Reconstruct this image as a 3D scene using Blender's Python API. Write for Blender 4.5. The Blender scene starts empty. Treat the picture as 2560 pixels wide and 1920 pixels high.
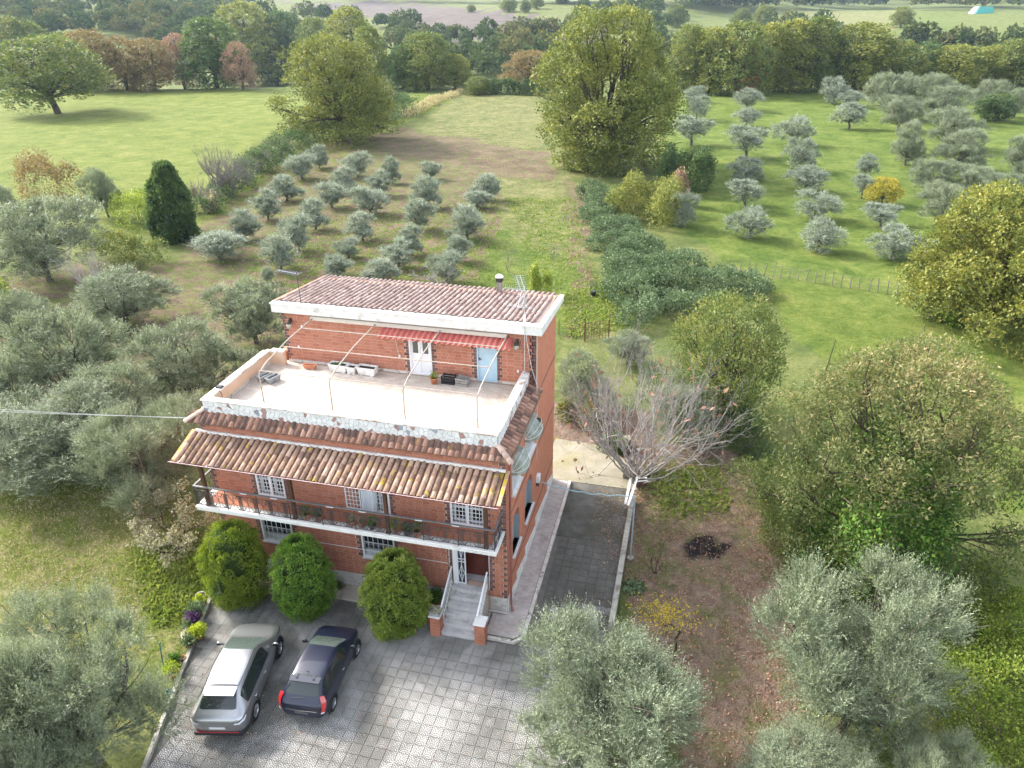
import bpy, bmesh, math, random
import numpy as np
from mathutils import Vector, Matrix
rnd = random.Random(7)
scene = bpy.context.scene
col = scene.collection
# ------------------------------------------------------------------ camera
CAM = dict(cx=5.5397, cy=-21.3002, cz=21.8551, yaw=0.2429, pitch=0.4816, roll=-0.0087, f=1853.79)
def _basis():
    cy, sy = math.cos(CAM['yaw']), math.sin(CAM['yaw']); cp, sp = math.cos(CAM['pitch']), math.sin(CAM['pitch'])
    fwd = np.array([-sy*cp, cy*cp, -sp]); right = np.array([cy, sy, 0.]); up = np.cross(right, fwd)
    r = CAM['roll']
    return right*math.cos(r)+up*math.sin(r), -right*math.sin(r)+up*math.cos(r), fwd
CR, CU, CF = _basis()
CC = np.array([CAM['cx'], CAM['cy'], CAM['cz']])
cam_data = bpy.data.cameras.new('camera')
cam = bpy.data.objects.new('camera', cam_data); col.objects.link(cam)
cam_data.sensor_width = 36; cam_data.lens = CAM['f']/2560*36
cam_data.clip_start = 0.5; cam_data.clip_end = 9000
cam.matrix_world = Matrix(((CR[0], CU[0], -CF[0], CC[0]), (CR[1], CU[1], -CF[1], CC[1]), (CR[2], CU[2], -CF[2], CC[2]), (0, 0, 0, 1)))
scene.camera = cam
# ------------------------------------------------------------------ light
SUN_TO = Vector((-1.3, 0.42, 1.05)).normalized()
world = bpy.data.worlds.new('World'); scene.world = world; world.use_nodes = True
nt = world.node_tree; nt.nodes.clear()
sky = nt.nodes.new('ShaderNodeTexSky'); sky.sky_type = 'NISHITA'; sky.sun_disc = False
sky.sun_elevation = math.asin(SUN_TO.z); sky.sun_rotation = math.atan2(SUN_TO.x, SUN_TO.y)
sky.air_density = 1.0; sky.dust_density = 2.5; sky.ozone_density = 1.0
bg = nt.nodes.new('ShaderNodeBackground'); bg.inputs['Strength'].default_value = 0.15
wo = nt.nodes.new('ShaderNodeOutputWorld')
hs = nt.nodes.new('ShaderNodeHueSaturation'); hs.inputs['Saturation'].default_value = .42   # thin bright cloud veil
nt.links.new(sky.outputs[0], hs.inputs['Color']); nt.links.new(hs.outputs[0], bg.inputs[0]); nt.links.new(bg.outputs[0], wo.inputs[0])
sl = bpy.data.lights.new('sun', 'SUN'); sl.energy = 1.5; sl.angle = math.radians(8); sl.color = (1.0, 0.95, 0.87)
sun = bpy.data.objects.new('sun', sl); col.objects.link(sun)
sun.rotation_euler = (-SUN_TO).to_track_quat('-Z', 'Y').to_euler()
scene.view_settings.view_transform = 'Standard'; scene.view_settings.look = 'None'
scene.view_settings.exposure = 2.25; scene.view_settings.gamma = 1.0
scene.view_settings.use_curve_mapping = False
scene.cycles.use_denoising = True
scene.cycles.max_bounces = 5; scene.cycles.diffuse_bounces = 3; scene.cycles.glossy_bounces = 2
scene.cycles.transmission_bounces = 3; scene.cycles.transparent_max_bounces = 4; scene.cycles.volume_bounces = 0
scene.cycles.sample_clamp_indirect = 2.5
scene.cycles.caustics_reflective = False; scene.cycles.caustics_refractive = False
scene.cycles.use_adaptive_sampling = True; scene.cycles.adaptive_threshold = 0.01
# ------------------------------------------------------------------ terrain height, pixel -> ground
SY, CY = math.sin(CAM['yaw']), math.cos(CAM['yaw'])
def ts(x, y):
    dx, dy = x-CAM['cx'], y-CAM['cy']
    return -SY*dx+CY*dy, CY*dx+SY*dy
TT = [0, 222, 262, 300, 350, 470, 800, 1200, 2000, 3500]
HH = [0, 0, -9, -9, -3, 3.0, 12, 20, 34, 62]
def height(x, y):
    t, s = ts(np.asarray(x, float), np.asarray(y, float))
    h = np.interp(t, TT, HH)
    far = np.clip((t-235)/120, 0, 1)
    dip = np.exp(-((s+120)/75)**2)*np.exp(-((t-420)/130)**2)
    h = h-far*dip*16
    hill = np.clip((t-430)/300, 0, 1)
    h = h+far*(2.2*np.sin(s/75+1.1)*np.sin(t/95+.6)+1.4*np.sin(s/37+2)*np.sin(t/61))+hill*(7.*np.sin(s/105+.4)*np.sin(t/120+1)+3.5*np.sin(s/55+1.3)*np.sin(t/80)+14*np.exp(-((s+380)/230)**2))
    near = np.clip((np.hypot(x+4, y-2)-24)/30, 0, 1)*(1-far)
    h = h+near*(.22*np.sin(np.asarray(x)/9.3+.5)*np.sin(np.asarray(y)/11.7)+.1*np.sin(np.asarray(x)/3.7)*np.sin(np.asarray(y)/4.3+1))
    return h
K = 2560/2212                       # measured on a 2212 px wide view of the photograph
def ray(u, v):
    d = CF+CR*(u-1280)/CAM['f']-CU*(v-960)/CAM['f']
    return d/np.linalg.norm(d)
def ground(u, v, z=None):
    d = ray(u, v)
    if z is not None:
        return CC+d*(z-CC[2])/d[2]
    k = np.concatenate([np.arange(15, 400, .25), np.arange(400, 3300, 2.)])
    P = CC+k[:, None]*d
    below = P[:, 2] < height(P[:, 0], P[:, 1])
    i = int(np.argmax(below)) if below.any() else len(k)-1
    p = P[i].copy(); p[2] = float(height(p[0], p[1])); return p
def uvpix(X):
    d = X-CC; w = d@CF
    return 1280+CAM['f']*(d@CR)/w, 960-CAM['f']*(d@CU)/w
def px_size(base, v_top, w_px):
    """height and width in metres of something standing at base whose top shows at row v_top"""
    t0, s0 = ts(base[0], base[1])
    u0, v0 = uvpix(base)
    d = ray(u0, v_top); k = t0/(-SY*d[0]+CY*d[1])
    dist = (base-CC)@CF
    return max(.3, CC[2]+k*d[2]-base[2]), w_px*dist/CAM['f']
# ------------------------------------------------------------------ objects
def tag(o, label=None, cat=None, group=None, kind=None):
    if label: o['label'] = label
    if cat: o['category'] = cat
    if group: o['group'] = group
    if kind: o['kind'] = kind
    return o
def empty(name, loc=(0, 0, 0), rz=0, **kw):
    o = bpy.data.objects.new(name, None); col.objects.link(o)
    o.location = loc; o.rotation_euler = (0, 0, rz); o.empty_display_size = .2
    return tag(o, **kw)
def inst(name, mesh, parent=None, loc=(0, 0, 0), rot=(0, 0, 0), scale=(1, 1, 1), **kw):
    o = bpy.data.objects.new(name, mesh); col.objects.link(o)
    o.parent = parent; o.location = loc; o.rotation_euler = rot; o.scale = scale
    return tag(o, **kw)
def mesh_np(name, V, F, material, tint=None, smooth=False, uv=None):
    """V (n,3), F (m,k) all faces with k corners"""
    V = np.ascontiguousarray(V, np.float32); F = np.ascontiguousarray(F, np.int32)
    m = bpy.data.meshes.new(name); n, k = F.shape
    m.vertices.add(len(V)); m.vertices.foreach_set('co', V.ravel())
    m.loops.add(n*k); m.loops.foreach_set('vertex_index', F.ravel())
    m.polygons.add(n); m.polygons.foreach_set('loop_start', np.arange(0, n*k, k, dtype=np.int32))
    try: m.polygons.foreach_set('loop_total', np.full(n, k, np.int32))
    except Exception: pass
    m.polygons.foreach_set('use_smooth', np.full(n, bool(smooth)))
    m.update(calc_edges=True)
    if tint is not None:
        a = m.attributes.new('tint', 'FLOAT', 'FACE'); a.data.foreach_set('value', np.asarray(tint, np.float32))
    if uv is not None:
        l = m.uv_layers.new(name='UVMap'); l.data.foreach_set('uv', np.asarray(uv, np.float32).ravel())
    m.materials.append(material); return m
class MB:
    def __init__(s): s.v = []; s.f = []; s.t = []; s.cur = 0.5
    def add(s, vs, fs):
        o = len(s.v); s.v += [tuple(map(float, q)) for q in vs]; s.f += [tuple(o+i for i in f) for f in fs]; s.t += [s.cur]*len(fs); return s
    def box(s, x0, x1, y0, y1, z0, z1):
        return s.add([(x0, y0, z0), (x1, y0, z0), (x1, y1, z0), (x0, y1, z0), (x0, y0, z1), (x1, y0, z1), (x1, y1, z1), (x0, y1, z1)],
                     [(0, 3, 2, 1), (4, 5, 6, 7), (0, 1, 5, 4), (1, 2, 6, 5), (2, 3, 7, 6), (3, 0, 4, 7)])
    def bbox(s, x0, x1, y0, y1, z0, z1, b=.02):
        """box with its upper edges chamfered"""
        return s.add([(x0, y0, z0), (x1, y0, z0), (x1, y1, z0), (x0, y1, z0), (x0, y0, z1-b), (x1, y0, z1-b), (x1, y1, z1-b), (x0, y1, z1-b),
                      (x0+b, y0+b, z1), (x1-b, y0+b, z1), (x1-b, y1-b, z1), (x0+b, y1-b, z1)],
                     [(0, 3, 2, 1), (8, 9, 10, 11), (0, 1, 5, 4), (1, 2, 6, 5), (2, 3, 7, 6), (3, 0, 4, 7), (4, 5, 9, 8), (5, 6, 10, 9), (6, 7, 11, 10), (7, 4, 8, 11)])
    def hexa(s, p):
        return s.add(p, [(0, 3, 2, 1), (4, 5, 6, 7), (0, 1, 5, 4), (1, 2, 6, 5), (2, 3, 7, 6), (3, 0, 4, 7)])
    def tube(s, pts, r, n=6, cap=True):
        P = [Vector(p) for p in pts]; m = len(P)
        R = [r]*m if not hasattr(r, '__len__') else list(r)
        up = None; rings = []
        for i in range(m):
            d = (P[min(i+1, m-1)]-P[max(i-1, 0)])
            if d.length < 1e-9: d = Vector((0, 0, 1))
            d.normalize()
            if up is None: up = Vector((1, 0, 0)) if abs(d.x) < .9 else Vector((0, 1, 0))
            a = (up-d*up.dot(d)); a.normalize(); b = d.cross(a); up = a
            rings.append([P[i]+(a*math.cos(2*math.pi*k/n)+b*math.sin(2*math.pi*k/n))*R[i] for k in range(n)])
        vs = [q for rg in rings for q in rg]; fs = []
        for i in range(m-1):
            for k in range(n):
                fs.append((i*n+k, i*n+(k+1) % n, (i+1)*n+(k+1) % n, (i+1)*n+k))
        if cap: fs.append(tuple(range(n-1, -1, -1))); fs.append(tuple((m-1)*n+k for k in range(n)))
        return s.add(vs, fs)
    def lathe(s, prof, c=(0, 0, 0), n=16):
        """prof: list of (r,z); closed round"""
        vs = []; fs = []
        for (r, z) in prof:
            for k in range(n): vs.append((c[0]+r*math.cos(2*math.pi*k/n), c[1]+r*math.sin(2*math.pi*k/n), c[2]+z))
        for i in range(len(prof)-1):
            for k in range(n): fs.append((i*n+k, i*n+(k+1) % n, (i+1)*n+(k+1) % n, (i+1)*n+k))
        return s.add(vs, fs)
    def prism(s, poly, z0, z1):
        n = len(poly)
        return s.add([(x, y, z0) for x, y in poly]+[(x, y, z1) for x, y in poly],
                     [tuple(range(n-1, -1, -1)), tuple(range(n, 2*n))]+[(i, (i+1) % n, n+(i+1) % n, n+i) for i in range(n)])
    def mesh(s, name, material, smooth=False):
        m = bpy.data.meshes.new(name); m.from_pydata(s.v, [], s.f); m.update()
        a = m.attributes.new('tint', 'FLOAT', 'FACE'); a.data.foreach_set('value', np.asarray(s.t, np.float32))
        if smooth: m.polygons.foreach_set('use_smooth', np.ones(len(m.polygons), bool))
        m.materials.append(material); return m
    def build(s, name, material, parent=None, smooth=False, loc=(0, 0, 0), rz=0, **kw):
        return inst(name, s.mesh(name, material, smooth), parent, loc, (0, 0, rz), **kw)
# ------------------------------------------------------------------ materials
def _new(name):
    m = bpy.data.materials.new(name); m.use_nodes = True; t = m.node_tree
    b = t.nodes['Principled BSDF']; return m, t, b
def N(t, typ, **kw):
    n = t.nodes.new(typ)
    for k, v in kw.items():
        if k in n.inputs: n.inputs[k].default_value = v
        else: setattr(n, k, v)
    return n
def ramp(t, fac, stops):
    r = t.nodes.new('ShaderNodeValToRGB'); e = r.color_ramp.elements
    while len(e) < len(stops): e.new(0.5)
    for i, (p, c) in enumerate(stops): e[i].position = p; e[i].color = (*c, 1) if len(c) == 3 else c
    t.links.new(fac, r.inputs[0]); return r.outputs[0]
def mixc(t, fac, a, b, mode='MIX'):
    n = t.nodes.new('ShaderNodeMix'); n.data_type = 'RGBA'; n.blend_type = mode
    for sock, val in ((n.inputs[0], fac), (n.inputs[6], a), (n.inputs[7], b)):
        if hasattr(val, 'links'): t.links.new(val, sock)
        elif isinstance(val, (int, float)): sock.default_value = val
        else: sock.default_value = (*val, 1)
    return n.outputs[2]
def mth(t, op, a, b=0.0, c=None):
    n = t.nodes.new('ShaderNodeMath'); n.operation = op
    for i, val in enumerate((a, b) if c is None else (a, b, c)):
        if hasattr(val, 'links'): t.links.new(val, n.inputs[i])
        else: n.inputs[i].default_value = val
    return n.outputs[0]
def noise(t, scale, detail=4, rough=.6, vec=None, dist=0):
    n = N(t, 'ShaderNodeTexNoise'); n.inputs['Scale'].default_value = scale; n.inputs['Detail'].default_value = detail
    n.inputs['Roughness'].default_value = rough; n.inputs['Distortion'].default_value = dist
    if vec is None: vec = N(t, 'ShaderNodeNewGeometry').outputs['Position']
    t.links.new(vec, n.inputs['Vector']); return n.outputs['Fac']
def rand_fac(t):
    a = N(t, 'ShaderNodeAttribute', attribute_name='tint'); o = N(t, 'ShaderNodeObjectInfo')
    return mth(t, 'FRACT', mth(t, 'ADD', a.outputs['Fac'], o.outputs['Random']))
def bump(t, b, h, strength=.3, dist=.02):
    n = N(t, 'ShaderNodeBump'); n.inputs['Strength'].default_value = strength; n.inputs['Distance'].default_value = dist
    t.links.new(h, n.inputs['Height']); t.links.new(n.outputs[0], b.inputs['Normal'])
def M(name, c1, c2=None, scale=3., detail=5, rough=.75, spec=.25, metal=0., bmp=0., bscale=30., rnd_v=0., stain=None, stain_scale=1.2, stain_th=(.5, .7), coat=0.):
    m, t, b = _new(name)
    b.inputs['Roughness'].default_value = rough; b.inputs['Specular IOR Level'].default_value = spec; b.inputs['Metallic'].default_value = metal
    if coat: b.inputs['Coat Weight'].default_value = coat; b.inputs['Coat Roughness'].default_value = .03
    c = (*c1, 1)
    if c2 is not None:
        f = noise(t, scale, detail)
        c = ramp(t, f, [(.3, c1), (.7, c2)])
    if stain is not None:
        f = noise(t, stain_scale, 6, .65, dist=.4)
        f = ramp(t, f, [(stain_th[0], (0, 0, 0)), (stain_th[1], (1, 1, 1))])
        c = mixc(t, f, c if hasattr(c, 'links') else c[:3], stain)
    if rnd_v:
        h = N(t, 'ShaderNodeHueSaturation')
        r = rand_fac(t)
        t.links.new(mth(t, 'ADD', mth(t, 'MULTIPLY', r, 2*rnd_v), 1-rnd_v), h.inputs['Value'])
        if hasattr(c, 'links'): t.links.new(c, h.inputs['Color'])
        else: h.inputs['Color'].default_value = c
        c = h.outputs[0]
    if hasattr(c, 'links'): t.links.new(c, b.inputs['Base Color'])
    else: b.inputs['Base Color'].default_value = c
    if bmp: bump(t, b, noise(t, bscale, 3), bmp)
    return m
def leaf_mat(name, stops, trans=.35, rough=.55, spec=.3, jitter=.12):
    """leaf colours spread over the tint attribute, with light passing through"""
    m, t, b = _new(name)
    a = N(t, 'ShaderNodeAttribute', attribute_name='tint'); o = N(t, 'ShaderNodeObjectInfo')
    f = mth(t, 'ADD', a.outputs['Fac'], mth(t, 'MULTIPLY', mth(t, 'SUBTRACT', o.outputs['Random'], .5), jitter*2))
    c = ramp(t, f, stops)
    t.links.new(c, b.inputs['Base Color']); b.inputs['Roughness'].default_value = rough; b.inputs['Specular IOR Level'].default_value = spec
    tr = N(t, 'ShaderNodeBsdfTranslucent'); mx = N(t, 'ShaderNodeMixShader'); mx.inputs[0].default_value = trans
    c2 = mixc(t, .5, c, (1.0, .95, .35), 'MULTIPLY'); t.links.new(c2, tr.inputs[0])
    out = t.nodes['Material Output']
    t.links.new(b.outputs[0], mx.inputs[1]); t.links.new(tr.outputs[0], mx.inputs[2]); t.links.new(mx.outputs[0], out.inputs[0])
    return m
# ================================================================== ground
def pip(poly, X, Y):
    r = np.zeros(X.shape, bool); n = len(poly); j = n-1
    for i in range(n):
        xi, yi = poly[i]; xj, yj = poly[j]
        c = ((yi > Y) != (yj > Y)) & (X < (xj-xi)*(Y-yi)/((yj-yi) or 1e-9)+xi)
        r ^= c; j = i
    return r
def grow(a, b, step, g, smax):
    out = [a]; s = step
    while out[-1] < b: out.append(out[-1]+s); s = min(s*g, smax)
    return out
sp = grow(42, 2500, .7, 1.055, 60)
S_ = np.array([-q for q in sp[::-1]]+list(np.arange(-41.4, 41.5, .6))+sp)
T_ = np.array(list(np.arange(-30, 8, 3.))+list(np.arange(8, 118, .6))+grow(118.2, 3450, .65, 1.03, 45))
GS, GT = np.meshgrid(S_, T_)
GX = CAM['cx']+CY*GS-SY*GT; GY = CAM['cy']+SY*GS+CY*GT
GZ = height(GX, GY)
ns, nt_ = len(S_), len(T_)
idx = np.arange(ns*nt_).reshape(nt_, ns)
F = np.stack([idx[:-1, :-1], idx[:-1, 1:], idx[1:, 1:], idx[1:, :-1]], -1).reshape(-1, 4)
V = np.stack([GX, GY, GZ], -1).reshape(-1, 3)
rs_ = np.random.RandomState(3)
V[:, 2] += np.where(np.abs(V[:, 0]+4)+np.abs(V[:, 1]) > 30, rs_.uniform(-.03, .03, len(V)), 0)
d_ = V-CC; w_ = np.maximum(d_@CF, 1.)
PU = (1280+CAM['f']*(d_@CR)/w_)/K; PV = (960-CAM['f']*(d_@CU)/w_)/K
PUw = PU+9*np.sin(V[:, 1]/2.3)+6*np.sin(V[:, 0]/1.7+1); PVw = PV+5*np.sin(V[:, 0]/2.9)+3*np.sin(V[:, 1]/1.3)
tfl = GT.ravel(); vis = (w_ > 5)
att = {k: np.zeros(len(V), np.float32) for k in ('dry', 'soil', 'lush', 'litter', 'burn', 'plough', 'yellow_green')}
def zone(k, poly, val, far=False):
    msk = pip(poly, PUw, PVw) & vis & ((tfl > 300) if far else (tfl < 240))
    att[k][msk] = np.maximum(att[k][msk], val)
zone('yellow_green', [(-6000, 200), (650, 190), (1010, 205), (760, 330), (520, 470), (300, 520), (-6000, 520)], .9)  # yellower, brighter grass colour of the meadow
zone('lush', [(1430, 195), (9000, 120), (9000, 800), (1960, 640), (1650, 590), (1560, 560), (1400, 470)], .8)
zone('lush', [(1640, 600), (9000, 700), (9000, 1700), (2060, 1100), (1720, 720)], .75)
zone('yellow_green', [(1640, 600), (9000, 700), (9000, 1700), (2060, 1100), (1720, 720)], .35)
zone('soil', [(600, 340), (700, 310), (880, 285), (1000, 340), (1080, 380), (1070, 520), (1020, 620), (640, 640), (400, 620), (380, 520), (560, 400)], .5)
zone('lush', [(400, 560), (1100, 500), (1320, 620), (1330, 720), (1200, 720), (640, 640)], .7)
zone('soil', [(-300, 600), (400, 560), (640, 620), (600, 760), (420, 880), (-300, 1000)], .5)
zone('dry', [(-300, 640), (400, 600), (640, 620), (600, 760), (420, 900), (-300, 1000)], .5)
zone('dry', [(1000, 195), (1170, 205), (1200, 340), (1290, 420), (1250, 560), (1100, 520), (1050, 400), (880, 300)], .42)
zone('soil', [(760, 300), (880, 280), (1180, 330), (1200, 400), (1000, 360), (860, 330)], .6)
zone('soil', [(1225, 380), (1260, 400), (1300, 700), (1215, 735), (1225, 560)], .5)
zone('lush', [(1090, 430), (1225, 430), (1240, 600), (1300, 700), (1210, 720), (1180, 600)], .6)
zone('litter', [(1340, 960), (1600, 960), (1720, 1230), (1760, 1750), (1480, 1750), (1345, 1300), (1330, 1200)], .62)
zone('litter', [(1200, 860), (1420, 900), (1390, 1210), (1320, 1200), (1290, 1040), (1200, 960)], .9)
zone('lush', [(1350, 1010), (1560, 1000), (1600, 1110), (1470, 1130), (1345, 1290)], .65)
zone('burn', [(1480, 1165), (1530, 1150), (1590, 1185), (1575, 1218), (1510, 1212), (1475, 1190)], .75)
zone('dry', [(-700, 1010), (330, 1060), (440, 1240), (430, 1420), (330, 1430), (-700, 1500)], .5)
zone('yellow_green', [(-700, 1010), (330, 1060), (440, 1240), (430, 1420), (330, 1430), (-700, 1500)], .8)  # sunlit look of the lawn put into its grass colour
zone('lush', [(300, 1190), (430, 1150), (440, 1330), (370, 1350), (280, 1300)], .8)
zone('lush', [(-700, 1010), (330, 1060), (440, 1240), (430, 1420), (330, 1430), (-700, 1500)], .55)
zone('plough', [(560, -5), (640, 10), (830, 2), (1060, 22), (1160, 38), (1330, 62), (1290, 92), (1190, 84), (1080, 105), (960, 80), (850, 45), (700, 30)], 1., True)
zone('dry', [(300, -20), (1500, -20), (1420, 75), (1100, 160), (700, 60)], .3, True)
zone('dry', [(1680, 20), (1960, 25), (1930, 85), (1660, 110)], .45, True)
zone('lush', [(1940, 20), (2600, 35), (2600, 160), (1940, 130)], .45, True)
zone('dry', [(2040, 20), (2600, 35), (2600, 80), (2080, 70)], .3, True)
m, t, b = _new('ground')
A = {k: N(t, 'ShaderNodeAttribute', attribute_name=k).outputs['Fac'] for k in att}
n1 = noise(t, .09, 4, .6); n2 = noise(t, .9, 5, .7, dist=.3); n3 = noise(t, 5., 4, .75); n4 = noise(t, 22., 2, .7); n5 = noise(t, 2.2, 5, .8, dist=.5); n6 = noise(t, .28, 9, .72, dist=.6)
MX = mth(t, 'ADD', mth(t, 'MULTIPLY', n6, .6), mth(t, 'MULTIPLY', n5, .4))
g = ramp(t, MX, [(.36, (.055, .082, .022)), (.48, (.1, .125, .036)), (.56, (.15, .16, .055)), (.66, (.2, .195, .085))])
def soft(a, nz, k=.8, w=.12, c=.5):
    x = mth(t, 'ADD', a, mth(t, 'MULTIPLY', mth(t, 'SUBTRACT', nz, .5), k*2))
    return ramp(t, x, [(c-w, (0, 0, 0)), (c+w, (1, 1, 1))])
lush = ramp(t, MX, [(.36, (.04, .072, .011)), (.46, (.075, .115, .02)), (.54, (.12, .155, .032)), (.64, (.185, .2, .058))])
yellow_green = ramp(t, MX, [(.36, (.068, .1, .018)), (.46, (.112, .144, .028)), (.54, (.15, .172, .04)), (.64, (.215, .215, .07))])
dry = ramp(t, MX, [(.35, (.13, .12, .055)), (.5, (.2, .175, .085)), (.65, (.3, .26, .145))])
soil = ramp(t, MX, [(.35, (.075, .052, .035)), (.5, (.14, .1, .068)), (.65, (.22, .165, .115))])
lit = ramp(t, mth(t, 'ADD', mth(t, 'MULTIPLY', n4, .5), mth(t, 'MULTIPLY', n5, .5)), [(.36, (.085, .06, .042)), (.5, (.19, .135, .098)), (.62, (.32, .245, .19))])
c = mixc(t, soft(A['lush'], n2, .5, .2), g, lush)
c = mixc(t, soft(A['yellow_green'], n2, .55, .25, .4), c, yellow_green)
c = mixc(t, soft(A['dry'], n2, .85, .2), c, dry)
c = mixc(t, soft(A['soil'], n2, 1.0, .12), c, soil)
c = mixc(t, soft(A['litter'], n2, .7, .2), c, lit)
pl = ramp(t, n1, [(.3, (.085, .07, .06)), (.7, (.14, .115, .1))])
c = mixc(t, soft(A['plough'], n1, .3, .2), c, pl)
c = mixc(t, soft(A['burn'], n5, .9, .2), c, (.018, .017, .018))
t.links.new(c, b.inputs['Base Color']); b.inputs['Roughness'].default_value = .95; b.inputs['Specular IOR Level'].default_value = .1
bump(t, b, mth(t, 'ADD', mth(t, 'ADD', n3, mth(t, 'MULTIPLY', n5, 1.5)), mth(t, 'MULTIPLY', n4, .5)), .8, .16)
gm = mesh_np('ground', V, F, m, smooth=True)
for k, a in att.items():
    l = gm.attributes.new(k, 'FLOAT', 'POINT'); l.data.foreach_set('value', a)
inst('ground', gm, kind='structure')
# ------------------------------------------------------------------ courtyard, driveway, pavements
def kerb_x(y): return -11.95+(-2.25-y)*(1.24/3.74)
TS = .40
m_grout = M('joint_dark', (.1, .095, .085), (.15, .14, .12), 3)
def fan_material(name='fan_paver', lo=(.42, .41, .39), hi=(.6, .585, .56), mossy=.72, th=(.40, .6)):
    m, t, b = _new(name)
    uv = N(t, 'ShaderNodeUVMap', uv_map='UVMap').outputs[0]
    sx = N(t, 'ShaderNodeSeparateXYZ'); t.links.new(uv, sx.inputs[0]); x, y = sx.outputs[0], sx.outputs[1]
    def dist(cx, cy):
        return mth(t, 'SQRT', mth(t, 'ADD', mth(t, 'POWER', mth(t, 'ABSOLUTE', mth(t, 'SUBTRACT', x, cx)), 2.), mth(t, 'POWER', mth(t, 'ABSOLUTE', mth(t, 'SUBTRACT', y, cy)), 2.)))
    def cells(cx, cy):
        r = dist(cx, cy); ring = mth(t, 'MULTIPLY', r, 5.2)
        an = mth(t, 'ARCTAN2', mth(t, 'SUBTRACT', x, cx), mth(t, 'ADD', mth(t, 'SUBTRACT', y, cy), 1e-4))
        seg = mth(t, 'MULTIPLY', mth(t, 'MULTIPLY', an, mth(t, 'ADD', mth(t, 'FLOOR', ring), 1.)), .95)
        fr = mth(t, 'ABSOLUTE', mth(t, 'SUBTRACT', mth(t, 'FRACT', ring), .5)); fs = mth(t, 'ABSOLUTE', mth(t, 'SUBTRACT', mth(t, 'FRACT', seg), .5))
        return mth(t, 'MAXIMUM', fr, mth(t, 'MULTIPLY', fs, .95)), r
    c1, r1 = cells(.5, 0.); c2, _ = cells(0., .5); c3, _ = cells(1., .5)
    left = mth(t, 'LESS_THAN', x, .5); out = mth(t, 'GREATER_THAN', r1, .52)
    cs = mth(t, 'ADD', mth(t, 'MULTIPLY', c2, left), mth(t, 'MULTIPLY', c3, mth(t, 'SUBTRACT', 1., left)))
    cc = mth(t, 'ADD', mth(t, 'MULTIPLY', c1, mth(t, 'SUBTRACT', 1., out)), mth(t, 'MULTIPLY', cs, out))
    groove = ramp(t, cc, [(.2, (0, 0, 0)), (.34, (1, 1, 1))])
    base = ramp(t, noise(t, 4., 5, .7), [(.3, lo), (.7, hi)])
    h = N(t, 'ShaderNodeHueSaturation'); r = rand_fac(t)
    t.links.new(mth(t, 'ADD', mth(t, 'MULTIPLY', r, .2), .9), h.inputs['Value']); t.links.new(base, h.inputs['Color']); base = h.outputs[0]
    moss = ramp(t, noise(t, .38, 6, .7, dist=.5), [(th[0], (0, 0, 0)), (th[1], (1, 1, 1))])
    mossf = mth(t, 'MULTIPLY', moss, mossy)
    base = mixc(t, mossf, base, (.075, .072, .055))
    gcol = mixc(t, .8, base, (.06, .058, .05))
    c = mixc(t, groove, base, gcol)
    t.links.new(c, b.inputs['Base Color']); b.inputs['Roughness'].default_value = .8; b.inputs['Specular IOR Level'].default_value = .25
    bump(t, b, mth(t, 'SUBTRACT', 1., groove), .6, .008)
    return m
m_fan = fan_material(); m_fand = fan_material('mossy_fan_paver', (.12, .118, .1), (.24, .235, .21), .8, (.36, .6))
def tile_mesh_data(x0, y0, s, z0, z1, b=.006):
    v = [(x0, y0, z0), (x0+s, y0, z0), (x0+s, y0+s, z0), (x0, y0+s, z0), (x0+b, y0+b, z1), (x0+s-b, y0+b, z1), (x0+s-b, y0+s-b, z1), (x0+b, y0+s-b, z1)]
    f = [(4, 5, 6, 7), (0, 1, 5, 4), (1, 2, 6, 5), (2, 3, 7, 6), (3, 0, 4, 7)]
    return v, f
UVQ = [(0, 0), (1, 0), (1, 1), (0, 1)]+[(0, 0), (1, 0), (1, 0), (0, 0)]+[(1, 0), (1, 1), (1, 1), (1, 0)]+[(0, 1), (1, 1), (1, 1), (0, 1)]+[(0, 0), (0, 1), (0, 1), (0, 0)]
v, f = tile_mesh_data(-TS/2+.002, -TS/2+.002, TS-.004, 0, .03)
fan_mesh = mesh_np('paving_tile', np.array(v), np.array(f), m_fan, tint=[0]*5, uv=UVQ); fan_dark = mesh_np('paving_tile', np.array(v), np.array(f), m_fand, tint=[0]*5, uv=UVQ)
yard = MB().prism([(kerb_x(-.8)+.05, -.8), (kerb_x(-13)+.05, -13), (4.2, -13), (4.2, 5.2), (.5, 5.2), (.5, -.8)], -.1, .006).build('courtyard', m_grout, kind='structure')
tiles = []
for i in range(-31, 11):
    for j in range(-32, 13):
        cx, cy = i*TS+.2, j*TS+.2
        if cx-TS/2 < kerb_x(cy)+.05 or cx+TS/2 > 4.0: continue
        if cy > -.95 and cx-TS/2 < .9: continue
        if cy > -1.45 and -.45 < cx < .97: continue
        if cy > -1.75 and -2.5 < cx < -.5: continue
        u, v_ = uvpix(np.array([cx, cy, .03])); dd = np.linalg.norm(np.array([cx, cy, 0])-CC)
        inside = 0 < u < 2560 and 0 < v_ < 1920
        hid = (1265 < u < 1750 and v_ > 1560) or u < 440 or (490 < u < 690 and 1570 < v_ < 1830)
        tiles.append((not inside, hid, dd, cx, cy))
tiles.sort()
SETS = {0: ([], [], [], []), 1: ([], [], [], [])}
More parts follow.
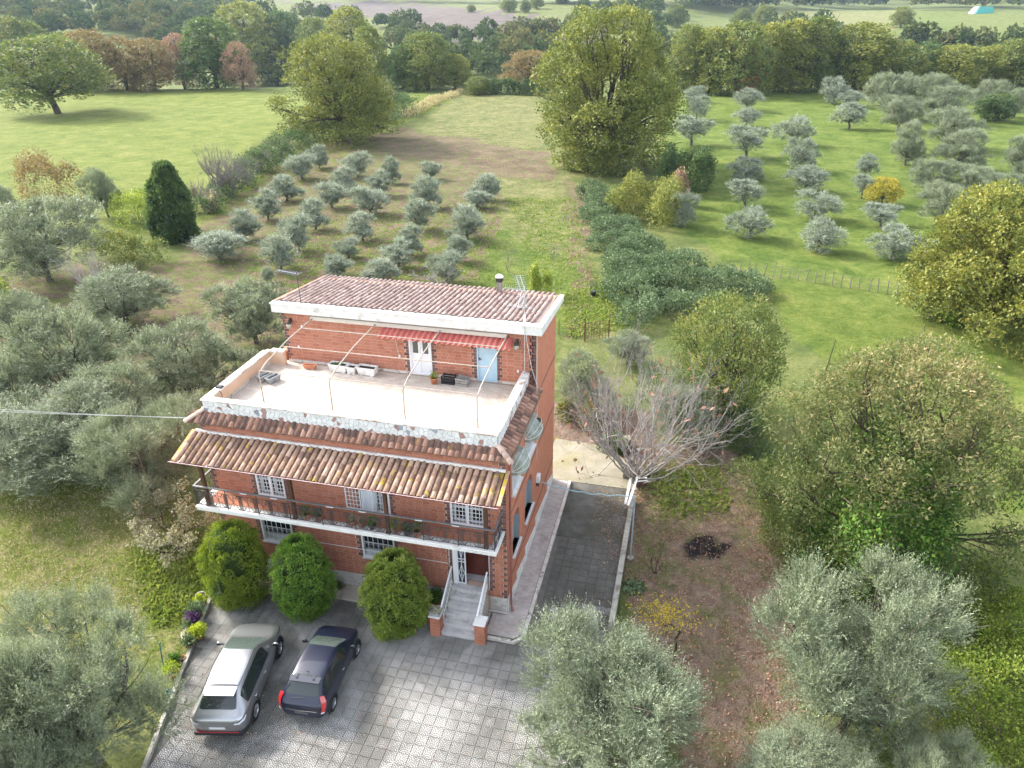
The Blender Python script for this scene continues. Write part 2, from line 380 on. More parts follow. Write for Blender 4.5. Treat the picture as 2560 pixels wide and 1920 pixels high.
for n_, (a_, h_, dd, cx, cy) in enumerate(tiles):
    rz = rnd.choice((0, 0, 0, 1, 2, 3))*0
    dz = rnd.uniform(-.004, .004); mossy = cx > .8 and rnd.random() < (cy+1.6)/3.6
    V_, F_, UV_, TI_ = SETS[int(mossy)]
    if n_ < 300:
        inst('paving_tile', fan_dark if mossy else fan_mesh, yard, (cx, cy, .004+dz), (rnd.gauss(0, .004), rnd.gauss(0, .004), rnd.gauss(0, .006)))
    else:
        v, f = tile_mesh_data(cx-TS/2+.002, cy-TS/2+.002, TS-.004, .004+dz, .034+dz)
        o = len(V_); V_.extend(v); F_.extend([tuple(o+q for q in w) for w in f]); UV_.extend(UVQ); TI_.extend([rnd.random()]*5)
for k_, mt_ in ((0, m_fan), (1, m_fand)):
    V_, F_, UV_, TI_ = SETS[k_]; inst('paving_tiles', mesh_np('paving_tiles', np.array(V_), np.array(F_), mt_, tint=TI_, uv=UV_), yard, kind='stuff')
m_drive = M('driveway_concrete', (.07, .07, .062), (.135, .13, .115), 1.6, 7, .85, .2, bmp=.4, bscale=18, stain=(.05, .052, .03), stain_scale=.8, stain_th=(.45, .65))
m_back = M('back_slab', (.2, .185, .14), (.3, .275, .21), 1.1, 7, .9, .15, bmp=.4, bscale=14, stain=(.22, .2, .1), stain_scale=.7, stain_th=(.5, .68))
MB().prism([(.97, 5.21), (4.0, 5.21), (3.95, 9.5), (.9, 9.5)], -.1, .03).build('driveway', m_drive, kind='structure')
MB().prism([(-.6, 9.52), (4.3, 9.52), (3.7, 11.6), (2.6, 13.2), (-.6, 13.4)], -.1, .045).build('back_yard_slab', m_back, kind='structure')
m_conc = M('old_concrete', (.3, .28, .24), (.42, .4, .35), 2.2, 6, .9, .15, bmp=.4, bscale=25, stain=(.12, .115, .09), stain_scale=1.5)
m_beige = M('beige_concrete', (.4, .36, .31), (.5, .46, .4), 1.5, 6, .85, .2, bmp=.2, bscale=25, stain=(.25, .23, .19), stain_scale=1.3)
m_paver = M('pink_paver', (.36, .31, .29), (.46, .41, .38), 2, 5, .85, .2, rnd_v=.1, bmp=.2, bscale=40, stain=(.23, .2, .17), stain_scale=1.2, stain_th=(.5, .75))
m_kerb = M('pale_kerb_stone', (.48, .44, .39), (.62, .58, .53), 3, 6, .8, .25, rnd_v=.08, bmp=.3, bscale=30, stain=(.16, .14, .12), stain_scale=2.2, stain_th=(.55, .66))
walk = MB().prism([(0, 9.45), (0, -.15), (-.755, -.15), (-.755, -1.37), (-.43, -1.38), (.5, -1.38), (.82, -1.16), (.82, 9.45)], -.1, .118).build('pavement', m_grout, kind='structure')
V_ = MB()
for j in range(-13, 95):
    for i in range(0, 9):
        x0 = .0+i*.2-(.1 if j % 2 else 0); y0 = j*.1
        xa, xb = max(x0, .0), min(x0+.2, .81)
        if xb-xa < .03 or y0 < -1.36 or y0 > 9.3: continue
        if y0 < -1.0 and xb > .5: xb = min(xb, .5+(y0+1.38)*1.2)
        if xb-xa < .03: continue
        V_.cur = rnd.random(); V_.add([(xa+.003, y0+.003, .125), (xb-.003, y0+.003, .125), (xb-.003, y0+.097, .125), (xa+.003, y0+.097, .125), (xa, y0, .115), (xb, y0, .115), (xb, y0+.1, .115), (xa, y0+.1, .115)],
                                        [(0, 1, 2, 3), (4, 5, 1, 0), (5, 6, 2, 1), (6, 7, 3, 2), (7, 4, 0, 3)])
for i in range(-4, 0):
    for j in range(-13, -2):
        x0 = max(i*.2, -.75); y0 = j*.1
        V_.cur = rnd.random(); V_.add([(x0+.003, y0+.003, .125), (x0+.197, y0+.003, .125), (x0+.197, y0+.097, .125), (x0+.003, y0+.097, .125), (x0, y0, .115), (x0+.2, y0, .115), (x0+.2, y0+.1, .115), (x0, y0+.1, .115)], [(0, 1, 2, 3), (4, 5, 1, 0), (5, 6, 2, 1), (6, 7, 3, 2), (7, 4, 0, 3)])
V_.build('paving_bricks', m_paver, walk, kind='stuff')
y = -1.12
while y < 9.4:
    l = rnd.uniform(.55, 1.05); y1 = min(y+l, 9.45)
    MB().bbox(.823, .975+rnd.uniform(-.006, .006), y+.004, y1-.004, -.1, .137+rnd.uniform(-.004, .004), .012).build('kerb_stone', m_kerb, walk); y = y1
MB().hexa([(.48, -1.50, -.1), (.62, -1.50, -.1), (.975, -1.14, -.1), (.823, -1.14, -.1), (.48, -1.50, .137), (.62, -1.50, .137), (.975, -1.14, .137), (.823, -1.14, .137)]).build('kerb_stone', m_kerb, walk)
MB().bbox(-.43, .01, -1.5, -1.383, -.1, .136, .012).build('kerb_stone', m_kerb, walk); MB().bbox(.014, .477, -1.5, -1.383, -.1, .139, .012).build('kerb_stone', m_kerb, walk)
MB().bbox(-.755, .0, -.148, -.02, .1, .128, .01).build('kerb_stone', m_kerb, walk)
fw = MB().prism([(-12.5, 0), (-12.45, -.7), (-2.57, -.7), (-2.57, 0)], -.1, .12).build('front_pavement', m_beige, kind='structure')
x = -12.45
while x < -2.6:
    x1 = min(x+rnd.uniform(.9, 1.3), -2.57); MB().bbox(x+.003, x1-.003, -.84, -.702, -.1, .125+rnd.uniform(-.004, .004), .015).build('kerb_stone', m_beige, fw); x = x1
gk = empty('garden_kerb', (0, 0, 0), kind='structure')
y = -1.6
while y > -12:
    y1 = y-rnd.uniform(.8, 1.1); xa, xb = kerb_x(y), kerb_x(y1); d = rnd.uniform(-.01, .01)
    MB().hexa([(xa-.1+d, y, -.1), (xb-.1+d, y1+.006, -.1), (xb+.04+d, y1+.006, -.1), (xa+.04+d, y, -.1), (xa-.1+d, y, .16), (xb-.1+d, y1+.006, .16), (xb+.04+d, y1+.006, .16), (xa+.04+d, y, .16)]).build('kerb_stone', m_conc, gk); y = y1
rk = empty('low_garden_wall', (4.1, 0, 0), label='low weathered concrete wall edging the driveway beside the garden', cat='wall')
y = .2
while y < 8.2:
    y1 = y+rnd.uniform(1.1, 1.6)
    MB().bbox(-.1, .13, y+.004, y1-.004, -.1, .34+rnd.uniform(-.01, .01), .015).build('coping_block', m_conc, rk); y = y1
# ================================================================== the house
W, D = 12.3, 9.45
house = empty('house', (0, 0, 0), label='red brick country house with roof terrace, balcony and tiled roofs', cat='house')
m_mortar = M('mortar', (.5, .34, .26), (.58, .42, .34), 6, 4, .9, .1)
m_plinthm = M('plinth_joint', (.3, .29, .27), (.38, .37, .35), 6, 4, .9, .1)
def brick_mat(name, stops, bm=.25):
    m, t, b = _new(name)
    c = ramp(t, rand_fac(t), stops)
    c = mixc(t, mth(t, 'MULTIPLY', noise(t, 1.1, 5, .65), .55), c, (.4, .14, .09), 'MIX') if 'red' in name else c
    c = mixc(t, mth(t, 'MULTIPLY', noise(t, 28, 3), .35), c, (.12, .05, .035))
    t.links.new(c, b.inputs['Base Color']); b.inputs['Roughness'].default_value = .7; b.inputs['Specular IOR Level'].default_value = .3
    bump(t, b, noise(t, 45, 3), bm, .01); return m
m_brick = brick_mat('red_brick', [(0, (.39, .15, .09)), (.3, (.47, .192, .115)), (.6, (.53, .228, .14)), (.85, (.47, .2, .13)), (1, (.56, .26, .175))])
m_quoin = brick_mat('dark_brick', [(0, (.10, .06, .055)), (.5, (.15, .085, .075)), (1, (.2, .115, .1))])
m_white_b = brick_mat('white_brick', [(0, (.52, .5, .47)), (.5, (.62, .6, .57)), (1, (.7, .68, .65))])
m_white = M('white_paint', (.72, .72, .71), (.8, .8, .79), 3, 4, .45, .4, stain=(.5, .49, .46), stain_scale=1.4, stain_th=(.6, .8))
m_whitec = M('white_weathered', (.62, .61, .58), (.76, .75, .72), 2, 6, .8, .2, stain=(.36, .33, .29), stain_scale=1.8, stain_th=(.55, .75), bmp=.2)
m_cope = M('worn_coping', (.6, .56, .51), (.74, .71, .67), 3, 7, .8, .2, stain=(.34, .25, .2), stain_scale=2.6, stain_th=(.48, .62), bmp=.3)
m_peach = M('peach_plaster', (.6, .4, .27), (.68, .48, .34), 1.5, 5, .85, .15)
m_glass = M('window_glass', (.012, .015, .017), rough=.06, spec=.7)
m_dark = M('dark_interior', (.02, .017, .016), rough=.9, spec=.1)
m_iron = M('wrought_iron', (.04, .04, .046), (.085, .075, .07), 8, 4, .5, .4, metal=.3)
m_wood = M('brown_timber', (.06, .028, .016), (.11, .052, .03), 8, 5, .6, .3)
m_copper = M('copper_gutter', (.22, .075, .06), (.34, .13, .11), 3, 5, .45, .45, metal=.3)
m_terracotta = M('terracotta', (.42, .16, .085), (.54, .24, .14), 6, 5, .85, .15, bmp=.2)
m_balfloor = M('balcony_floor', (.4, .15, .08), (.46, .19, .11), 3, 4, .6, .35)
# --- side wall brickwork is seen edge-on: its joints are in the material
m_side, t, b = _new('side_brickwork')
geo = N(t, 'ShaderNodeNewGeometry'); sx = N(t, 'ShaderNodeSeparateXYZ'); t.links.new(geo.outputs['Position'], sx.inputs[0])
cb = N(t, 'ShaderNodeCombineXYZ'); t.links.new(mth(t, 'ADD', sx.outputs[1], sx.outputs[0]), cb.inputs[0]); t.links.new(sx.outputs[2], cb.inputs[1])
bt = N(t, 'ShaderNodeTexBrick'); t.links.new(cb.outputs[0], bt.inputs['Vector'])
bt.inputs['Scale'].default_value = 1; bt.inputs['Brick Width'].default_value = .3; bt.inputs['Row Height'].default_value = .145; bt.inputs['Mortar Size'].default_value = .006
bt.inputs['Color1'].default_value = (.45, .155, .09, 1); bt.inputs['Color2'].default_value = (.53, .2, .12, 1); bt.inputs['Mortar'].default_value = (.44, .24, .16, 1)
c = mixc(t, mth(t, 'MULTIPLY', noise(t, .9, 6, .7), .5), bt.outputs['Color'], (.5, .21, .13))
t.links.new(c, b.inputs['Base Color']); b.inputs['Roughness'].default_value = .75; b.inputs['Specular IOR Level'].default_value = .25
bump(t, b, bt.outputs['Fac'], -.3, .01)
def wall_boxes(mb, a0, a1, z0, z1, holes, put):
    xs = sorted({a0, a1, *[q for h in holes for q in h[:2]]})
    for i in range(len(xs)-1):
        xa, xb = xs[i], xs[i+1]
        hs = sorted([(h[2], h[3]) for h in holes if h[0] <= xa+1e-6 and h[1] >= xb-1e-6])
        z = z0
        for (h0, h1) in hs:
            if h0 > z: put(mb, xa, xb, z, h0)
            z = h1
        if z < z1: put(mb, xa, xb, z, z1)
FD = [(-10.28, -9.05, 4.15, 6.35), (-5.75, -4.6, 4.15, 6.35), (-2.17, -.82, 4.15, 6.35)]
GW = [(-10.45, -9.05, 1.8, 3.25), (-5.98, -4.58, 1.8, 3.25)]
DR = (-2.18, -.7, 1.2, 3.5)
front_holes = FD+GW+[DR]
mb = MB(); wall_boxes(mb, -W, 0, 0, 7.45, front_holes, lambda m_, a, b_, z0, z1: m_.box(a, b_, .0, .3, z0, z1))
front = mb.build('front_wall', m_mortar, house)
SW = [(.93, 2.12, 2.15, 3.98), (3.1, 4.55, 2.15, 3.98), (.93, 2.12, 5.15, 6.6), (3.1, 4.6, 5.15, 6.6)]
mb = MB(); wall_boxes(mb, .3, D, 0, 7.45, SW, lambda m_, a, b_, z0, z1: m_.box(-.3, 0, a, b_, z0, z1))
mb.box(-.3, 0, 5.16, D, 7.45, 10.0); mb.box(-.004, .003, .003, .3, 0, 7.45)
for (a, b_, z0, z1) in SW[:2]:                   # arched heads
    mid, r = (a+b_)/2, (b_-a)/2; zc = z1-r*.9
    for sgn in (-1, 1):
        prev = None
        for k in range(9):
            th = math.pi/2*k/8; y_ = mid+sgn*r*math.sin(th); z_ = zc+r*.9*math.cos(th)
            if prev:
                (py, pz) = prev; mb.hexa([(-.3, py, pz), (0, py, pz), (0, y_, z_), (-.3, y_, z_), (-.3, py, z1+.01), (0, py, z1+.01), (0, y_, z1+.01), (-.3, y_, z1+.01)])
            prev = (y_, z_)
side = mb.build('side_wall', m_side, house)
mb = MB(); mb.box(-W, -W+.3, .3, D, 0, 7.45); mb.box(-W+.3, -.3, D-.3, D, 0, 7.45); mb.box(-11.2, -10.9, 5.46, D, 7.45, 10.0); mb.box(-10.9, -.3, D-.3, D, 7.45, 10.0)
mb.build('rear_walls', m_side, house)
# ---- bricks laid proud of the mortar
def in_holes(x0, x1, z0, z1, holes, pad=0):
    return any(x1 > h[0]-pad and x0 < h[1]+pad and z1 > h[2] and z0 < h[3] for h in holes)
def lay(xa, xb, z0, z1, y, holes, bl=.30, bh=.145, quoins=(True, True), gap=.016, thin=0):
    out = []; r = 0; z = z0
    edges = sorted([(h[0], h[1], h[2], h[3]) for h in holes])
    while z+bh*.6 < z1:
        zt = min(z+bh, z1)-gap; zm = (z+zt)/2
        spans = [[xa, xb]]
        for h in edges:
            if h[2] < zt and h[3] > z:
                ns_ = []
                for s in spans:
                    if h[1] <= s[0] or h[0] >= s[1]: ns_.append(s)
                    else:
                        if h[0] > s[0]: ns_.append([s[0], h[0]])
                        if h[1] < s[1]: ns_.append([h[1], s[1]])
                spans = ns_
        for s in spans:
            q0 = (.24 if r % 2 else .14); a, b_ = s
            isq = [a > xa+.01 or quoins[0], b_ < xb-.01 or quoins[1]]
            if isq[0] and b_-a > .5: out.append((a, a+q0-gap, z, zt, y, 1)); a += q0
            if isq[1] and b_-a > .5: out.append((b_-q0+gap*0, b_, z, zt, y, 1)); b_ -= q0+gap
            x = a-(.15 if r % 2 else 0)
            while x < b_-.02:
                xl, xr = max(x, a), min(x+bl, b_)
                if xr-xl > .05: out.append((xl, xr-gap, z, zt, y, 0))
                x += bl
        z += bh; r += 1
    return out
def brick_geo(w, h): # local, face to -y
    e = .004
    v = [(-w/2, 0, -h/2), (w/2, 0, -h/2), (w/2, 0, h/2), (-w/2, 0, h/2), (-w/2+e, -.014, -h/2+e), (w/2-e, -.014, -h/2+e), (w/2-e, -.014, h/2-e), (-w/2+e, -.014, h/2-e)]
    return v, [(4, 5, 6, 7), (0, 1, 5, 4), (1, 2, 6, 5), (2, 3, 7, 6), (3, 0, 4, 7)]
US_HOLES = [(-5.46, -4.47, 7.6, 9.62), (-2.5, -1.64, 7.6, 9.62)]
upper_mortar = MB(); wall_boxes(upper_mortar, -11.2, -.3, 7.45, 10.0, US_HOLES, lambda m_, a, b_, z0, z1: m_.box(a, b_, 5.16, 5.46, z0, z1))
upper_mortar.box(-.3, 0.002, 5.16, 5.458, 7.45, 10.0)
upper = upper_mortar.build('terrace_wall', m_mortar, house)
bf = lay(-W, 0, .80, 7.3, 0, front_holes); bu = lay(-11.2, 0, 7.72, 9.95, 5.16, US_HOLES)
cand = []
for q in bf+bu:
    xl, xr, z0, z1, y, k = q
    c_ = np.array([(xl+xr)/2, y, (z0+z1)/2]); dv = CC-c_; dd = np.linalg.norm(dv)
    hidden = (y == 0 and (z0 < .8 or (5.75 < z0 < 7.0) or 2.75 < z0 < 4.3)) or (y > 1 and z0 > 9.4) or (y == 0 and z0 < 2.8)
    cand.append((hidden, -(xr-xl)*(z1-z0)*(dv[1]*-1/dd if False else abs(dv[1])/dd)/dd**2, q))
cand.sort(key=lambda e: (e[0], e[1]))
cache = {}; st = {(0, 0): MB(), (0, 1): MB(), (1, 0): MB(), (1, 1): MB()}
for n_, (hd, _, (xl, xr, z0, z1, y, k)) in enumerate(cand):
    w_, h_ = xr-xl, z1-z0; par = front if y == 0 else upper
    if n_ < 300:
        key = (round(w_, 3), round(h_, 3), k)
        if key not in cache:
            v, f = brick_geo(w_, h_); cache[key] = MB().add(v, f).mesh('brick', m_quoin if k else m_brick); cache[key].attributes['tint'].data.foreach_set('value', np.zeros(5, np.float32))
        inst('brick', cache[key], par, ((xl+xr)/2, y, (z0+z1)/2+rnd.uniform(-.001, .001)))
    else:
        v, f = brick_geo(w_, h_); B_ = st[(1 if y > 1 else 0, k)]; B_.cur = rnd.random()
        B_.add([(a+(xl+xr)/2, b_+y, c_+(z0+z1)/2) for a, b_, c_ in v], f)
for (u_, k), B_ in st.items():
    if B_.v: B_.build('bricks', m_quoin if k else m_brick, upper if u_ else front, kind='stuff')
mb = MB(); mb.box(-W, -2.2, -.006, 0, .12, .8); mb.box(-.69, 0, -.006, 0, .12, .8); mb.build('plinth', m_plinthm, house)
pl = MB()
for (a, b_) in ((-W, -2.2), (-.69, 0)):
    for (xl, xr, z0, z1, y, k) in lay(a, b_, .13, .8, -.006, [], .21, .112, (False, False), .008):
        v, f = brick_geo(xr-xl, z1-z0); pl.cur = rnd.random(); pl.add([(q[0]+(xl+xr)/2, q[1]+y, q[2]+(z0+z1)/2) for q in v], f)
pl.build('plinth_bricks', m_white_b, house, kind='stuff')
mb = MB()
for i, (y0, y1, za, zb) in enumerate(((.0, 1.55, .8, .45), (1.55, 3.1, .8, .42), (3.1, 5.2, .8, .42), (5.2, 7.9, .82, .42), (7.9, 9.45, .95, .45))):
    mb.hexa([(0, y0+.01, .1), (.035, y0+.01, .1), (.035, y1-.01, .1), (0, y1-.01, .1), (0, y0+.01, za), (.03, y0+.01, za), (.03, y1-.01, zb), (0, y1-.01, zb)])
mb.build('side_plinth', m_whitec, house)
mb = MB()
for z in (1.38, 4.42, 7.05): mb.box(.003, .012, .3, D-.01, z, z+.07)
mb.build('string_course', m_quoin, house)
# ---- roof tiles
def tile_mat(name, stops, lichen=.0):
    m, t, b = _new(name)
    r = rand_fac(t); n_ = noise(t, 5.5, 5, .7)
    f = mth(t, 'ADD', mth(t, 'MULTIPLY', r, .55), mth(t, 'MULTIPLY', n_, .55))
    c = ramp(t, f, stops)
    c = mixc(t, ramp(t, noise(t, 22, 3), [(.64, (0, 0, 0)), (.8, (.7, .7, .7))]), c, (.42, .35, .3))
    if lichen: c = mixc(t, ramp(t, noise(t, 2.4, 6, .75, dist=.6), [(.6-lichen, (0, 0, 0)), (.66-lichen, (1, 1, 1))]), c, (.5, .34, .04))
    t.links.new(c, b.inputs['Base Color']); b.inputs['Roughness'].default_value = .85; b.inputs['Specular IOR Level'].default_value = .15
    bump(t, b, noise(t, 40, 4), .35, .01); return m
m_tile_p = tile_mat('porch_tile', [(.2, (.13, .085, .065)), (.42, (.26, .165, .12)), (.6, (.38, .24, .17)), (.85, (.48, .34, .26))], .02)
m_tile_s = tile_mat('skirt_tile', [(.2, (.075, .05, .045)), (.42, (.17, .1, .08)), (.62, (.3, .16, .115)), (.85, (.42, .26, .2))])
m_tile_m = tile_mat('main_roof_tile', [(.2, (.16, .113, .098)), (.45, (.205, .147, .13)), (.65, (.245, .18, .16)), (.9, (.32, .25, .225))])
m_pan = M('pan_tile', (.12, .075, .055), (.22, .14, .1), 5, 5, .9, .1, stain=(.36, .24, .04), stain_scale=2.3, stain_th=(.58, .68))
m_lichen = M('lichen_tile', (.34, .23, .15), (.44, .31, .2), 6, 5, .9, .1, stain=(.48, .33, .04), stain_scale=3.2, stain_th=(.46, .58))
def barrel(L, r0, r1, n=7, th=.014):
    v, f = [], []
    for (y, r) in ((0, r0), (-L, r1)):
        for k in range(n+1):
            a = math.pi*k/n; v.append((r*math.cos(a), y, r*.82*math.sin(a)))
    for k in range(n+1):
        a = math.pi*k/n; v.append(((r1-th)*math.cos(a), -L, (r1-th)*.82*math.sin(a)))
    for k in range(n+1):
        a = math.pi*k/n; v.append(((r0-th)*math.cos(a), -L*.7, (r0-th)*.78*math.sin(a)))
    m_ = n+1
    for k in range(n):
        f.append((k, k+1, m_+k+1, m_+k)); f.append((m_+k, m_+k+1, 2*m_+k+1, 2*m_+k)); f.append((2*m_+k, 2*m_+k+1, 3*m_+k+1, 3*m_+k))
    return [Vector(q) for q in v], f
def tile_object_mesh(L, r0, r1, material):
    v, f = barrel(L, r0, r1); return MB().add(v, f).mesh('roof_tile', material, True)
def put_tile(mb, L, r0, r1, loc, slope, rz, tilt=0):
    v, f = barrel(L, r0, r1, 6)
    Mx = Matrix.Translation(loc) @ Matrix.Rotation(rz, 4, 'Z') @ Matrix.Rotation(slope, 4, 'X') @ Matrix.Rotation(tilt, 4, 'Z')
    mb.cur = rnd.random(); mb.add([Mx @ q for q in v], f)
def corrugated(mb, x0, x1, ya, za, yb, zb, pitch, off=0, drop=.03, axis='x', thick=.05):
    n = int(round((x1-x0)/pitch)); P = []
    for i in range(n+1):
        P += [(x0+i*pitch, .0), (x0+i*pitch+pitch*.35, -drop), (x0+i*pitch+pitch*.65, -drop)]
    P = [p for p in P if p[0] <= x1+1e-6]
    v = [(x, ya, za+d) for x, d in P]+[(x, yb, zb+d) for x, d in P]; n = len(P)
    mb.add(v, [(i, n+i, n+i+1, i+1) for i in range(n-1)])
    v = [(x, ya, za+d-thick) for x, d in P]+[(x, yb, zb+d-thick) for x, d in P]
    mb.add(v, [(i, i+1, n+i+1, n+i) for i in range(n-1)])
    mb.add([(x, yb, zb+d) for x, d in P]+[(x, yb, zb+d-thick) for x, d in P], [(i, n+i, n+i+1, i+1) for i in range(n-1)])
# porch roof
porch = empty('porch_roof'); porch.parent = house
sl_p = math.atan2(.48, 1.48); Lp = math.hypot(.48, 1.48)
mb = MB(); corrugated(mb, -12.52, .0, 0.0, 6.85, -1.46, 6.375, .25); mb.build('pan_tiles', m_pan, porch)
tm = tile_object_mesh(.37, .078, .098, m_tile_p); tm.attributes['tint'].data.foreach_set('value', np.zeros(len(tm.polygons), np.float32))
for i in range(50):
    for j in range(5):
        y = -j*.311*math.cos(sl_p); z = 6.885-j*.311*math.sin(sl_p)
        inst('roof_tile', tm, porch, (-12.52+i*.25+rnd.gauss(0, .004), y+rnd.gauss(0, .006), z-.035+rnd.gauss(0, .003)), (sl_p+.035+rnd.gauss(0, .008), 0, rnd.gauss(0, .012)))
for sx_ in (-12.72, .03):                       # flat lichen-covered verge tiles
    for j in range(5):
        y = -j*.3*.95; z = 6.86-j*.3*.31
        xw = .17 if sx_ < -5 else .14
        MB().hexa([(sx_, y-.32, z-.12), (sx_+xw, y-.32, z-.12), (sx_+xw, y+.02, z-.012), (sx_, y+.02, z-.012), (sx_, y-.32, z-.085), (sx_+xw, y-.32, z-.085), (sx_+xw, y+.02, z+.015), (sx_, y+.02, z+.015)]).build('verge_tile', m_lichen, porch)
mb = MB()
for i in range(46): mb.bbox(-12.5+i*.272, -12.5+i*.272+.275, -.1+rnd.uniform(-.02, .02), -.016, 6.84, 6.945+rnd.uniform(-.01, .012), .012)
mb.build('mortar_flashing', m_whitec, porch)
MB().box(-12.6, .05, -1.36, -1.24, 6.21, 6.33).box(-12.6, .05, -.12, -.015, 6.62, 6.76).build('beam', m_wood, porch)
mb = MB()
for i in range(16): 
    x = -12.35+i*.82; mb.hexa([(x, -1.42, 6.29), (x+.08, -1.42, 6.29), (x+.08, -.02, 6.755), (x, -.02, 6.755), (x, -1.42, 6.335), (x+.08, -1.42, 6.335), (x+.08, -.02, 6.8), (x, -.02, 6.8)])
mb.build('rafters', m_wood, porch)
for x in (-11.82, -8.07, -4.26, -.48): MB().bbox(x-.065, x+.065, -1.16, -1.03, 4.152, 6.21, .005).box(x-.085, x+.085, -1.18, -1.01, 4.152, 4.22).build('post', m_wood, porch)
mb = MB()
n = 8; prof = [(-1.5+.075*math.cos(math.pi+math.pi*k/n), 6.36+.075*math.sin(math.pi+math.pi*k/n)) for k in range(n+1)]
v = [(-12.78, y, z) for y, z in prof]+[(.12, y, z) for y, z in prof]+[(-12.78, y*.999-.000, z+.006) for y, z in prof]+[(.12, y, z+.006) for y, z in prof]; m_ = n+1
mb.add(v, [(k, k+1, m_+k+1, m_+k) for k in range(n)]+[(2*m_+k, 3*m_+k, 3*m_+k+1, 2*m_+k+1) for k in range(n)])
gutter = mb.build('gutter', m_copper, porch, True)
m_pinkw = M('gutter_edge', (.6, .42, .42), (.7, .55, .54), 4, 4, .5, .4)
MB().tube([(-12.78, -1.577, 6.362), (.12, -1.577, 6.362)], .012, 6).build('gutter_rim', m_pinkw, gutter)
for i in range(11): MB().box(-12.4+i*1.22, -12.37+i*1.22, -1.58, -1.40, 6.365, 6.378).build('bracket', m_pinkw, gutter)
MB().tube([(-12.74, -1.5, 6.3), (-12.7, -1.42, 6.2), (-12.45, -.2, 6.1), (-12.36, .1, 5.9), (-12.36, .1, .2)], .04, 8).build('gutter_outlet', m_copper, porch, True)
# skirt roof round the terrace
skirt = empty('skirt_roof'); skirt.parent = house
sl_s = math.atan2(.30, .42)
mb = MB(); corrugated(mb, -12.6, .3, .1, 7.74, -.31, 7.44, .25); mb.build('pan_tiles', m_pan, skirt)
MB().box(-12.55, .27, -.25, .3, 7.36, 7.435).box(-.3, .27, .3, 5.16, 7.36, 7.435).box(-12.55, -12.25, .3, 5.16, 7.36, 7.435).build('eave_board', m_copper, skirt)
mb = MB(); 
for i in range(50):
    x = -12.45+i*.25
    for j in range(2):
        if j == 0 and (x < -12.25): continue
        put_tile(mb, .31, .078, .1, (x+rnd.gauss(0, .005), .1-j*.235*math.cos(sl_s)+rnd.gauss(0, .006), 7.725-j*.235*math.sin(sl_s)+rnd.gauss(0, .004)), sl_s+.03, 0, rnd.gauss(0, .02))
for i in range(22):
    y = -.08+i*.25
    for j in range(2):
        if y < .15 and j == 0: continue
        put_tile(mb, .32, .075, .098, (-.29+j*.24, y+rnd.gauss(0, .005), 7.77-j*.15), math.atan2(.3, .58)+.03, math.pi/2, rnd.gauss(0, .02))
        put_tile(mb, .32, .075, .098, (-12.03-j*.24, y+rnd.gauss(0, .005), 7.77-j*.15), math.atan2(.3, .58)+.03, -math.pi/2, rnd.gauss(0, .02))
mb.build('roof_tiles', m_tile_s, skirt, True, kind='stuff')
MB().hexa([(-.29, -.3, 7.4), (.29, -.3, 7.4), (.29, 5.2, 7.4), (-.29, 5.2, 7.4), (-.29, .1, 7.75), (.29, -.3, 7.45), (.29, 5.2, 7.45), (-.29, 5.2, 7.75)]).build('pan_tiles', m_pan, skirt)
m_hip = M('hip_tile', (.42, .28, .22), (.55, .4, .33), 6, 5, .85, .15, rnd_v=.15, bmp=.2)
for (cx, sg) in ((-.29, 1), (-12.03, -1)):
    for j in range(3):
        v, f = barrel(.34, .1, .125, 7)
        Mx = Matrix.Translation((cx+sg*(.0+j*.19), .12-j*.15, 7.80-j*.11)) @ Matrix.Rotation(sg*math.radians(52), 4, 'Z') @ Matrix.Rotation(math.radians(26), 4, 'X')
        MB().add([Mx @ q for q in v], f).build('hip_tile', m_hip, skirt, True)
# main roof
mroof = empty('main_roof'); mroof.parent = house
RX0, RX1, RY0, RY1, RZ0, RZ1 = -11.5, .27, 4.9, 9.85, 10.36, 9.86
MB().hexa([(RX0, RY0, RZ0-.36), (RX1, RY0, RZ0-.36), (RX1, RY1, RZ1-.22), (RX0, RY1, RZ1-.22), (RX0, RY0, RZ0), (RX1, RY0, RZ0), (RX1, RY1, RZ1), (RX0, RY1, RZ1)]).build('roof_slab', m_whitec, mroof)
MB().bbox(RX0-.03, RX1+.03, RY0-.03, RY0+.3, RZ0+.003, RZ0+.055, .01).build('fascia_cap', m_whitec, mroof)
sl_m = math.atan2(RZ0-RZ1, RY1-RY0)
mb = MB(); corrugated(mb, RX0+.1, RX1-.2, RY0+.25, RZ0+.045, RY1, RZ1+.06, .23); mb.build('pan_tiles', m_tile_m, mroof)
mb = MB()
for i in range(49):
    for j in range(14):
        y = RY0+.26+j*.335; z = RZ0+.085-(y-RY0)*math.tan(sl_m)
        put_tile(mb, .38, .078, .098, (RX0+.16+i*.232+rnd.gauss(0, .006), y+rnd.gauss(0, .012), z-.02+rnd.gauss(0, .005)), sl_m+.03, math.pi, rnd.gauss(0, .03))
mb.build('roof_tiles', m_tile_m, mroof, True, kind='stuff')
m_lw = M('lichen_edge', (.62, .55, .45), (.7, .62, .5), 5, 5, .9, .1, stain=(.55, .42, .16), stain_scale=2.2, stain_th=(.5, .65))
MB().hexa([(RX1-.17, RY0+.3, RZ0+.02), (RX1+.03, RY0+.3, RZ0+.02), (RX1+.03, RY1, RZ1+.02), (RX1-.17, RY1, RZ1+.02), (RX1-.17, RY0+.3, RZ0+.075), (RX1+.03, RY0+.3, RZ0+.045), (RX1+.03, RY1, RZ1+.045), (RX1-.17, RY1, RZ1+.075)]).build('verge_strip', m_lw, mroof)
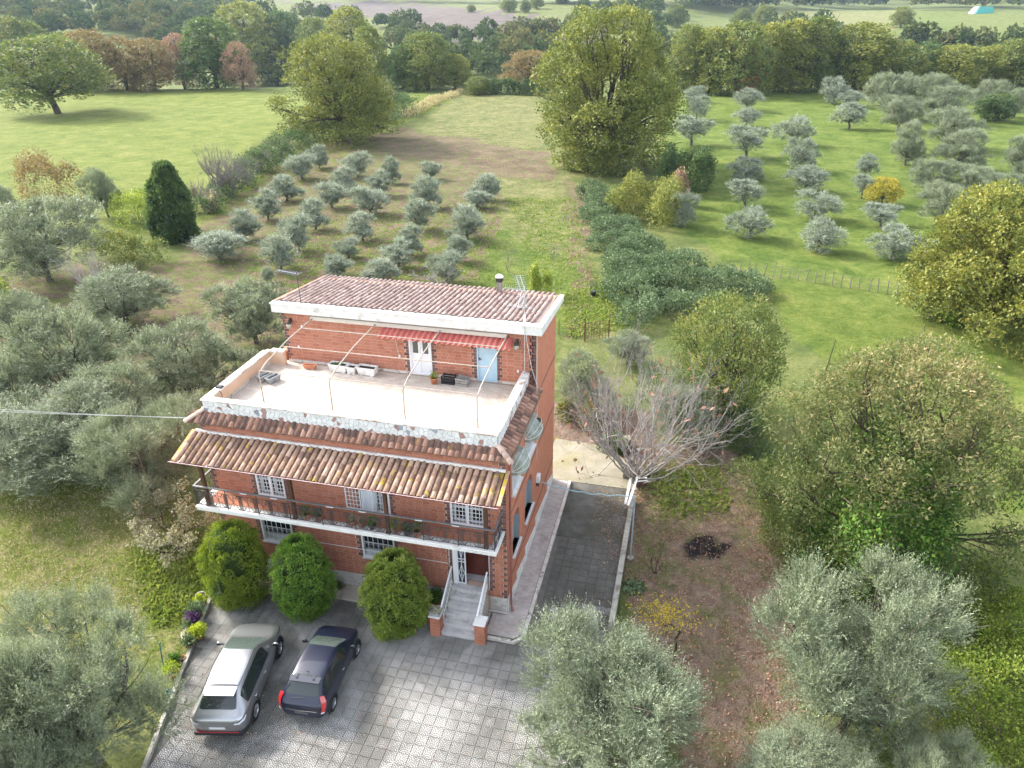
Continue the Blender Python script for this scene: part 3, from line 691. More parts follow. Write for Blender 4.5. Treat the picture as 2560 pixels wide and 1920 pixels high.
MB().hexa([(RX0-.03, RY0+.3, RZ0+.02), (RX0+.1, RY0+.3, RZ0+.02), (RX0+.1, RY1, RZ1+.02), (RX0-.03, RY1, RZ1+.02), (RX0-.03, RY0+.3, RZ0+.06), (RX0+.1, RY0+.3, RZ0+.07), (RX0+.1, RY1, RZ1+.07), (RX0-.03, RY1, RZ1+.06)]).build('verge_strip', m_terracotta, mroof)
m_chim = M('weathered_render', (.24, .2, .175), (.36, .31, .28), 6, 5, .9, .1, stain=(.1, .085, .075), stain_scale=4)
ch = MB().box(-2.7, -2.48, 9.22, 9.44, 9.75, 10.5).build('chimney', m_chim, mroof)
m_soot = M('sooty_render', (.03, .028, .026), (.09, .08, .075), 9, 4, .9, .1)
MB().box(-2.72, -2.46, 9.2, 9.46, 10.5, 10.68).build('sooty_collar', m_soot, ch)
MB().lathe([(.02, .14), (.1, .1), (.19, .02), (.19, -.02), (.0, -.02)], (-2.59, 9.33, 10.72), 12).build('chimney_cap', m_whitec, ch)
# ---- parapet with crazy-paving stone facing
par = empty('parapet'); par.parent = house
m_pjoint = M('stone_joint', (.2, .195, .185), (.28, .27, .26), 5, 4, .9, .1)
mb = MB(); mb.box(-12.05, -.29, .10, .34, 7.45, 8.19); mb.box(-.53, -.29, .34, 5.16, 7.45, 8.19); mb.build('parapet_wall', m_pjoint, par)
MB().box(-12.05, -11.82, .34, 4.7, 7.45, 8.19).box(-12.05, -11.15, 4.7, 4.92, 7.45, 8.19).build('plastered_parapet', m_peach, par)
MB().box(-11.82, -.53, .34, .352, 7.6, 8.19).box(-.542, -.53, .352, 5.15, 7.6, 8.19).build('inner_plaster', m_peach, par)
for (a, b_, c_, d_) in [(-12.1+i*1.478, -12.1+(i+1)*1.478-.005, .06, .37) for i in range(8)]+[(-.57, -.25, .375+i*1.2, .375+(i+1)*1.2-.005) for i in range(4)]+[(-12.1, -11.78, .375+i*1.43, .375+(i+1)*1.43-.005) for i in range(3)]+[(-11.775, -11.12, 4.66, 4.96)]:
    MB().bbox(a, b_, c_, d_, 8.192, 8.262+rnd.uniform(-.003, .003), .012).build('coping_stone', m_cope, par)
def clip(poly, nx, ny, c):
    out = []
    for i in range(len(poly)):
        p, q = poly[i], poly[(i+1) % len(poly)]; dp = nx*p[0]+ny*p[1]-c; dq = nx*q[0]+ny*q[1]-c
        if dp <= 0: out.append(p)
        if dp*dq < 0: k = dp/(dp-dq); out.append((p[0]+(q[0]-p[0])*k, p[1]+(q[1]-p[1])*k))
    return out
def voronoi(x0, x1, z0, z1, step, rr):
    sites = []
    nx_, nz_ = max(1, int((x1-x0)/step)), max(1, int(round((z1-z0)/step)))
    for i in range(nx_):
        for j in range(nz_): sites.append((x0+(i+.5+rr.uniform(-.45, .45))*(x1-x0)/nx_, z0+(j+.5+rr.uniform(-.45, .45))*(z1-z0)/nz_))
    cells = []
    for i, s in enumerate(sites):
        p = [(x0, z0), (x1, z0), (x1, z1), (x0, z1)]
        for j, q in enumerate(sites):
            if i == j or abs(q[0]-s[0]) > step*3: continue
            nx, ny = q[0]-s[0], q[1]-s[1]; c = (q[0]**2+q[1]**2-s[0]**2-s[1]**2)/2; p = clip(p, nx, ny, c)
            if len(p) < 3: break
        if len(p) >= 3:
            cx, cz = sum(a for a, _ in p)/len(p), sum(b_ for _, b_ in p)/len(p)
            cells.append([(cx+(a-cx)*.93, cz+(b_-cz)*.93) for a, b_ in p])
    return cells
m_st = [M('white_stone', (.6, .6, .58), (.76, .76, .74), 9, 5, .6, .3, rnd_v=.08), M('red_stone', (.3, .17, .15), (.42, .26, .23), 9, 5, .6, .3, rnd_v=.15), M('blue_stone', (.22, .25, .28), (.33, .36, .39), 9, 5, .6, .3, rnd_v=.15)]
rr = random.Random(5)
for cell in voronoi(-12.04, -.3, 7.62, 8.185, .17, rr):
    k = rr.choices((0, 1, 2), (.86, .09, .05))[0]; dpt = rr.uniform(.012, .026)
    n = len(cell); v = [(a, .10, b_) for a, b_ in cell]+[(a, .10-dpt, b_) for a, b_ in cell]
    MB().add(v, [tuple(range(n, 2*n))]+[(i, (i+1) % n, n+(i+1) % n, n+i) for i in range(n)]).build('stone', m_st[k], par)
for cell in voronoi(.12, 5.1, 7.7, 8.185, .2, rr):
    k = rr.choices((0, 1, 2), (.88, .07, .05))[0]; dpt = rr.uniform(.012, .026)
    n = len(cell); v = [(-.29, a, b_) for a, b_ in cell]+[(-.29+dpt, a, b_) for a, b_ in cell]
    MB().add(v, [tuple(range(n, 2*n))]+[(i, (i+1) % n, n+(i+1) % n, n+i) for i in range(n)]).build('stone', m_st[k], par)
# ---- terrace floor
m_ftile = M('terrace_tile', (.43, .37, .31), (.53, .465, .4), 2.0, 6, .7, .25, rnd_v=.08, stain=(.34, .275, .225), stain_scale=1.1, stain_th=(.55, .8))
m_fj = M('terrace_joint', (.34, .26, .2), (.4, .32, .26), 4, 4, .9, .1)
ter = MB().box(-11.85, -.5, .3, 5.2, 7.3, 7.588).build('terrace_floor', m_fj, house)
mb = MB()
for j in range(31):
    for i in range(-1, 38):
        x0 = -11.8+i*.3+(.15 if j % 2 else 0); y0 = .36+j*.15; xa, xb = max(x0, -11.8), min(x0+.3, -.55)
        if xb-xa < .04: continue
        mb.cur = rnd.random(); mb.add([(xa+.004, y0+.004, 7.6), (xb-.004, y0+.004, 7.6), (xb-.004, y0+.146, 7.6), (xa+.004, y0+.146, 7.6), (xa, y0, 7.586), (xb, y0, 7.586), (xb, y0+.15, 7.586), (xa, y0+.15, 7.586)], [(0, 1, 2, 3), (4, 5, 1, 0), (5, 6, 2, 1), (6, 7, 3, 2), (7, 4, 0, 3)])
mb.build('floor_tiles', m_ftile, ter, kind='stuff')
mb = MB(); 
for (a, b_) in ((-11.1, -5.6), (-4.4, -2.55), (-1.6, -.55)): mb.box(a, b_, 5.12, 5.143, 7.6, 7.71)
mb.build('skirting', m_kerb, house, kind='stuff'); MB().box(-11.82, -11.79, .4, 4.7, 7.6, 7.71).build('skirting_board', m_kerb, house)
# ---- openings
m_frame = M('white_frame', (.72, .73, .74), rough=.4, spec=.4)
m_bluedoor = M('pale_blue_paint', (.36, .52, .62), (.42, .58, .68), 2, 4, .5, .35)
m_shutter = M('grey_blue_shutter', (.24, .29, .32), (.3, .35, .38), 3, 4, .6, .3)
m_sill = M('grey_sill', (.5, .51, .51), (.6, .61, .61), 4, 5, .6, .3)
m_reddoor = M('dark_red_door', (.085, .018, .012), (.12, .028, .018), 3, 4, .4, .4)
m_curtain = M('lace_curtain', (.6, .63, .67), (.72, .75, .78), 14, 4, .9, .1)
def bars(mb, x0, x1, z0, z1, y, nx, nz, r=.011):
    for i in range(nx+1): x = x0+(x1-x0)*i/nx; mb.box(x-r, x+r, y-r, y+r, z0, z1)
    for j in range(nz+1): z = z0+(z1-z0)*j/nz; mb.box(x0, x1, y-r*.8, y+r*.8, z-r, z+r)
def frame(mb, x0, x1, z0, z1, y0, y1, w):
    mb.box(x0, x0+w, y0, y1, z0, z1); mb.box(x1-w, x1, y0, y1, z0, z1); mb.box(x0+w, x1-w, y0, y1, z1-w, z1); mb.box(x0+w, x1-w, y0, y1, z0, z0+w)
for k, (x0, x1, z0, z1) in enumerate(FD):
    w = empty('balcony_door'); w.parent = house
    xm = (x0+x1)/2
    mb = MB(); frame(mb, x0, x1, z0, z1, -.03, .06, .07); mb.box(xm-.05, xm+.05, -.02, .05, z0+.07, z1-.07); mb.build('frame', m_frame, w)
    mb = MB(); bars(mb, x0+.07, xm-.05, z0+.07, z1-.07, -.012, 4, 11); bars(mb, xm+.05, x1-.07, z0+.07, z1-.07, -.012, 4, 11); mb.build('grille', m_frame, w)
    MB().box(x0, x1, .2, .23, z0, z1).build('glass', m_glass, w)
    mb = MB(); 
    for (a, b_) in ((x0+.07, xm-.05), (xm+.05, x1-.07)):
        frame(mb, a, b_, z0+.05, z1-.05, .15, .195, .1); mb.box(a+.1, b_-.1, .16, .19, z0+.65, z0+.75)
    mb.build('door_leaf', m_frame, w)
w = empty('open_grille'); w.parent = house
mb = MB(); frame(mb, -6.43, -5.79, 4.17, 6.33, -.06, -.025, .045); bars(mb, -6.39, -5.83, 4.2, 6.3, -.042, 4, 11); mb.build('grille', m_frame, w)
v, f = [], []
n = 40
for i in range(n+1):
    x = -5.74+.62*i/n; yy = -.1+.03*math.sin(i*1.15)+.012*math.sin(i*2.7)
    v += [(x, yy, 6.3), (x, yy-.03*math.sin(i*.9), 4.6), (x, yy-.07+.02*math.sin(i*.8), 4.22+.03*math.sin(i*.35))]
for i in range(n):
    for j in range(2): f.append((i*3+j, i*3+j+1, (i+1)*3+j+1, (i+1)*3+j))
MB().add(v, f).build('curtain', m_curtain, house, True)
for k, (x0, x1, z0, z1) in enumerate(GW):
    w = empty('window'); w.parent = house
    mb = MB(); frame(mb, x0, x1, z0, z1, -.05, .1, .06); mb.build('frame', m_frame, w)
    MB().box(x0, x1, .22, .25, z0, z1).build('glass', m_glass, w)
    MB().box(x0-.04, x1+.04, -.09, .2, z0-.06, z0-.002).build('sill', m_sill, w)
    MB().box(x0+.06, x1-.06, .12, .2, z0, z0+.3).build('inner_sill', m_sill, w)
    mb = MB(); n = 6; zm = z0+.78
    for i in range(n+1): x = x0+.06+(x1-x0-.12)*i/n; mb.box(x-.008, x+.008, -.03, -.01, z0+.06, z1-.06)
    for z in (zm, z0+.1, z1-.1): mb.box(x0+.06, x1-.06, -.032, -.008, z-.009, z+.009)
    for i in range(n):
        xa = x0+.06+(x1-x0-.12)*i/n; xb = xa+(x1-x0-.12)/n; xc = (xa+xb)/2
        for (za, zb) in ((zm+.06, z1-.1), (z0+.1, zm)):
            mb.tube([(xa, -.02, zb), (xc, -.02, (za+zb)/2), (xb, -.02, zb)], .0055, 4)
        for (zc) in (zm-.06, z0+.16):
            mb.tube([(xc+.05*math.cos(a), -.02, zc+.05*math.sin(a)) for a in [q*math.pi/4 for q in range(9)]], .005, 4)
    mb.build('grille', m_frame, w)
ent = empty('entrance'); ent.parent = house
x0, x1, z0, z1 = DR
MB().box(-2.18, -2.02, -.05, .28, 1.2, 3.5).build('door_jamb', m_frame, ent)
MB().box(-.72, -.70, -.02, .28, 1.2, 3.5).build('door_jamb', m_frame, ent)
leaf = MB(); frame(leaf, -2.02, -1.66, 1.22, 3.45, -.02, .03, .045); leaf = leaf.build('door_leaf', m_frame, ent)
mb = MB()
for zc in (1.75, 2.95):
    for s in (-1, 1):
        mb.tube([(-1.84, 0, zc+.42), (-1.84+s*.1, 0, zc), (-1.84, 0, zc-.42)], .01, 4); mb.tube([(-1.84+s*.14*math.sin(a), 0, zc+.12*math.cos(a)-.0) for a in [q*math.pi/6 for q in range(7)]], .008, 4)
mb.box(-1.85, -1.83, -.008, .008, 1.25, 3.42); mb.box(-1.98, -1.7, -.008, .008, 2.3, 2.325); mb.box(-1.98, -1.7, -.008, .008, 2.45, 2.475); mb.tube([(-1.98, 0, 2.46), (-1.7, 0, 2.32)], .008, 4)
mb.build('scroll_grille', m_frame, leaf)
MB().box(-1.975, -1.705, .012, .02, 1.26, 3.41).build('glass', M('violet_glass', (.05, .048, .075), rough=.15, spec=.5), leaf)
MB().box(-2.0, -.72, .62, .66, 1.2, 3.5).build('inner_door', m_reddoor, ent)
MB().box(-2.02, -.72, .28, .62, 1.17, 1.2).build('threshold', m_sill, ent)
MB().box(-.72, -.68, .28, .66, 1.2, 3.5).box(-2.06, -2.02, .28, .66, 1.2, 3.5).box(-2.06, -.68, .28, .66, 3.5, 3.54).build('reveal', m_reddoor, ent)
m_brass = M('brass', (.5, .38, .15), rough=.3, metal=.9)
for (x, z) in ((-1.1, 2.45), (-.82, 2.05)): MB().lathe([(.0, .03), (.03, .02), (.035, 0), (.03, -.02), (0, -.03)], (x, .59, z), 8).build('door_knob', m_brass, ent, True)
# side: arched shutters, windows with hooped awnings
m_canvas = M('mildewed_canvas', (.24, .265, .23), (.36, .39, .35), 4, 6, .85, .15, stain=(.17, .18, .13), stain_scale=3.5, stain_th=(.45, .7))
for (a, b_, z0, z1) in SW[:2]:
    w = empty('arched_window'); w.parent = house
    MB().box(-.26, -.22, a, b_, z0, z1).build('shutter', m_shutter, w)
    MB().bbox(-.22, .1, a-.06, b_+.1, z0-.06, z0+.0, .005).build('sill', m_sill, w)
    MB().box(-.219, -.03, a+.001, a+.02, z0, z1-.6).box(-.219, -.03, b_-.02, b_-.001, z0, z1-.6).build('reveal', m_shutter, w)
for k, (a, b_, z0, z1) in enumerate(SW[2:]):
    w = empty('side_window'); w.parent = house
    mb = MB()
    for (c_, d_, e_, g_) in ((a, a+.06, z0, z1), (b_-.06, b_, z0, z1), (a+.06, b_-.06, z0, z0+.06), (a+.06, b_-.06, z1-.06, z1)): mb.box(-.05, .05, c_, d_, e_, g_)
    mb.build('frame', m_frame, w)
    mb = MB()
    for i in range(8): y = a+.06+(b_-a-.12)*(i+.5)/8; mb.box(.01, .03, y-.012, y+.012, z0, z1)
    for i in range(9): z = z0+.06+(z1-z0-.12)*(i+.5)/9; mb.box(.008, .032, a, b_, z-.01, z+.01)
    mb.build('grille', m_frame, w)
    MB().box(-.25, -.22, a, b_, z0, z1).build('glass', m_glass, w)
    MB().box(.0, .14, a-.08, b_+.1, z0-.05, z0-.003).build('sill', m_whitec, w)
    # awning: canvas gores between hoops hinged on the wall
    hy0, hy1, hz = a-.06, b_+.06, 6.22+.12*k; rad = (hy1-hy0)/2; mid = (hy0+hy1)/2
    def hoop(th, s):   # s 0..pi across, th: hoop tilt from vertical (0) outwards
        yy = mid-rad*math.cos(s); q = math.sin(s)**.8 if math.sin(s) > 0 else 0.
        return (.52*q*math.sin(th)+.01, yy, hz+.68*q*math.cos(th))
    aw = empty('awning'); aw.parent = house
    ths = [0.0, .55, 1.1, 1.55]
    for g_ in range(3):
        v, f = [], []
        for j in range(3):
            th = ths[g_]+(ths[g_+1]-ths[g_])*j/2
            for i in range(13):
                x, y, z = hoop(th, math.pi*i/12); sag = .03 if j == 1 else 0
                v.append((x*(1-sag), y, hz+(z-hz)*(1-sag)))
        for j in range(2):
            for i in range(12):
                if k == 1 and g_ == 1 and i >= 6: continue
                f.append((j*13+i, j*13+i+1, (j+1)*13+i+1, (j+1)*13+i))
        us = sorted({q for w_ in f for q in w_}); ix_ = {q: n_ for n_, q in enumerate(us)}
        MB().add([v[q] for q in us], [tuple(ix_[q] for q in w_) for w_ in f]).build('canvas', m_canvas, aw, True)
    v, f = [], []
    for i in range(13):
        x, y, z = hoop(1.55, math.pi*i/12); v += [(x, y, z), (x+.01, y, z-.14-.02*math.sin(i*2.2))]
    MB().add(v, [(2*i, 2*i+1, 2*i+3, 2*i+2) for i in range(12)]).build('valance', m_canvas, aw)
    for th in ths: MB().tube([hoop(th, math.pi*i/12) for i in range(13)], .012, 5).build('hoop', m_whitec, aw)
# terrace doors, awning, canopy, lamps
d1 = empty('terrace_door'); d1.parent = house
mb = MB(); frame(mb, -5.46, -4.47, 7.602, 9.62, 5.13, 5.3, .06)
for (a, b_) in ((-5.4, -4.975), (-4.96, -4.53)): frame(mb, a, b_, 7.62, 9.56, 5.19, 5.24, .09); mb.box(a+.09, b_-.09, 5.2, 5.23, 7.7, 8.5); mb.box(a+.09, b_-.09, 5.19, 5.24, 8.5, 8.58)
mb.build('door_frame', m_frame, d1)
for (a, b_) in ((-5.31, -5.065), (-4.87, -4.62)): MB().box(a, b_, 5.21, 5.22, 8.58, 9.47).build('glass', M('door_glass', (.07, .085, .075), rough=.08, spec=.6), d1)
d2 = empty('terrace_door'); d2.parent = house; d2['label'] = 'pale blue metal terrace door'
MB().box(-2.44, -1.68, 5.2, 5.24, 7.61, 9.58).build('door_leaf', m_bluedoor, d2)
mb = MB(); frame(mb, -2.5, -1.64, 7.602, 9.62, 5.14, 5.3, .055); mb.build('door_frame', m_bluedoor, d2)
MB().box(-2.4, -2.37, 5.15, 5.2, 8.55, 8.66).tube([(-2.385, 5.15, 8.62), (-2.385, 5.12, 8.62), (-2.28, 5.12, 8.62)], .012, 5).build('handle', m_iron, d2)
m_cream = M('cream_box', (.55, .5, .42), (.62, .57, .49), 3, 4, .5, .3)
MB().bbox(-9.78, -1.17, 4.98, 5.14, 9.74, 9.9, .03).box(-9.78, -1.17, 4.97, 4.985, 9.79, 9.80).box(-9.78, -1.17, 4.97, 4.985, 9.84, 9.85).build('awning_cassette', m_cream, house)
m_redp = M('red_corrugated_sheet', (.4, .1, .08), (.48, .15, .12), 2, 5, .5, .35, stain=(.36, .07, .055), stain_scale=1.6)
canopy = empty('door_canopy'); canopy.parent = house
v, f = [], []; n = 24*8
for i in range(n+1):
    x = -6.55+5.62*i/n; d = .04*math.sin(2*math.pi*i/8)
    for j in range(4):
        q = j/3; v.append((x+.0, 5.12-.66*q, 9.73-.25*q+d+(.012 if j in (1, 2) else 0)))
for i in range(n):
    for j in range(3): f.append((i*4+j, i*4+j+1, (i+1)*4+j+1, (i+1)*4+j))
MB().add(v, f).build('corrugated_sheet', m_redp, canopy, True)
for x in (-6.4, -4.0, -1.1): MB().tube([(x, 5.13, 9.4), (x, 4.55, 9.45)], .015, 5).build('bracket', m_iron, canopy)
for x in (-10.79, -.77):
    l = empty('wall_lamp'); l.parent = house
    MB().box(x-.05, x+.05, 5.06, 5.14, 9.5, 9.68).tube([(x, 5.08, 9.62), (x, 4.95, 9.66), (x, 4.93, 9.56)], .018, 6).lathe([(.0, .1), (.09, .07), (.1, 0)], (x, 4.93, 9.5), 10).build('lamp_arm', m_iron, l)
    MB().lathe([(.09, 0), (.12, -.06), (.11, -.14), (.05, -.2), (0, -.21)], (x, 4.93, 9.5), 12).build('lamp_globe', M('amber_globe', (.42, .38, .3), rough=.1, spec=.6), l, True)
for (x, z) in ((-10.3, 9.35), (-10.6, 8.35), (-5.9, 8.4), (-.75, 8.25)): MB().bbox(x-.04, x+.04, 5.1, 5.143, z-.05, z+.05, .005).build('junction_box', m_frame, house)
MB().tube([(-6.05, 5.12, 9.5), (-6.0, 5.12, 8.9), (-5.95, 5.12, 8.6), (-5.9, 5.12, 8.45)], .012, 5).build('cable', m_cream, house)
MB().tube([(-2.32, -.022, 3.6), (-2.32, -.022, 2.2), (-2.36, -.022, 2.15), (-8.9, -.022, 2.15)], .014, 5).build('cable', m_frame, house)
# pipe frame for the sun awning
m_pipe = M('cream_pipe', (.3, .25, .2), (.42, .36, .3), 5, 4, .5, .4)
fr = empty('awning_frame'); fr.parent = house
for (xb, xt) in ((-10.28, -9.65), (-7.3, -6.79), (-4.3, -3.96), (-1.42, -1.16)):
    pts = [(xb, 1.45, 7.6), (xb, 1.45, 8.85)]
    for k in range(1, 5): a = k/5*1.3; pts.append((xb+(xt-xb)*.02*k, 1.45+.12*(1-math.cos(a)), 8.85+.12*math.sin(a)))
    for q in (.12, .5, .9, 1): pts.append((xb+(xt-xb)*q, 1.5+3.6*q, 8.99+.84*q+.1*math.sin(q*math.pi)*1.2))
    MB().tube(pts, .026, 8).build('rib', m_pipe, fr, True)
def rib_at(q, z=0): return [(xb+(xt-xb)*q, 1.5+3.6*q, 8.99+.84*q+.12*math.sin(q*math.pi)) for (xb, xt) in ((-10.28, -9.65), (-7.3, -6.79), (-4.3, -3.96), (-1.42, -1.16))]
for q in (.0, .39, .75): MB().tube(rib_at(q), .02, 6).build('cross_pipe', m_pipe, fr)
# downpipe
MB().tube([(.1, .32, 7.35), (.1, .22, 7.1), (.1, .2, 6.9), (.1, .2, .32), (.16, .12, .2), (.2, .02, .17)], .045, 8).build('downpipe', m_copper, house, True)
# ---- balcony
bal = empty('balcony'); bal.parent = house
MB().bbox(-12.3, -.07, -1.25, -.016, 3.96, 4.1, .02).bbox(-12.33, -.04, -1.28, -.9, 4.103, 4.15, .01).box(-12.33, -12.05, -.9, -.018, 4.103, 4.148).box(-.3, -.04, -.9, -.018, 4.103, 4.148).build('slab', m_whitec, bal)
mb = MB()
for i in range(39):
    for j in range(3):
        mb.cur = rnd.random(); mb.bbox(-12.04+i*.3, -12.04+(i+1)*.3-.005, -.895+j*.292, -.895+(j+1)*.292-.005, 4.1, 4.147, .003)
mb.build('floor_tiles', m_balfloor, bal, kind='stuff')
rail = empty('railing'); rail.parent = house
MB().box(-12.28, -.1, -1.235, -1.165, 5.06, 5.1).box(-12.28, -12.21, -1.165, -.02, 5.06, 5.1).box(-.17, -.1, -1.165, -.02, 5.06, 5.1).build('handrail', M('handrail_paint', (.12, .11, .11), (.19, .18, .18), 4, 4, .4, .45), rail)
mb = MB(); mb.tube([(-12.25, -1.2, 4.9), (-.13, -1.2, 4.9)], .012, 5).tube([(-12.25, -1.2, 4.22), (-.13, -1.2, 4.22)], .012, 5)
for x in (-12.25, -.13): mb.tube([(x, -1.2, 4.9), (x, -.02, 4.9)], .012, 5).tube([(x, -1.2, 4.22), (x, -.02, 4.22)], .012, 5)
mb.build('rail_bar', m_iron, rail)
def panel_geo(w):
    mb = MB(); r = .011; h0, h1 = .09, .74; hm = (h0+h1)/2
    for i in range(5): x = -.07+i*.035; mb.box(x-.008, x+.008, -.008, .008, .07, .75)
    a, b_ = .09, w-.09; xm = (a+b_)/2
    mb.box(xm-.006, xm+.006, -.006, .006, h0, h1)
    mb.tube([(a, 0, h1), (xm, 0, hm), (b_, 0, h1)], r, 4); mb.tube([(a, 0, h0), (xm, 0, hm), (b_, 0, h0)], r, 4)
    R = (b_-a)*.42
    for (cx, cz, s0) in ((xm, h1, math.pi), (xm, h0, 0)):
        mb.tube([(cx+R*math.cos(s0+math.pi*q/8), 0, cz+.75*R*math.sin(s0+math.pi*q/8)) for q in range(9)], r, 4)
    for (cx, cz) in ((a+.06, hm+.17), (b_-.06, hm+.17), (a+.06, hm-.17), (b_-.06, hm-.17)):
        mb.tube([(cx+.045*math.cos(q*.8), 0, cz+.045*math.sin(q*.8)) for q in range(9)], r*.9, 4)
    return mb
pw = 12.12/19
pm = panel_geo(pw).mesh('panel', m_iron)
for i in range(19): inst('panel', pm, rail, (-12.25+i*pw+.05, -1.2, 4.15))
for x in (-12.25, -.13):
    for q in (0, 1): inst('panel', pm, rail, (x, -1.15+q*.57, 4.15), (0, 0, math.pi/2), (.88, 1, 1))
for i in range(10): MB().box(-12.26+i*1.345, -12.235+i*1.345, -1.212, -1.188, 4.15, 5.06).build('post', m_iron, rail)
for x in (-10.2, -8.9, -6.6, -5.3, -3.1, -1.7): MB().box(x, x+.28, -1.27, -1.238, 5.07, 5.085).build('planter_bracket', m_frame, rail)
# ---- entrance steps
m_marble = M('grey_marble', (.42, .41, .41), (.6, .58, .56), 2.2, 7, .5, .35, stain=(.3, .29, .29), stain_scale=3.5, stain_th=(.5, .7))
stair = empty('staircase'); stair.parent = house
for i in range(6):
    y0 = -1.68+i*.28; MB().box(-2.2, -.85, y0, 0 if i == 5 else y0+.29, (0 if i == 0 else .2*i-.02), .2*(i+1)-.035).build('riser', m_marble, stair)
    MB().bbox(-2.22, -.84, y0-.03, (0 if i == 5 else y0+.28)-.004, .2*(i+1)-.034, .2*(i+1), .008).build('tread', m_marble, stair)
for (xa, xb) in ((-2.3, -2.222), (-.838, -.76)):
    MB().hexa([(xa, -1.35, 0), (xb, -1.35, 0), (xb, -.02, 0), (xa, -.02, 0), (xa, -1.35, .42), (xb, -1.35, .42), (xb, -.02, 1.28), (xa, -.02, 1.28)]).build('cheek_wall', m_beige, stair)
for (xc, nm) in ((-2.25, 0), (-.8, 1)):
    rl = empty('stair_railing'); rl.parent = house
    MB().hexa([(xc-.03, -1.5, 1.14), (xc+.03, -1.5, 1.14), (xc+.03, -.03, 1.99), (xc-.03, -.03, 1.99), (xc-.03, -1.5, 1.18), (xc+.03, -1.5, 1.18), (xc+.03, -.03, 2.03), (xc-.03, -.03, 2.03)]).build('handrail', m_frame, rl)
    mb = MB()
    for i in range(11): y = -1.42+i*.135; mb.box(xc-.01, xc+.01, y-.01, y+.01, .4+(y+1.35)*.646-.03, 1.16+(y+1.5)*.578)
    mb.build('balusters', m_frame, rl)
    MB().hexa([(xc-.012, -1.42, .47), (xc+.012, -1.42, .47), (xc+.012, -.03, 1.38), (xc-.012, -.03, 1.38), (xc-.012, -1.42, .5), (xc+.012, -1.42, .5), (xc+.012, -.03, 1.41), (xc-.012, -.03, 1.41)]).build('bottom_rail', m_frame, rl)
for (xa, xb) in ((-2.6, -2.23), (-.83, -.46)):
    pr = empty('brick_pier'); pr.parent = house
    MB().box(xa, xb, -1.8, -1.38, 0, 1.0).build('pier_core', m_mortar, pr)
    for r_ in range(12):
        z0 = .03+r_*.081
        for side_ in range(3):
            n = 2
            for i in range(n):
                o = .0 if r_ % 2 else .0
                if side_ == 0: p = [(xa+(xb-xa)*i/n+.004, -1.812, z0), (xa+(xb-xa)*(i+1)/n-.004, -1.812, z0)]
                split = (.5 if r_ % 2 else .28)
                lo, hi = ((0, split), (split, 1))[i]
                if side_ == 0: args = (xa+(xb-xa)*lo+.004, xa+(xb-xa)*hi-.004, -1.812, -1.8, z0, z0+.073)
                elif side_ == 1: args = (xb, xb+.012, -1.8+.42*lo+.004, -1.8+.42*hi-.004, z0, z0+.073)
                else: args = (xa-.012, xa, -1.8+.42*lo+.004, -1.8+.42*hi-.004, z0, z0+.073)
                bk = MB(); bk.cur = rnd.random(); bk.box(*args).build('brick', m_brick, pr)
    MB().bbox(xa-.05, xb+.05, -1.86, -1.33, 1.002, 1.05, .01).build('cap_stone', m_whitec, pr)
MB().bbox(-.001, .15, 5.3, 5.62, 2.7, 3.05, .02).build('meter_box', m_frame, house)
MB().box(.0, .1, 5.36, 5.5, 2.5, 2.66).build('meter_bracket', m_iron, house)
# ================================================================== cars
m_tyre = M('tyre_rubber', (.018, .018, .019), rough=.85, spec=.2)
m_rim = M('alloy_rim', (.45, .46, .48), rough=.3, metal=.9)
m_black = M('black_plastic', (.02, .02, .022), rough=.5, spec=.4)
m_chrome = M('chrome_trim', (.75, .76, .78), rough=.15, metal=1.)
m_tail = M('red_lamp', (.45, .015, .02), rough=.12, spec=.6, coat=.6)
m_clear = M('clear_lamp', (.55, .57, .6), rough=.12, spec=.6, coat=.6)
m_plate = M('plate_white', (.6, .6, .58), rough=.5)
m_cglass = M('car_glass', (.016, .022, .02), rough=.03, spec=.8)
m_cglass2 = M('windscreen_glass', (.07, .09, .08), rough=.03, spec=.8)
def car_paint(name, c, metal, rough):
    m, t, b = _new(name)
    b.inputs['Base Color'].default_value = (*c, 1); b.inputs['Metallic'].default_value = metal; b.inputs['Roughness'].default_value = rough
    b.inputs['Coat Weight'].default_value = .5; b.inputs['Coat Roughness'].default_value = .02
    dn = noise(t, 60, 2); bump(t, b, dn, .02, .001); return m
# stations: y, half width, sill z, belt z, top z, top half width
SUV = [(-2.28, .48, .42, .80, .84, .40), (-2.26, .72, .36, .88, .95, .60), (-2.16, .86, .30, .97, 1.05, .72), (-2.0, .92, .28, 1.02, 1.14, .72), (-1.6, .94, .25, 1.06, 1.50, .585), (-1.36, .945, .25, 1.05, 1.58, .59),
       (-.55, .945, .24, 1.02, 1.635, .62), (.2, .94, .24, 1.0, 1.60, .60), (.48, .935, .24, .99, 1.52, .61), (1.22, .925, .24, .96, 1.06, .78), (1.42, .92, .25, .95, 1.03, .76), (1.80, .89, .26, .91, .965, .66), (2.08, .78, .28, .82, .86, .52), (2.23, .58, .34, .68, .72, .38), (2.28, .38, .4, .6, .63, .26)]
HAT = [(-1.92, .50, .42, .78, .82, .42), (-1.90, .68, .34, .84, .90, .58), (-1.80, .78, .28, .90, .99, .68), (-1.68, .81, .26, .93, 1.08, .68), (-1.36, .83, .24, .96, 1.40, .56), (-1.15, .835, .23, .96, 1.475, .56),
       (-.4, .84, .22, .94, 1.51, .575), (.2, .835, .22, .92, 1.47, .57), (.42, .835, .22, .91, 1.40, .57), (1.02, .82, .22, .89, .99, .69), (1.2, .81, .23, .88, .96, .67), (1.55, .78, .25, .83, .87, .6), (1.78, .70, .28, .72, .75, .5), (1.89, .55, .34, .6, .62, .4), (1.92, .4, .4, .55, .56, .3)]
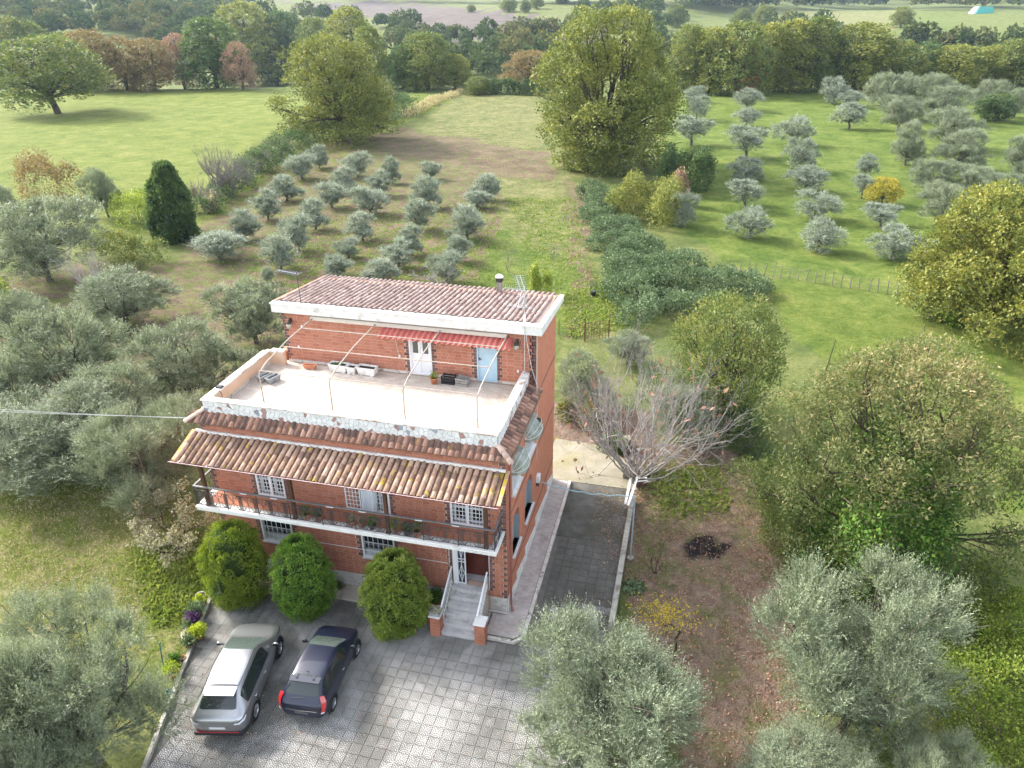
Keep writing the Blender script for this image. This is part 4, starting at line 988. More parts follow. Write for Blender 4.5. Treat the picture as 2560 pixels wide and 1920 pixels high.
def build_car(name, S, paint, loc, rz, wheel_r, axles, label, glassparts, hatch):
    root = empty(name, loc, rz, label=label, cat='car', group='cars parked in the courtyard')
    rows = []
    for (y, w, zs, zb, zt, wt) in S:
        rows.append([(w*.80, zs), (w*.97, zs+.06), (w, zs+(zb-zs)*.55), (w*.985, zb-.06), (w*.955, zb), (wt+(w*.955-wt)*.10, zt-(zt-zb)*.16), (wt*.93, zt-.018*min(1, (zt-zb)*4)), (wt*.55, zt+.004), (0, zt+.008)])
    n = len(S); m_ = 9; bmv = []
    bm = bmesh.new()
    L = [[bm.verts.new((x, S[i][0], z)) for (x, z) in rows[i]] for i in range(n)]
    R = [[(bm.verts.new((-x, S[i][0], z)) if x > 0 else L[i][8]) for (x, z) in rows[i]] for i in range(n)]
    def cls(i, j):
        g0, g1, g2, g3 = glassparts   # station indices: rear glass base, roof rear, roof front, cowl
        if j >= 6 and g0 <= i < g1: return 2
        if j >= 6 and g2 <= i < g3: return 3
        if j == 4 and g1-1 <= i < g3 and not (i == g3-1): return 1
        return 0
    for i in range(n-1):
        for j in range(8):
            f = bm.faces.new((L[i][j], L[i+1][j], L[i+1][j+1], L[i][j+1])); f.material_index = cls(i, j)
            f = bm.faces.new((R[i][j], R[i][j+1], R[i+1][j+1], R[i+1][j])); f.material_index = cls(i, j)
        f = bm.faces.new((L[i][0], R[i][0], R[i+1][0], L[i+1][0])); f.material_index = 4
    for i, flip in ((0, 0), (n-1, 1)):
        for j in range(8):
            q = [L[i][j], L[i][j+1], R[i][j+1], R[i][j]]
            q = [v for k, v in enumerate(q) if v not in q[:k]]
            try: f = bm.faces.new(q if flip == 0 else q[::-1])
            except ValueError: pass
    cr = bm.edges.layers.float.new('crease_edge')
    for e in bm.edges:
        mi = {f.material_index for f in e.link_faces}
        if len(mi) > 1: e[cr] = .35
    for i in range(n):
        for A_ in (L, R):
            for jj, val in ((4, .3),):
                for e in A_[i][jj].link_edges:
                    o = e.other_vert(A_[i][jj])
                    if i+1 < n and o == A_[i+1][jj]: e[cr] = max(e[cr], val)
    bmesh.ops.recalc_face_normals(bm, faces=bm.faces)
    me = bpy.data.meshes.new('tmp'); bm.to_mesh(me); bm.free()
    ob = bpy.data.objects.new('tmp', me); col.objects.link(ob)
    for q in range(5): me.materials.append(paint)
    mod = ob.modifiers.new('s', 'SUBSURF'); mod.levels = 2; mod.render_levels = 2
    dg = bpy.context.evaluated_depsgraph_get(); ev = bpy.data.meshes.new_from_object(ob.evaluated_get(dg))
    bpy.data.objects.remove(ob)
    co = np.zeros(len(ev.vertices)*3); ev.vertices.foreach_get('co', co); co = co.reshape(-1, 3)
    ce = None
    def part(nm, mats, material, push=0., sg=0):
        fs = [p for p in ev.polygons if p.material_index in mats and p.center.x*sg >= 0]
        mb = MB(); mp = {}
        nv = {}
        for p in fs:
            for vi in p.vertices: nv.setdefault(vi, Vector()); nv[vi] += p.normal
        for p in fs:
            idx = []
            for vi in p.vertices:
                if vi not in mp: mp[vi] = len(mb.v); mb.v.append(tuple(Vector(co[vi])+nv[vi].normalized()*push))
                idx.append(mp[vi])
            mb.f.append(tuple(idx)); mb.t.append(.5)
        return mb.build(nm, material, root, True)
    part('body', (0, 4), paint); 
    for nm, mi, ma, sg in (('side_window', 1, m_cglass, 1), ('side_window', 1, m_cglass, -1), ('rear_window', 2, m_cglass, 0), ('windscreen', 3, m_cglass2, 0)):
        part(nm, (mi,), ma, .002, sg)
    wmax = max(s[1] for s in S)
    for ay in axles:
        for s in (-1, 1):
            wh = empty('wheel', (s*(wmax-.10), ay, wheel_r)); wh.parent = root
            ty = MB(); pr = [(wheel_r*.62, -.10), (wheel_r*.93, -.105), (wheel_r, -.07), (wheel_r, .07), (wheel_r*.93, .105), (wheel_r*.62, .10)]
            o = MB().lathe(pr, (0, 0, 0), 24).build('tyre', m_tyre, wh, True); o.rotation_euler = (0, math.pi/2, 0)
            rm = MB().lathe([(wheel_r*.64, .10), (wheel_r*.6, .085), (wheel_r*.56, .05), (wheel_r*.1, .05), (0.001, .05)], (0, 0, 0), 24)
            for k in range(5):
                a = 2*math.pi*k/5; rm.hexa([(math.cos(a+e)*q, math.sin(a+e)*q, z) for z in (.055, .1) for (q, e) in ((.03, -.5), (wheel_r*.6, -.17), (wheel_r*.6, .17), (.03, .5))])
            o = rm.build('rim', m_rim, wh); o.rotation_euler = (0, math.pi/2 if s > 0 else -math.pi/2, 0)
            ar = MB(); R0, R1 = wheel_r+.015, wheel_r+.07; N_ = 14; v = []; f = []
            for k in range(N_+1):
                a = math.pi*(-.12+1.24*k/N_); 
                for (q, x) in ((R0, -.12), (R0, .0), (R1, .008), (R1+.02, -.03)): v.append((s*(wmax-.012+x), ay+q*math.cos(a), wheel_r+q*math.sin(a)))
            for k in range(N_):
                for j in range(3): f.append((k*4+j, k*4+j+1, k*4+4+j+1, k*4+4+j))
            ar.add(v, f).build('wheel_arch', m_black, root, True)
            v = [(s*(wmax+.002), ay, wheel_r)]+[(s*(wmax+.002), ay+R0*math.cos(math.pi*2*k/20), wheel_r+R0*math.sin(math.pi*2*k/20)) for k in range(20)]
            MB().add([(x-s*.05, y, z) for x, y, z in v], [(0, 1+k, 1+(k+1) % 20) for k in range(20)]).build('wheel_well', m_black, root)
    zb = S[7][3]
    for s in (-1, 1):
        mr = MB().add(*ellipsoid((s*(wmax+.09), S[9][0]-.32, zb+.07), (.10, .055, .075), 10, 7)).build('mirror', paint, root, True)
        MB().box(s*(wmax+.09)-.08, s*(wmax+.09)+.08, S[9][0]-.372, S[9][0]-.36, zb+.02, zb+.12).build('mirror_glass', m_cglass, mr)
        MB().box(s*(wmax-.02)-.05, s*(wmax-.02)+.05, S[9][0]-.34, S[9][0]-.28, zb+.01, zb+.05).build('mirror_stalk', m_black, mr)
        for y in ((S[6][0]+.42, S[6][0]-.55) if hatch == 'suv' else (S[6][0]+.3,)):
            MB().tube([(s*(wmax-.012), y-.09, zb-.12), (s*(wmax+.022), y-.06, zb-.12), (s*(wmax+.022), y+.06, zb-.12), (s*(wmax-.012), y+.09, zb-.12)], .016, 6).build('door_handle', m_chrome, root, True)
    return root, S, wmax
def ellipsoid(c, r, nu=12, nv=8):
    v, f = [], []
    for j in range(nv+1):
        th = math.pi*j/nv
        for i in range(nu): ph = 2*math.pi*i/nu; v.append((c[0]+r[0]*math.sin(th)*math.cos(ph), c[1]+r[1]*math.sin(th)*math.sin(ph), c[2]+r[2]*math.cos(th)))
    for j in range(nv):
        for i in range(nu): f.append((j*nu+i, (j+1)*nu+i, (j+1)*nu+(i+1) % nu, j*nu+(i+1) % nu))
    return v, f
def strip(pts_a, pts_b, push=(0, 0, 0)):
    n = len(pts_a); v = [tuple(a+b for a, b in zip(p, push)) for p in pts_a+pts_b]
    return v, [(i, i+1, n+i+1, n+i) for i in range(n-1)]
p_sil = car_paint('silver_paint', (.36, .37, .38), .8, .3)
p_blu = car_paint('dark_blue_paint', (.006, .009, .026), .0, .35)
c1, S, wm = build_car('parked_car', SUV, p_sil, (-8.36, -5.55, .035), math.radians(12.5), .36, (-1.36, 1.37), 'silver grey family car with white-bright roof beside the flower bed', (3, 5, 7, 9), 'suv')
# SUV details
for s in (-1, 1):
    MB().add(*strip([(s*.60, -2.285, .88), (s*.75, -2.262, .90), (s*.88, -2.12, .94), (s*.905, -1.98, .97)], [(s*.60, -2.295, .83), (s*.765, -2.275, .84), (s*.90, -2.13, .885), (s*.925, -1.99, .935)], (0, -.012, .0))).build('tail_light', m_clear, c1, True)
    MB().add(*strip([(s*.55, 2.20, .72), (s*.72, 2.10, .78), (s*.84, 1.9, .83)], [(s*.55, 2.24, .62), (s*.74, 2.14, .68), (s*.87, 1.93, .74)], (0, .015, .01))).build('headlight', m_clear, c1, True)
    MB().tube([(s*.56, -1.36, 1.585), (s*.59, -.55, 1.645), (s*.575, .2, 1.605)], .014, 6).build('roof_rail', m_black, c1, True)
MB().hexa([(-.80, -2.30, .30), (.80, -2.30, .30), (.88, -1.95, .25), (-.88, -1.95, .25), (-.80, -2.305, .46), (.80, -2.305, .46), (.91, -1.98, .46), (-.91, -1.98, .46)]).build('rear_bumper', m_black, c1)
MB().box(-.70, .70, -2.318, -2.30, .47, .49).build('bumper_trim', m_tail, c1)
MB().box(-.26, .26, -2.30, -2.285, .60, .70).build('number_plate', m_plate, c1)
MB().hexa([(-.5, -1.72, 1.48), (.5, -1.72, 1.48), (.55, -1.4, 1.55), (-.55, -1.4, 1.55), (-.5, -1.72, 1.50), (.5, -1.72, 1.50), (.54, -1.4, 1.592), (-.54, -1.4, 1.592)]).build('roof_spoiler', p_sil, c1)
MB().tube([(-.05, -2.02, 1.12), (.36, -1.97, 1.14)], .012, 5).build('rear_wiper', m_black, c1)
c2, S, wm = build_car('parked_car', HAT, p_blu, (-5.66, -4.62, .035), math.radians(4.5), .30, (-1.2, 1.2), 'dark blue small hatchback with red tail lights beside the round cypress', (3, 5, 7, 9), 'hatch')
for s in (-1, 1):
    MB().add(*strip([(s*.62, -1.66, 1.16), (s*.70, -1.78, .98), (s*.72, -1.86, .78), (s*.68, -1.90, .64)], [(s*.75, -1.60, 1.16), (s*.83, -1.66, .98), (s*.835, -1.74, .80), (s*.79, -1.82, .66)], (s*.012, -.02, 0))).build('tail_light', m_tail, c2, True)
    MB().add(*strip([(s*.70, -1.885, .66), (s*.69, -1.90, .6)], [(s*.80, -1.83, .68), (s*.79, -1.84, .62)], (s*.016, -.025, 0))).build('reversing_light', m_clear, c2, True)
    MB().add(*strip([(s*.42, 1.82, .62), (s*.58, 1.74, .70), (s*.70, 1.5, .78)], [(s*.44, 1.87, .53), (s*.61, 1.78, .6), (s*.74, 1.54, .68)], (0, .012, .01))).build('headlight', m_clear, c2, True)
    MB().box(s*.3-.03, s*.3+.03, -1.32, -1.14, 1.475, 1.50).build('roof_fin', p_blu, c2)
MB().hexa([(-.54, -1.42, 1.425), (.54, -1.42, 1.425), (.55, -1.2, 1.47), (-.55, -1.2, 1.47), (-.52, -1.42, 1.445), (.52, -1.42, 1.445), (.55, -1.2, 1.495), (-.55, -1.2, 1.495)]).build('roof_spoiler', p_blu, c2)
MB().tube([(0, -1.0, 1.5), (0, -1.12, 1.62), (.0, -1.22, 1.74)], [.012, .006, .004], 5).build('aerial', m_black, c2)
MB().tube([(-.35, -1.76, 1.03), (.1, -1.74, 1.06)], .011, 5).build('rear_wiper', m_black, c2)
MB().box(-.24, .24, -1.945, -1.93, .52, .61).build('number_plate', M('plate_dull', (.1, .1, .1), rough=.5), c2)
MB().add(*strip([(-.55, -1.925, .70), (0, -1.95, .70), (.55, -1.925, .70)], [(-.55, -1.93, .68), (0, -1.955, .68), (.55, -1.93, .68)], (0, -.008, 0))).build('bumper_trim', m_chrome, c2)
# ================================================================== vegetation
def unit(a): return a/np.maximum(np.linalg.norm(a, axis=-1, keepdims=True), 1e-9)
def rdirs(rs, n): return unit(rs.normal(size=(n, 3)))
def leaves(base, d, side, L, Wd, rs=None, mid=.45):
    """rhombic leaves: base point, axis, side vector"""
    L = np.asarray(L)[:, None]; Wd = np.asarray(Wd)[:, None]
    m_ = base+d*L*mid
    V = np.stack([base, m_+side*Wd*.5, base+d*L, m_-side*Wd*.5], 1).reshape(-1, 3)
    F = np.arange(len(V)).reshape(-1, 4); return V, F
class Br:
    """branches collected as tubes"""
    def __init__(s): s.mb = MB()
    def limb(s, a, b, r0, r1, rs, bend=.12, n=5, k=4, sag=0.):
        a, b = np.asarray(a, float), np.asarray(b, float); l = np.linalg.norm(b-a); off = rs.normal(size=3)*bend*l
        P = []
        for i in range(k+1):
            q = i/k; P.append(a+(b-a)*q+off*math.sin(q*math.pi)*.5+np.array([0, 0, sag*l*math.sin(q*math.pi)]))
        s.mb.tube(P, [r0+(r1-r0)*(i/k)**.8 for i in range(k+1)], n, False); return P
def bark_mat(name, a, b_): return M(name, a, b_, 9, 5, .95, .1, bmp=.6, bscale=25)
m_bark = bark_mat('oak_bark', (.05, .04, .03), (.11, .09, .07))
m_obark = bark_mat('olive_bark', (.07, .06, .05), (.15, .13, .11))
m_bare = bark_mat('pale_twigs', (.26, .235, .215), (.44, .41, .385))
m_gtwig = bark_mat('grey_twigs', (.12, .1, .1), (.22, .19, .19))
G3 = lambda *c: [(.0, c[0]), (.35, c[1]), (.7, c[2]), (1., c[3])]
L_oak = leaf_mat('oak_leaf', G3((.061, .101, .029), (.131, .182, .047), (.217, .244, .064), (.383, .313, .079)))
L_oakdark = leaf_mat('holm_leaf', G3((.038, .073, .031), (.078, .131, .046), (.131, .192, .061), (.227, .260, .104)))
L_oakyel = leaf_mat('yellowing_oak_leaf', G3((.082, .108, .026), (.163, .191, .041), (.256, .261, .052), (.370, .319, .082)))
L_gold = leaf_mat('golden_oak_leaf', G3((.084, .120, .030), (.161, .192, .043), (.257, .271, .061), (.377, .352, .096)))
L_orange = leaf_mat('orange_leaf', G3((.13, .115, .05), (.22, .17, .07), (.29, .2, .09), (.21, .21, .075)))
L_rust = leaf_mat('rust_leaf', G3((.174, .102, .072), (.290, .167, .123), (.362, .232, .174), (.246, .203, .116)))
L_red = leaf_mat('red_leaf', G3((.406, .065, .043), (.600, .123, .072), (.600, .232, .145), (.435, .145, .072)))
L_yel = leaf_mat('yellow_leaf', G3((.174, .189, .029), (.377, .319, .036), (.522, .406, .043), (.600, .435, .087)))
L_olive = leaf_mat('olive_leaf', G3((.075, .098, .055), (.16, .195, .12), (.265, .31, .2), (.44, .485, .31)), .25, .5, .35, .06)
L_olsil = leaf_mat('silver_olive_leaf', G3((.1, .128, .09), (.195, .235, .172), (.3, .345, .27), (.45, .5, .41)), .25, .5, .35, .06)
L_cyp = leaf_mat('golden_thuja_leaf', G3((.05, .1, .011), (.115, .19, .014), (.2, .275, .02), (.3, .35, .045)), .25, .5, .4, .03)
L_cyp2 = leaf_mat('green_thuja_leaf', G3((.047, .108, .014), (.100, .209, .020), (.184, .313, .035), (.367, .470, .139)), .25, .45, .5, .03)
L_cyp3 = leaf_mat('thuja_leaf', G3((.059, .108, .017), (.141, .217, .026), (.250, .330, .052), (.416, .452, .122)), .25, .5, .4, .03)
L_bram = leaf_mat('bramble_leaf', G3((.05, .088, .038), (.1, .155, .068), (.16, .22, .11), (.25, .31, .175)), .3)
L_chest = leaf_mat('chestnut_leaf', G3((.05, .085, .022), (.115, .15, .045), (.22, .215, .085), (.42, .33, .18)), .4)
L_ivy = leaf_mat('ivy_leaf', G3((.032, .080, .014), (.072, .160, .022), (.145, .246, .036), (.319, .377, .043)), .3)
L_ygreen = leaf_mat('yellow_green_leaf', G3((.09, .145, .02), (.19, .27, .038), (.32, .38, .065), (.48, .44, .13)), .4)
L_pale = leaf_mat('pale_leaf', G3((.14, .15, .07), (.26, .255, .15), (.42, .4, .29), (.36, .28, .09)), .35)
L_grass = leaf_mat('grass_blade', G3((.085, .135, .025), (.15, .22, .04), (.23, .29, .06), (.34, .35, .12)), .45, .6, .2, .0)
L_dryg = leaf_mat('dry_grass', G3((.290, .246, .116), (.406, .348, .189), (.522, .464, .290), (.600, .580, .406)), .3, .7, .1, .0)
L_litter = leaf_mat('fallen_leaf', G3((.145, .065, .043), (.290, .145, .094), (.435, .246, .167), (.580, .406, .290)), .15, .7, .2, .0)
L_purple = leaf_mat('purple_leaf', G3((.043, .017, .072), (.087, .036, .131), (.131, .058, .174), (.072, .116, .043)), .3)
L_box = leaf_mat('lime_shrub_leaf', G3((.174, .246, .017), (.319, .406, .026), (.493, .551, .043), (.600, .600, .087)), .35)
L_succ = leaf_mat('succulent_leaf', G3((.290, .290, .189), (.464, .464, .319), (.600, .600, .435), (.522, .319, .217)), .15)
def make(name, br, V, F, tint, leafm, barkm):
    tm_ = br.mb.mesh(name+'_trunk', barkm, True) if br is not None and br.mb.v else None
    cm = mesh_np(name+'_crown', V, F, leafm, tint=tint) if V is not None else None
    return tm_, cm
def lobed(rs, lobes, n, fluff=.16, updir=.35, clump=90, deep=.55, rough=(.72, 1.16)):
    """points, outward dirs and a clump tint on a cluster of ellipsoid lobes [(c,r)]"""
    C_ = np.array([l[0] for l in lobes]); R_ = np.array([l[1] for l in lobes], float)
    if R_.ndim == 1: R_ = np.stack([R_, R_, R_*.85], 1)
    area = R_.max(1)**2; k = rs.choice(len(lobes), n*2, p=area/area.sum())
    # clump directions per lobe
    nk = clump
    cd = unit(rs.normal(size=(len(lobes), nk, 3))+np.array([0, 0, updir])); ct = rs.uniform(-.3, .3, size=(len(lobes), nk)); cr = rs.uniform(rough[0], rough[1], size=(len(lobes), nk))
    ci = rs.randint(0, nk, n*2)
    d = unit(cd[k, ci]+rs.normal(size=(n*2, 3))*fluff)
    r = cr[k, ci]*(1-deep*rs.uniform(0, 1, n*2)**2.2)
    P = C_[k]+d*R_[k]*r[:, None]
    # drop points buried in other lobes
    keep = np.ones(n*2, bool)
    for j in range(len(lobes)):
        q = np.linalg.norm((P-C_[j])/R_[j], axis=1); keep &= (q > .72) | (k == j)
    P, d, tt = P[keep][:n], d[keep][:n], ct[k, ci][keep][:n]
    return P, d, tt
def sprinkle(rs, P, d, tt, L, wr, up=.2, spread=.9, base_t=.45, tj=.22):
    n = len(P); ax = unit(d*.5+rs.normal(size=(n, 3))*spread+np.array([0, 0, up]))
    side_ = unit(np.cross(ax, unit(rs.normal(size=(n, 3))+d*.2)))
    l = L*rs.uniform(.6, 1.35, n)
    V, F = leaves(P, ax, side_, l, l*wr)
    return V, F, np.clip(base_t+tt+rs.uniform(-tj, tj, n), 0, 1)
def gen_broad(seed, n=22000, H=1., cw=.9, trunk=.22, nl=20, leaf=.026, wr=.6, low=.25, matl=None, matb=None, flat=.85, name='oak', lob_r=(.15, .23), limb_r=.012):
    """rounded broadleaf crown of many billowing lobes, height 1, width cw"""
    rs = np.random.RandomState(seed); br = Br(); lob = []
    for i in range(nl):
        q = (i+rs.uniform(.1, .9))/nl; z = low+.06+(.9-low)*q**.9
        pr = np.interp((z-low)/(1-low), [0, .12, .4, .72, .93, 1], [.72, .9, 1., .8, .42, .15])*cw/2
        a = i*2.4+rs.uniform(-.5, .5); r = rs.uniform(*lob_r)*(.75+.25*cw); rad = max(0., pr-r*.75)*rs.uniform(.7, 1.05)
        lob.append((np.array([math.cos(a)*rad, math.sin(a)*rad, min(z, .97-r*flat*.8)]), (r, r, r*flat)))
    for z in (low+.25*(1-low), low+.5*(1-low)): lob.append((np.array([0, 0, z]), (cw*.27, cw*.27, (1-low)*.24)))
    top = np.array([rs.normal()*.02, rs.normal()*.02, max(trunk, low+.05)])
    br.limb((0, 0, -.03), top, .032, .024, rs, .03, 7)
    for (c, r) in lob:
        P = br.limb(top, c+np.array([0, 0, -.02]), limb_r, limb_r*.33, rs, .12, 5)
        for q in range(2): br.limb(P[2+q], c+rs.normal(size=3)*np.array(r)*.6, .005, .002, rs, .15, 4, 3)
    P, d, tt = lobed(rs, lob, n, .2, .35, 40)
    V, F, t_ = sprinkle(rs, P, d, tt, leaf, wr)
    return make(name, br, V, F, t_, matl or L_oak, matb or m_bark)
def gen_olive(seed, n=9000, cw=1.0, trunk=.25, nl=8, per=7, sh=.085, leaf=.034, lw=.2, low=.2, up=.8, matl=None, name='olive', vase=0., flat=.85, lr=(.24, .36)):
    """olive crown of short leafy shoots, height 1; n shoots with per leaves each"""
    rs = np.random.RandomState(seed); br = Br(); lob = []
    cz = (low+.93)/2; rz_ = (.93-low)/2
    for i in range(nl):
        a = 2*math.pi*(i+rs.uniform(-.3, .3))/nl; q = rs.uniform(.45, .8) if i % 3 else rs.uniform(.0, .35)
        z = low+.12+(.8-low)*((i*.618+rs.uniform(0, .25)) % 1.)+vase*q*.12
        r = rs.uniform(*lr)*cw*.62
        lob.append((np.array([math.cos(a)*q*cw*.38, math.sin(a)*q*cw*.38, z]), (r, r, min(r*flat, rz_*.8))))
    base = np.zeros(3)
    fork = np.array([rs.normal()*.02, rs.normal()*.02, trunk])
    br.limb((0, 0, -.03), fork, .035, .026, rs, .08, 7)
    for (c, r) in lob:
        P = br.limb(fork, c, .016, .005, rs, .18, 5)
        for q in range(4): br.limb(P[2+q % 3], c+rs.normal(size=3)*np.array(r)*.7+np.array([0, 0, .03]), .005, .0018, rs, .12, 4, 3)
    P, d, tt = lobed(rs, lob, n, .13, .6, 34, .5, (.6, 1.2))
    n = len(P)
    ax = unit(d*.75+np.array([0, 0, up])+rs.normal(size=(n, 3))*.38); l = sh*rs.uniform(.55, 1.4, n)
    curve = rs.normal(size=(n, 3))*.12+np.array([0, 0, .12])
    k = np.tile(np.arange(per), n); q = (k+.5)/per; ix = np.repeat(np.arange(n), per)
    base_ = P[ix]+ax[ix]*(l[ix]*q)[:, None]+curve[ix]*(l[ix]*q**2)[:, None]
    rad = rdirs(rs, n*per); rad = unit(rad-ax[ix]*(rad*ax[ix]).sum(1, keepdims=True))
    la = unit(ax[ix]*.8+rad*rs.uniform(.4, 1.0, (n*per, 1)))
    sd = unit(np.cross(la, rdirs(rs, n*per)))
    ll = leaf*rs.uniform(.7, 1.25, n*per)*(1-.35*q)
    V, F = leaves(base_, la, sd, ll, ll*lw)
    t_ = np.clip(.42+tt[ix]*.8+rs.uniform(-.25, .25, n*per)+.18*q, 0, 1)
    # woody axis of each shoot
    s2 = unit(np.cross(ax, rdirs(rs, n))); w_ = .0022*np.ones(n)
    V2, F2 = leaves(P-ax*(l*.25)[:, None], ax, s2, l*1.15, w_, mid=.2)
    V = np.concatenate([V, V2]); F = np.concatenate([F, F2+len(V)-len(V2)]); t_ = np.concatenate([t_, np.full(n, .55)])
    return make(name, br, V, F, t_, matl or L_olive, m_obark)
def gen_thuja(seed, n=26000, cw=.62, matl=None, knob=.055, nk=420, name='thuja', leaf=.022, tip=.3, prof=None, wl=.42):
    """egg-shaped conifer of upright knobs of foliage"""
    rs = np.random.RandomState(seed); br = Br(); br.limb((0, 0, -.02), (0, 0, .3), .03, .02, rs, .0, 7)
    pz, pr = prof or ([0, .06, .2, .42, .62, .8, .92, 1], [.5, .72, .92, 1, .93, .72, .46, .12])
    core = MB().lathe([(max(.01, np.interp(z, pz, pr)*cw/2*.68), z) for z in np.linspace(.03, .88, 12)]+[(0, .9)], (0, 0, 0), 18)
    ph = rs.uniform(0, 2*math.pi, nk); z = rs.uniform(.02, .96, nk)
    rad = np.interp(z, pz, pr)*cw/2*rs.uniform(.82, 1.04, nk)*(1+.07*np.sin(3*ph+5*z+seed)+.06*np.sin(5*ph-9*z+2*seed))
    C_ = np.stack([np.cos(ph)*rad, np.sin(ph)*rad, z], 1)
    nz = np.interp(z, [0, .3, .6, .85, 1], [-.35, .05, .45, 1.0, 2.])
    Nn = unit(np.stack([np.cos(ph), np.sin(ph), nz], 1)); kt = rs.uniform(-.12, .12, nk); kr = knob*rs.uniform(.65, 1.3, nk)
    i = rs.randint(0, nk, n); up = unit(Nn*.7+np.array([0, 0, .75]))
    dd = unit(up[i]*.55+rs.normal(size=(n, 3)))
    P = C_[i]+dd*(kr[i]*rs.uniform(.3, 1., n)**.5)[:, None]
    out = (dd*up[i]).sum(1)*.6+.4*(dd*Nn[i]).sum(1)
    ax = unit(dd*.9+np.array([0, 0, .45])+rs.normal(size=(n, 3))*.3); sd = unit(np.cross(ax, rdirs(rs, n))); l = leaf*rs.uniform(.6, 1.4, n)
    V, F = leaves(P, ax, sd, l, l*wl)
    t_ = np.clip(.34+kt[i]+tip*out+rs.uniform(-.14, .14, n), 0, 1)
    tm_, cm = make(name, br, V, F, t_, matl, m_bark)
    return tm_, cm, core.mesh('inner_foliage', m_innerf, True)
m_innerf = M('dark_core_twigs', (.02, .035, .01), (.04, .06, .015), 20, 4, .9, .1)  # dark green solid core, stops the view through the crown
def gen_bare(seed, H=1., cw=.8, stems=7, depth=4, name='bare', matb=None, r0=.02, up=.9, leafn=0, leafm=None):
    rs = np.random.RandomState(seed); br = Br(); tips = []
    def rec(p, d, l, r, k):
        d = unit(d+rs.normal(size=3)*.16); e = p+d*l
        br.mb.tube([p, (p+e)/2+rs.normal(size=3)*l*.06, e], [r, r*.8, r*.55], 4 if k < 3 else 5, False); tips.append(e); tips.append((p+e)/2)
        if k <= 0: return
        for q in range(rs.randint(2, 4)): rec(p+(e-p)*rs.uniform(.55, 1.), unit(d+rs.normal(size=3)*.5+np.array([0, 0, .25])), l*rs.uniform(.6, .8), r*.55, k-1)
    for s in range(stems):
        a = 2*math.pi*s/stems+rs.uniform(-.3, .3); rec(np.array([rs.normal()*.02, rs.normal()*.02, -.02]), unit(np.array([math.cos(a)*cw*.62, math.sin(a)*cw*.62, up])), rs.uniform(.26, .38), r0*rs.uniform(.6, 1.1), depth)
    V = F = t_ = None
    if leafn:
        T = np.array(tips); i = rs.randint(0, len(T), leafn); P = T[i]+rs.normal(size=(leafn, 3))*.02; P[:, 2] = np.abs(P[:, 2])
        V, F, t_ = sprinkle(rs, P, rdirs(rs, leafn), np.zeros(leafn), .035, .45, -.2)
    return make(name, br, V, F, t_, leafm, matb or m_bare)
def gen_mound(seed, path, n, leaf, matl, name, h=1.2, w=1.6, wr=.6, stems=True, up=.25):
    """a thicket along a path [(x,y,height,halfwidth)] in world metres"""
    rs = np.random.RandomState(seed); lob = []; br = Br()
    for a, b_ in zip(path[:-1], path[1:]):
        l = math.hypot(b_[0]-a[0], b_[1]-a[1]); k = max(1, int(l/1.0))
        for i in range(k):
            q = (i+rs.uniform(0, 1))/k; x, y, hh, ww = [a[j]+(b_[j]-a[j])*q for j in range(4)]
            for s in range(4):
                ox, oy = rs.normal(size=2)*ww*.42; r = ww*rs.uniform(.3, .6); hz = hh*rs.uniform(.55, 1.05)
                lob.append((np.array([x+ox, y+oy, hz*.45+float(height(x, y))]), (r, r, hz*.6)))
                if stems: br.limb((x+ox*.4, y+oy*.4, float(height(x, y))-.05), (x+ox, y+oy, float(height(x, y))+hz*.7), .02, .006, rs, .2, 4, 3)
    P, d, tt = lobed(rs, lob, n, .3, .5, 40)
    g = height(P[:, 0], P[:, 1]); ok = P[:, 2] > g+.02; P, d, tt = P[ok], d[ok], tt[ok]
    V, F, t_ = sprinkle(rs, P, d, tt, leaf, wr, up)
    return br, V, F, t_
# ---- prototypes (each mesh is shared by every tree of its kind)
OAK = [gen_broad(11, 16000, cw=1.0, low=.14, matl=L_oak), gen_broad(12, 14000, cw=.95, low=.04, matl=L_oak, leaf=.03), gen_broad(13, 14000, cw=.9, low=.05, matl=L_gold)]
OAKT = [gen_broad(21, 13000, cw=.85, low=.0, leaf=.03, matl=L_oak), gen_broad(22, 13000, cw=.8, low=.0, leaf=.03, matl=L_gold), gen_broad(23, 13000, cw=.85, low=.0, leaf=.03, matl=L_oakdark)]
ORNG = [gen_broad(31, 9000, cw=.9, low=.0, leaf=.032, matl=L_orange), gen_broad(32, 6000, cw=.85, low=.06, leaf=.028, matl=L_rust)]
REDT = gen_broad(33, 6000, cw=1.2, low=.1, leaf=.045, matl=L_red, name='redtree'); YELT = gen_broad(34, 5000, cw=1.2, low=.05, leaf=.045, matl=L_yel, name='yellowtree')
DARKT = gen_broad(35, 9000, cw=1.2, low=.05, leaf=.05, matl=L_oakdark, name='evergreen')
GIANT = gen_broad(41, 56000, cw=.98, low=.03, nl=44, leaf=.016, wr=.6, matl=L_gold, trunk=.15, flat=.95, name='giant_oak', lob_r=(.1, .17))
MIDOAK = gen_broad(42, 34000, cw=1.1, low=.0, nl=32, leaf=.02, matl=L_oakyel, name='mid_oak', lob_r=(.12, .2))
RIGHTOAK = gen_broad(43, 60000, cw=1.35, low=.0, nl=46, leaf=.02, wr=.65, matl=L_oakyel, name='right_oak', trunk=.12, lob_r=(.1, .17))
YOL = [gen_olive(50+i, 1700, cw=.95, per=7, trunk=.18, low=.06, sh=.15, leaf=.062, lw=.26, nl=10, matl=L_olsil, vase=.2, lr=(.28, .38), up=1.1) for i in range(4)]
